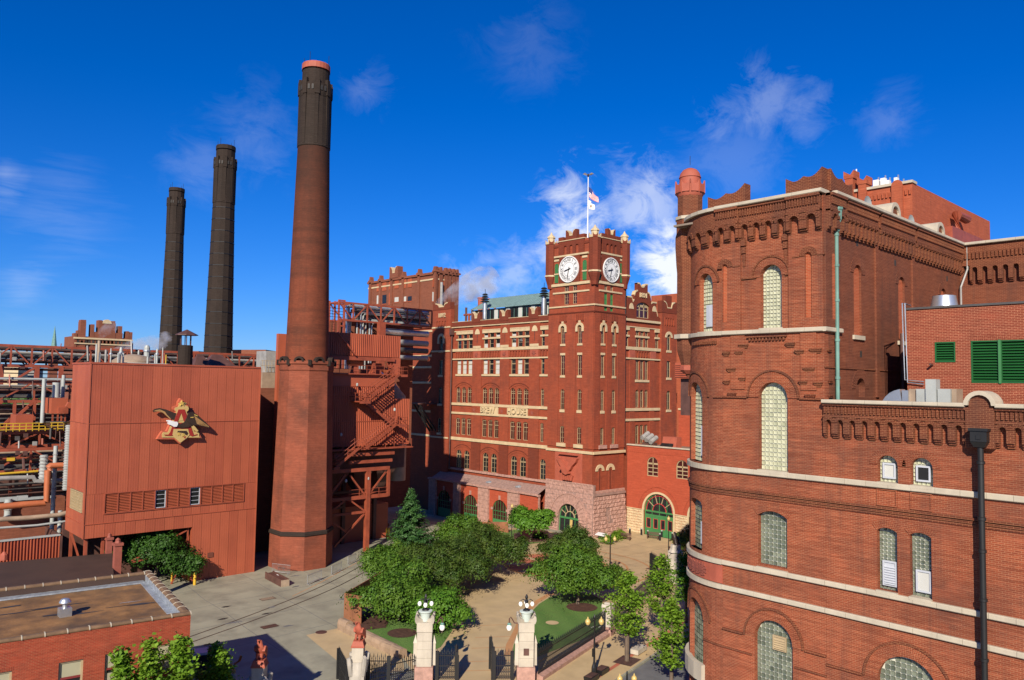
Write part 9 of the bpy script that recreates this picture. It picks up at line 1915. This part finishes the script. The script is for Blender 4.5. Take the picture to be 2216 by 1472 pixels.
random.seed(2); rng = np.random.default_rng(2)
# group left of the footpath
tree('broad leafy tree with lighter leaves at near left of footpath', (42.5, 60.5), 1.4, [(0, 0, 2.8, 2.9, 2.2), (-1.5, 1.1, 2.2, 2.1, 1.8), (1.8, -1.8, 2.0, 1.9, 1.7), (1.4, 1.6, 3.4, 2.3, 1.8), (-.6, -1.3, 2.6, 1.7, 1.5)], 520, 75, .40, .13, 'leaf_mid')
tree('low spreading tree overhanging the left lantern pillar', (43.4, 55.2), 1.0, [(0, 0, 2.0, 1.9, 1.6), (-1.2, 1.0, 1.7, 1.3, 1.3), (1.1, 1.0, 2.4, 1.6, 1.4)], 260, 70, .36, .12, 'leaf_bright')
tree('large dark fine-leaved tree in the middle of the left group', (50.8, 64.2), 1.8, [(0, 0, 3.9, 3.1, 2.4), (2.2, -1.7, 3.3, 2.4, 2.1), (-1.8, 1.9, 3.6, 2.4, 2.1), (2.6, 1.6, 4.2, 2.3, 1.9), (-.8, -2.1, 2.9, 1.8, 1.7)], 560, 80, .40, .11, 'leaf_dark')
tree('dark tree right of the middle one, overhanging the footpath', (58.6, 66.8), 1.8, [(0, 0, 3.7, 3.0, 2.3), (2.3, -1.0, 3.2, 2.4, 2.0), (-2, .8, 3.6, 2.3, 2.0), (.8, 2.1, 4.3, 2.3, 1.9), (3.2, 1.4, 3.4, 1.9, 1.7)], 540, 78, .40, .11, 'leaf_dark')
tree('mid green tree at the back of the left group', (62.5, 75.5), 1.8, [(0, 0, 3.6, 2.9, 2.2), (2.1, -1.4, 3.2, 2.4, 2.0), (-2.2, .6, 3.2, 2.3, 1.9), (3.4, 1, 2.8, 1.8, 1.6)], 430, 72, .40, .12, 'leaf_mid')
tree('mid green tree between spruce and the light near tree', (48.4, 70.6), 1.4, [(0, 0, 2.9, 2.5, 2.0), (-1.7, -.9, 2.3, 1.9, 1.6), (1.8, .6, 3.0, 2.1, 1.8)], 360, 70, .40, .12, 'leaf_mid')
# spruce
def spruce(label, o, h, rb):
    t = thing('spruce_tree', label, 'tree', (o[0], o[1], 0)); g = gz(*o); MB().tube([(o[0], o[1], g-.1), (o[0], o[1], h)], [.22, .03], 8).build('trunk', 'bark', t)
    P, N = [], []
    for k in range(44):
        f = k/43; z = .7+(h-1.0)*f; R_ = rb*(1-f)**.85+.12; nb = max(5, int(13*(1-f)+4))
        for j in range(nb):
            a = rng.uniform(0, 6.283); L = R_*rng.uniform(.75, 1.1); s = np.linspace(.15, 1, 6+int(10*(1-f))); q = np.stack([o[0]+np.cos(a)*L*s, o[1]+np.sin(a)*L*s, z-.28*L*s+.18*L*s**2], 1)
            q = np.repeat(q, 5, 0)+rng.normal(size=(len(q)*5, 3))*np.array([.13, .13, .07]); P.append(q); N.append(np.broadcast_to(np.array([np.cos(a)*.5, np.sin(a)*.5, .8]), q.shape))
    leafcloud('crown', np.concatenate(P), np.concatenate(N), .16, 'leaf_spruce', t, .6, .4)
spr = UG(917, 1258); spruce('blue-green pointed spruce at the back left of the tree group', (55.0, 76.3), 9.6, 3.9)
# right hand round trees
tree('big round green tree over the right lawn', (UG(*c7(1320, 655)).x+.8, UG(*c7(1320, 655)).y+.9), 1.6, [(0, 0, 3.4, 3.0, 2.2), (-1.8, 1.5, 3.0, 2.2, 1.9), (1.8, -1.4, 2.9, 2.2, 1.9), (.9, 1.0, 4.4, 2.1, 1.5), (-.8, -1.4, 2.6, 1.8, 1.5)], 560, 80, .40, .125, 'leaf_mid')
tree('darker round tree in the red paved circle', (TC.x+1.2, TC.y-1.4), 1.3, [(0, 0, 2.7, 2.5, 1.8), (-1.3, 1.0, 2.4, 1.9, 1.6), (1.3, -1.2, 2.7, 2.0, 1.6)], 340, 75, .40, .12, 'leaf_dark')
p = UG(1148, 1176, -.4); tree('small bright broad-leaved tree beside the tower entrance', (p.x+.3, p.y+.3), 1.3, [(0, 0, 2.9, 2.3, 1.9), (-1.1, .9, 2.5, 1.8, 1.6), (.9, -1.0, 2.9, 1.9, 1.7)], 260, 60, .38, .19, 'leaf_bright', .12)
# young street trees
def young(label, o, h, mat='leaf_yellow', den=1.0, th=2.0, rw=1.3):
    t = thing('young_tree', label, 'tree', (o[0], o[1], 0), 'young street trees'); MB().tube([(o[0], o[1], -.1), (o[0]+.03, o[1], h*.5), (o[0]-.03, o[1]+.05, h*.97)], [.16, .10, .02], 8).build('trunk', 'bark', t); P, N = [], []
    for k in range(int(60*den)):
        z = th+(h-th)*rng.uniform(0, 1)**1.1; f = (z-th)/(h-th); R_ = rw*(1.05-f)*(.55+.9*min(1, f*3))+.15; a = rng.uniform(0, 6.283); L = R_*rng.uniform(.45, 1.1); e = Vector((o[0]+math.cos(a)*L, o[1]+math.sin(a)*L, z+.35*L)); s = Vector((o[0], o[1], z-.1))
        if k % 3 == 0: MB().tube([s, e], [.035, .012], 5).build('limb', 'bark', t)
        m_ = int(44); c = np.array(s)[None]+(np.array(e)-np.array(s))[None]*rng.uniform(.35, 1.08, m_)[:, None]; P.append(c+rng.normal(size=(m_, 3))*np.array([.2, .2, .15])); N.append(np.broadcast_to(np.array([0, 0, 1.0]), (m_, 3)))
    leafcloud('crown', np.concatenate(P), np.concatenate(N), .115, mat, t, .8, .8); return t
q = UG(*c7(1668, 1045)); young('young street tree with brown tree guard on the near sidewalk', (q.x, q.y), 6.9, 'leaf_yellow', 1.25, 2.1, 1.75); sheet('tree_pit', 'mulch', [(q+kd*a+kn*b_)[:2] for a, b_ in ((-1, -.8), (1, -.8), (1, .8), (-1, .8))], .044); MB().lathe(q.x, q.y, [(.19, 0), (.19, 2.2)], 8).build('tree_guard', 'bark', None, label='brown slatted guard round the near young tree trunk', cat='tree guard')
q2 = q+kd*6.4+kn*.2; young('young street tree farther along, nearest the rounded brick corner', (q2.x, q2.y), 7.2, 'leaf_yellow', 1.2, 2.2, 1.5)
q4 = k0+kd*1.2+kn*2.6; 
q3 = q+kd*12.6; young('farthest young street tree near the far gate', (q3.x, q3.y), 6.5, 'leaf_bright', 1.1, 1.9, 1.5)
q5 = UG(1445, 1500); young('young tree at the bottom edge by the rounded brick corner', (q5.x+1.0, q5.y+.4), 6.3, 'leaf_yellow', 1.3, 1.5, 1.4)
# tree before the metal building and the trees at the bottom left
p = UG(300, 1268); tree('dense dark green tree in front of the red metal building', (p.x+1.5, p.y-.2), 2.2, [(0, 0, 3.9, 2.7, 2.0), (-2.2, 1.3, 3.5, 1.9, 1.6), (1.8, -1.2, 2.8, 1.9, 1.7), (.4, .3, 5.2, 1.7, 1.2), (2.6, -2.4, 2.0, 1.3, 1.3)], 420, 80, .42, .13, 'leaf_deep', .18, group='trees at the yard edge')
for (px, py, zc_, rw, dn, lb) in ((262, 1448, 6.55, .75, 1.0, 'bright green young tree before the left brick building, leftmost one'), (322, 1425, 6.6, 1.2, 2.0, 'bright green young tree before the left brick building, middle one'), (392, 1418, 6.3, 1.2, 2.0, 'bright green young tree at the corner of the left brick building'), (470, 1428, 5.4, 1.0, 1.5, 'bright green young tree before the guard booth')):
    q = onpl(C1, bv, px, py) if px < 410 else UG(px, py, zc_)
    if px < 410: q = q+(CP-q).normalized()*2.6; zc_ = q.z
    young(lb, (q.x, q.y), zc_+.75, 'leaf_yellow', dn, 2.2, rw)
# hedge, vines and shrubs
def shrub(label, blobs, ncl, mat, size=.10, name='shrub', cat='shrub', group='clipped shrubs'):
    t = thing(name, label, cat, (blobs[0][0], blobs[0][1], 0), group); P, N = crownpts(blobs, ncl, 60, .22, .6); leafcloud('foliage', P, N, size, mat, t); MB().tube([(blobs[0][0], blobs[0][1], gz(blobs[0][0], blobs[0][1])-.05), (blobs[0][0], blobs[0][1], blobs[0][2])], .06, 6).build('stem', 'bark', t)
a, b_ = UG(1312, 1175, -.3), UG(1345, 1160, -.3); shrub('bright clipped hedge along the tower base', [(a.x+(b_.x-a.x)*f, a.y+(b_.y-a.y)*f, .1, .9, .6) for f in np.linspace(0, 1, 6)], 110, 'leaf_yellow', name='hedge', cat='hedge')
q = UG(1485, 1185); shrub('dark creeper mass beside the rounded brick corner', [(q.x, q.y, 1.2, 1.6, 1.8), (q.x+1.5, q.y-.6, 1.6, 1.6, 2.2), (q.x-1.2, q.y+.5, .6, 1.1, .9)], 160, 'leaf_dark', .12)
q = UG(*c7(1050, 150), -.3); shrub('low bright shrub in the bed beside the entrance', [(q.x, q.y, .1, .9, .5), (q.x-.6, q.y+.8, .05, .7, .45)], 50, 'leaf_bright')
q = UG(*c7(1105, 345)); shrub('low dark groundcover in the paved circle', [(q.x, q.y, .2, .9, .35), (q.x+.9, q.y-.9, .2, .8, .35)], 50, 'leaf_dark')
# far tree line on the horizon
P, N = [], []
for i in range(420):
    a = rng.uniform(R(48), R(86)) if i < 300 else rng.uniform(R(10), R(88)); d = rng.uniform(330, 700); c = np.array([d*math.cos(a), d*math.sin(a), rng.uniform(3, 12)]); m_ = 40; P.append(c+rng.normal(size=(m_, 3))*np.array([5, 5, 2.8])); N.append(np.broadcast_to(np.array([-.5, -.5, .7]), (m_, 3)))
o = leafcloud('far_trees', np.concatenate(P), np.concatenate(N), 1.3, 'leaf_deep', None); o['kind'] = 'stuff'; o['label'] = 'distant trees along the horizon'; o['category'] = 'trees'
# ================================================================== steam
def steam(label, pts, rs, dens, sc, name='steam_plume'):
    """a puffy volume along a path"""
    m, t, b = newmat('steam_%d' % len(bpy.data.materials)); t.nodes.remove(b); o = [x for x in t.nodes if x.type == 'OUTPUT_MATERIAL'][0]
    pv = NN(t, 'ShaderNodeVolumePrincipled'); pv.inputs['Color'].default_value = (.97, .97, .98, 1); pv.inputs['Anisotropy'].default_value = .2
    n = noise(t, sc, 5, .65); t.links.new(rmp(t, n, .44, .70, 0, dens), pv.inputs['Density']); t.links.new(pv.outputs[0], o.inputs['Volume'])
    mb = MB(); mb.tube(pts, rs, 12); me = mb.mesh(name, False); bm = bmesh.new(); bm.from_mesh(me); bmesh.ops.recalc_face_normals(bm, faces=bm.faces[:]); bm.to_mesh(me); bm.free(); me.materials.append(m); ob = obj(name, me, None, kind='stuff', label=label, cat='steam')
    md = ob.modifiers.new('s', 'SUBSURF'); md.levels = md.render_levels = 2
    return ob
def SP(px, py, dep): return tuple(atdepth(px, py, dep))
steam('white steam drifting up from the brew house pavilion roof', [SP(940, 662, 150), SP(960, 652, 150), SP(990, 636, 151), SP(1030, 618, 152), SP(1080, 596, 154)], [.5, 1.3, 2.4, 3.4, 3.6], .55, .35)
steam('thin steam wisp over the condensers left of the chimney', [SP(225, 775, 112), SP(255, 762, 112), SP(295, 755, 112), SP(340, 745, 112), SP(372, 722, 112)], [.3, 1.0, 1.6, 1.5, .9], .7, .8)
steam('thin steam wisp rising from the tan steam pipe', [SP(213, 738, 113), SP(217, 725, 113), SP(232, 712, 113), SP(255, 700, 113)], [.2, .7, 1.0, .8], .5, .9)
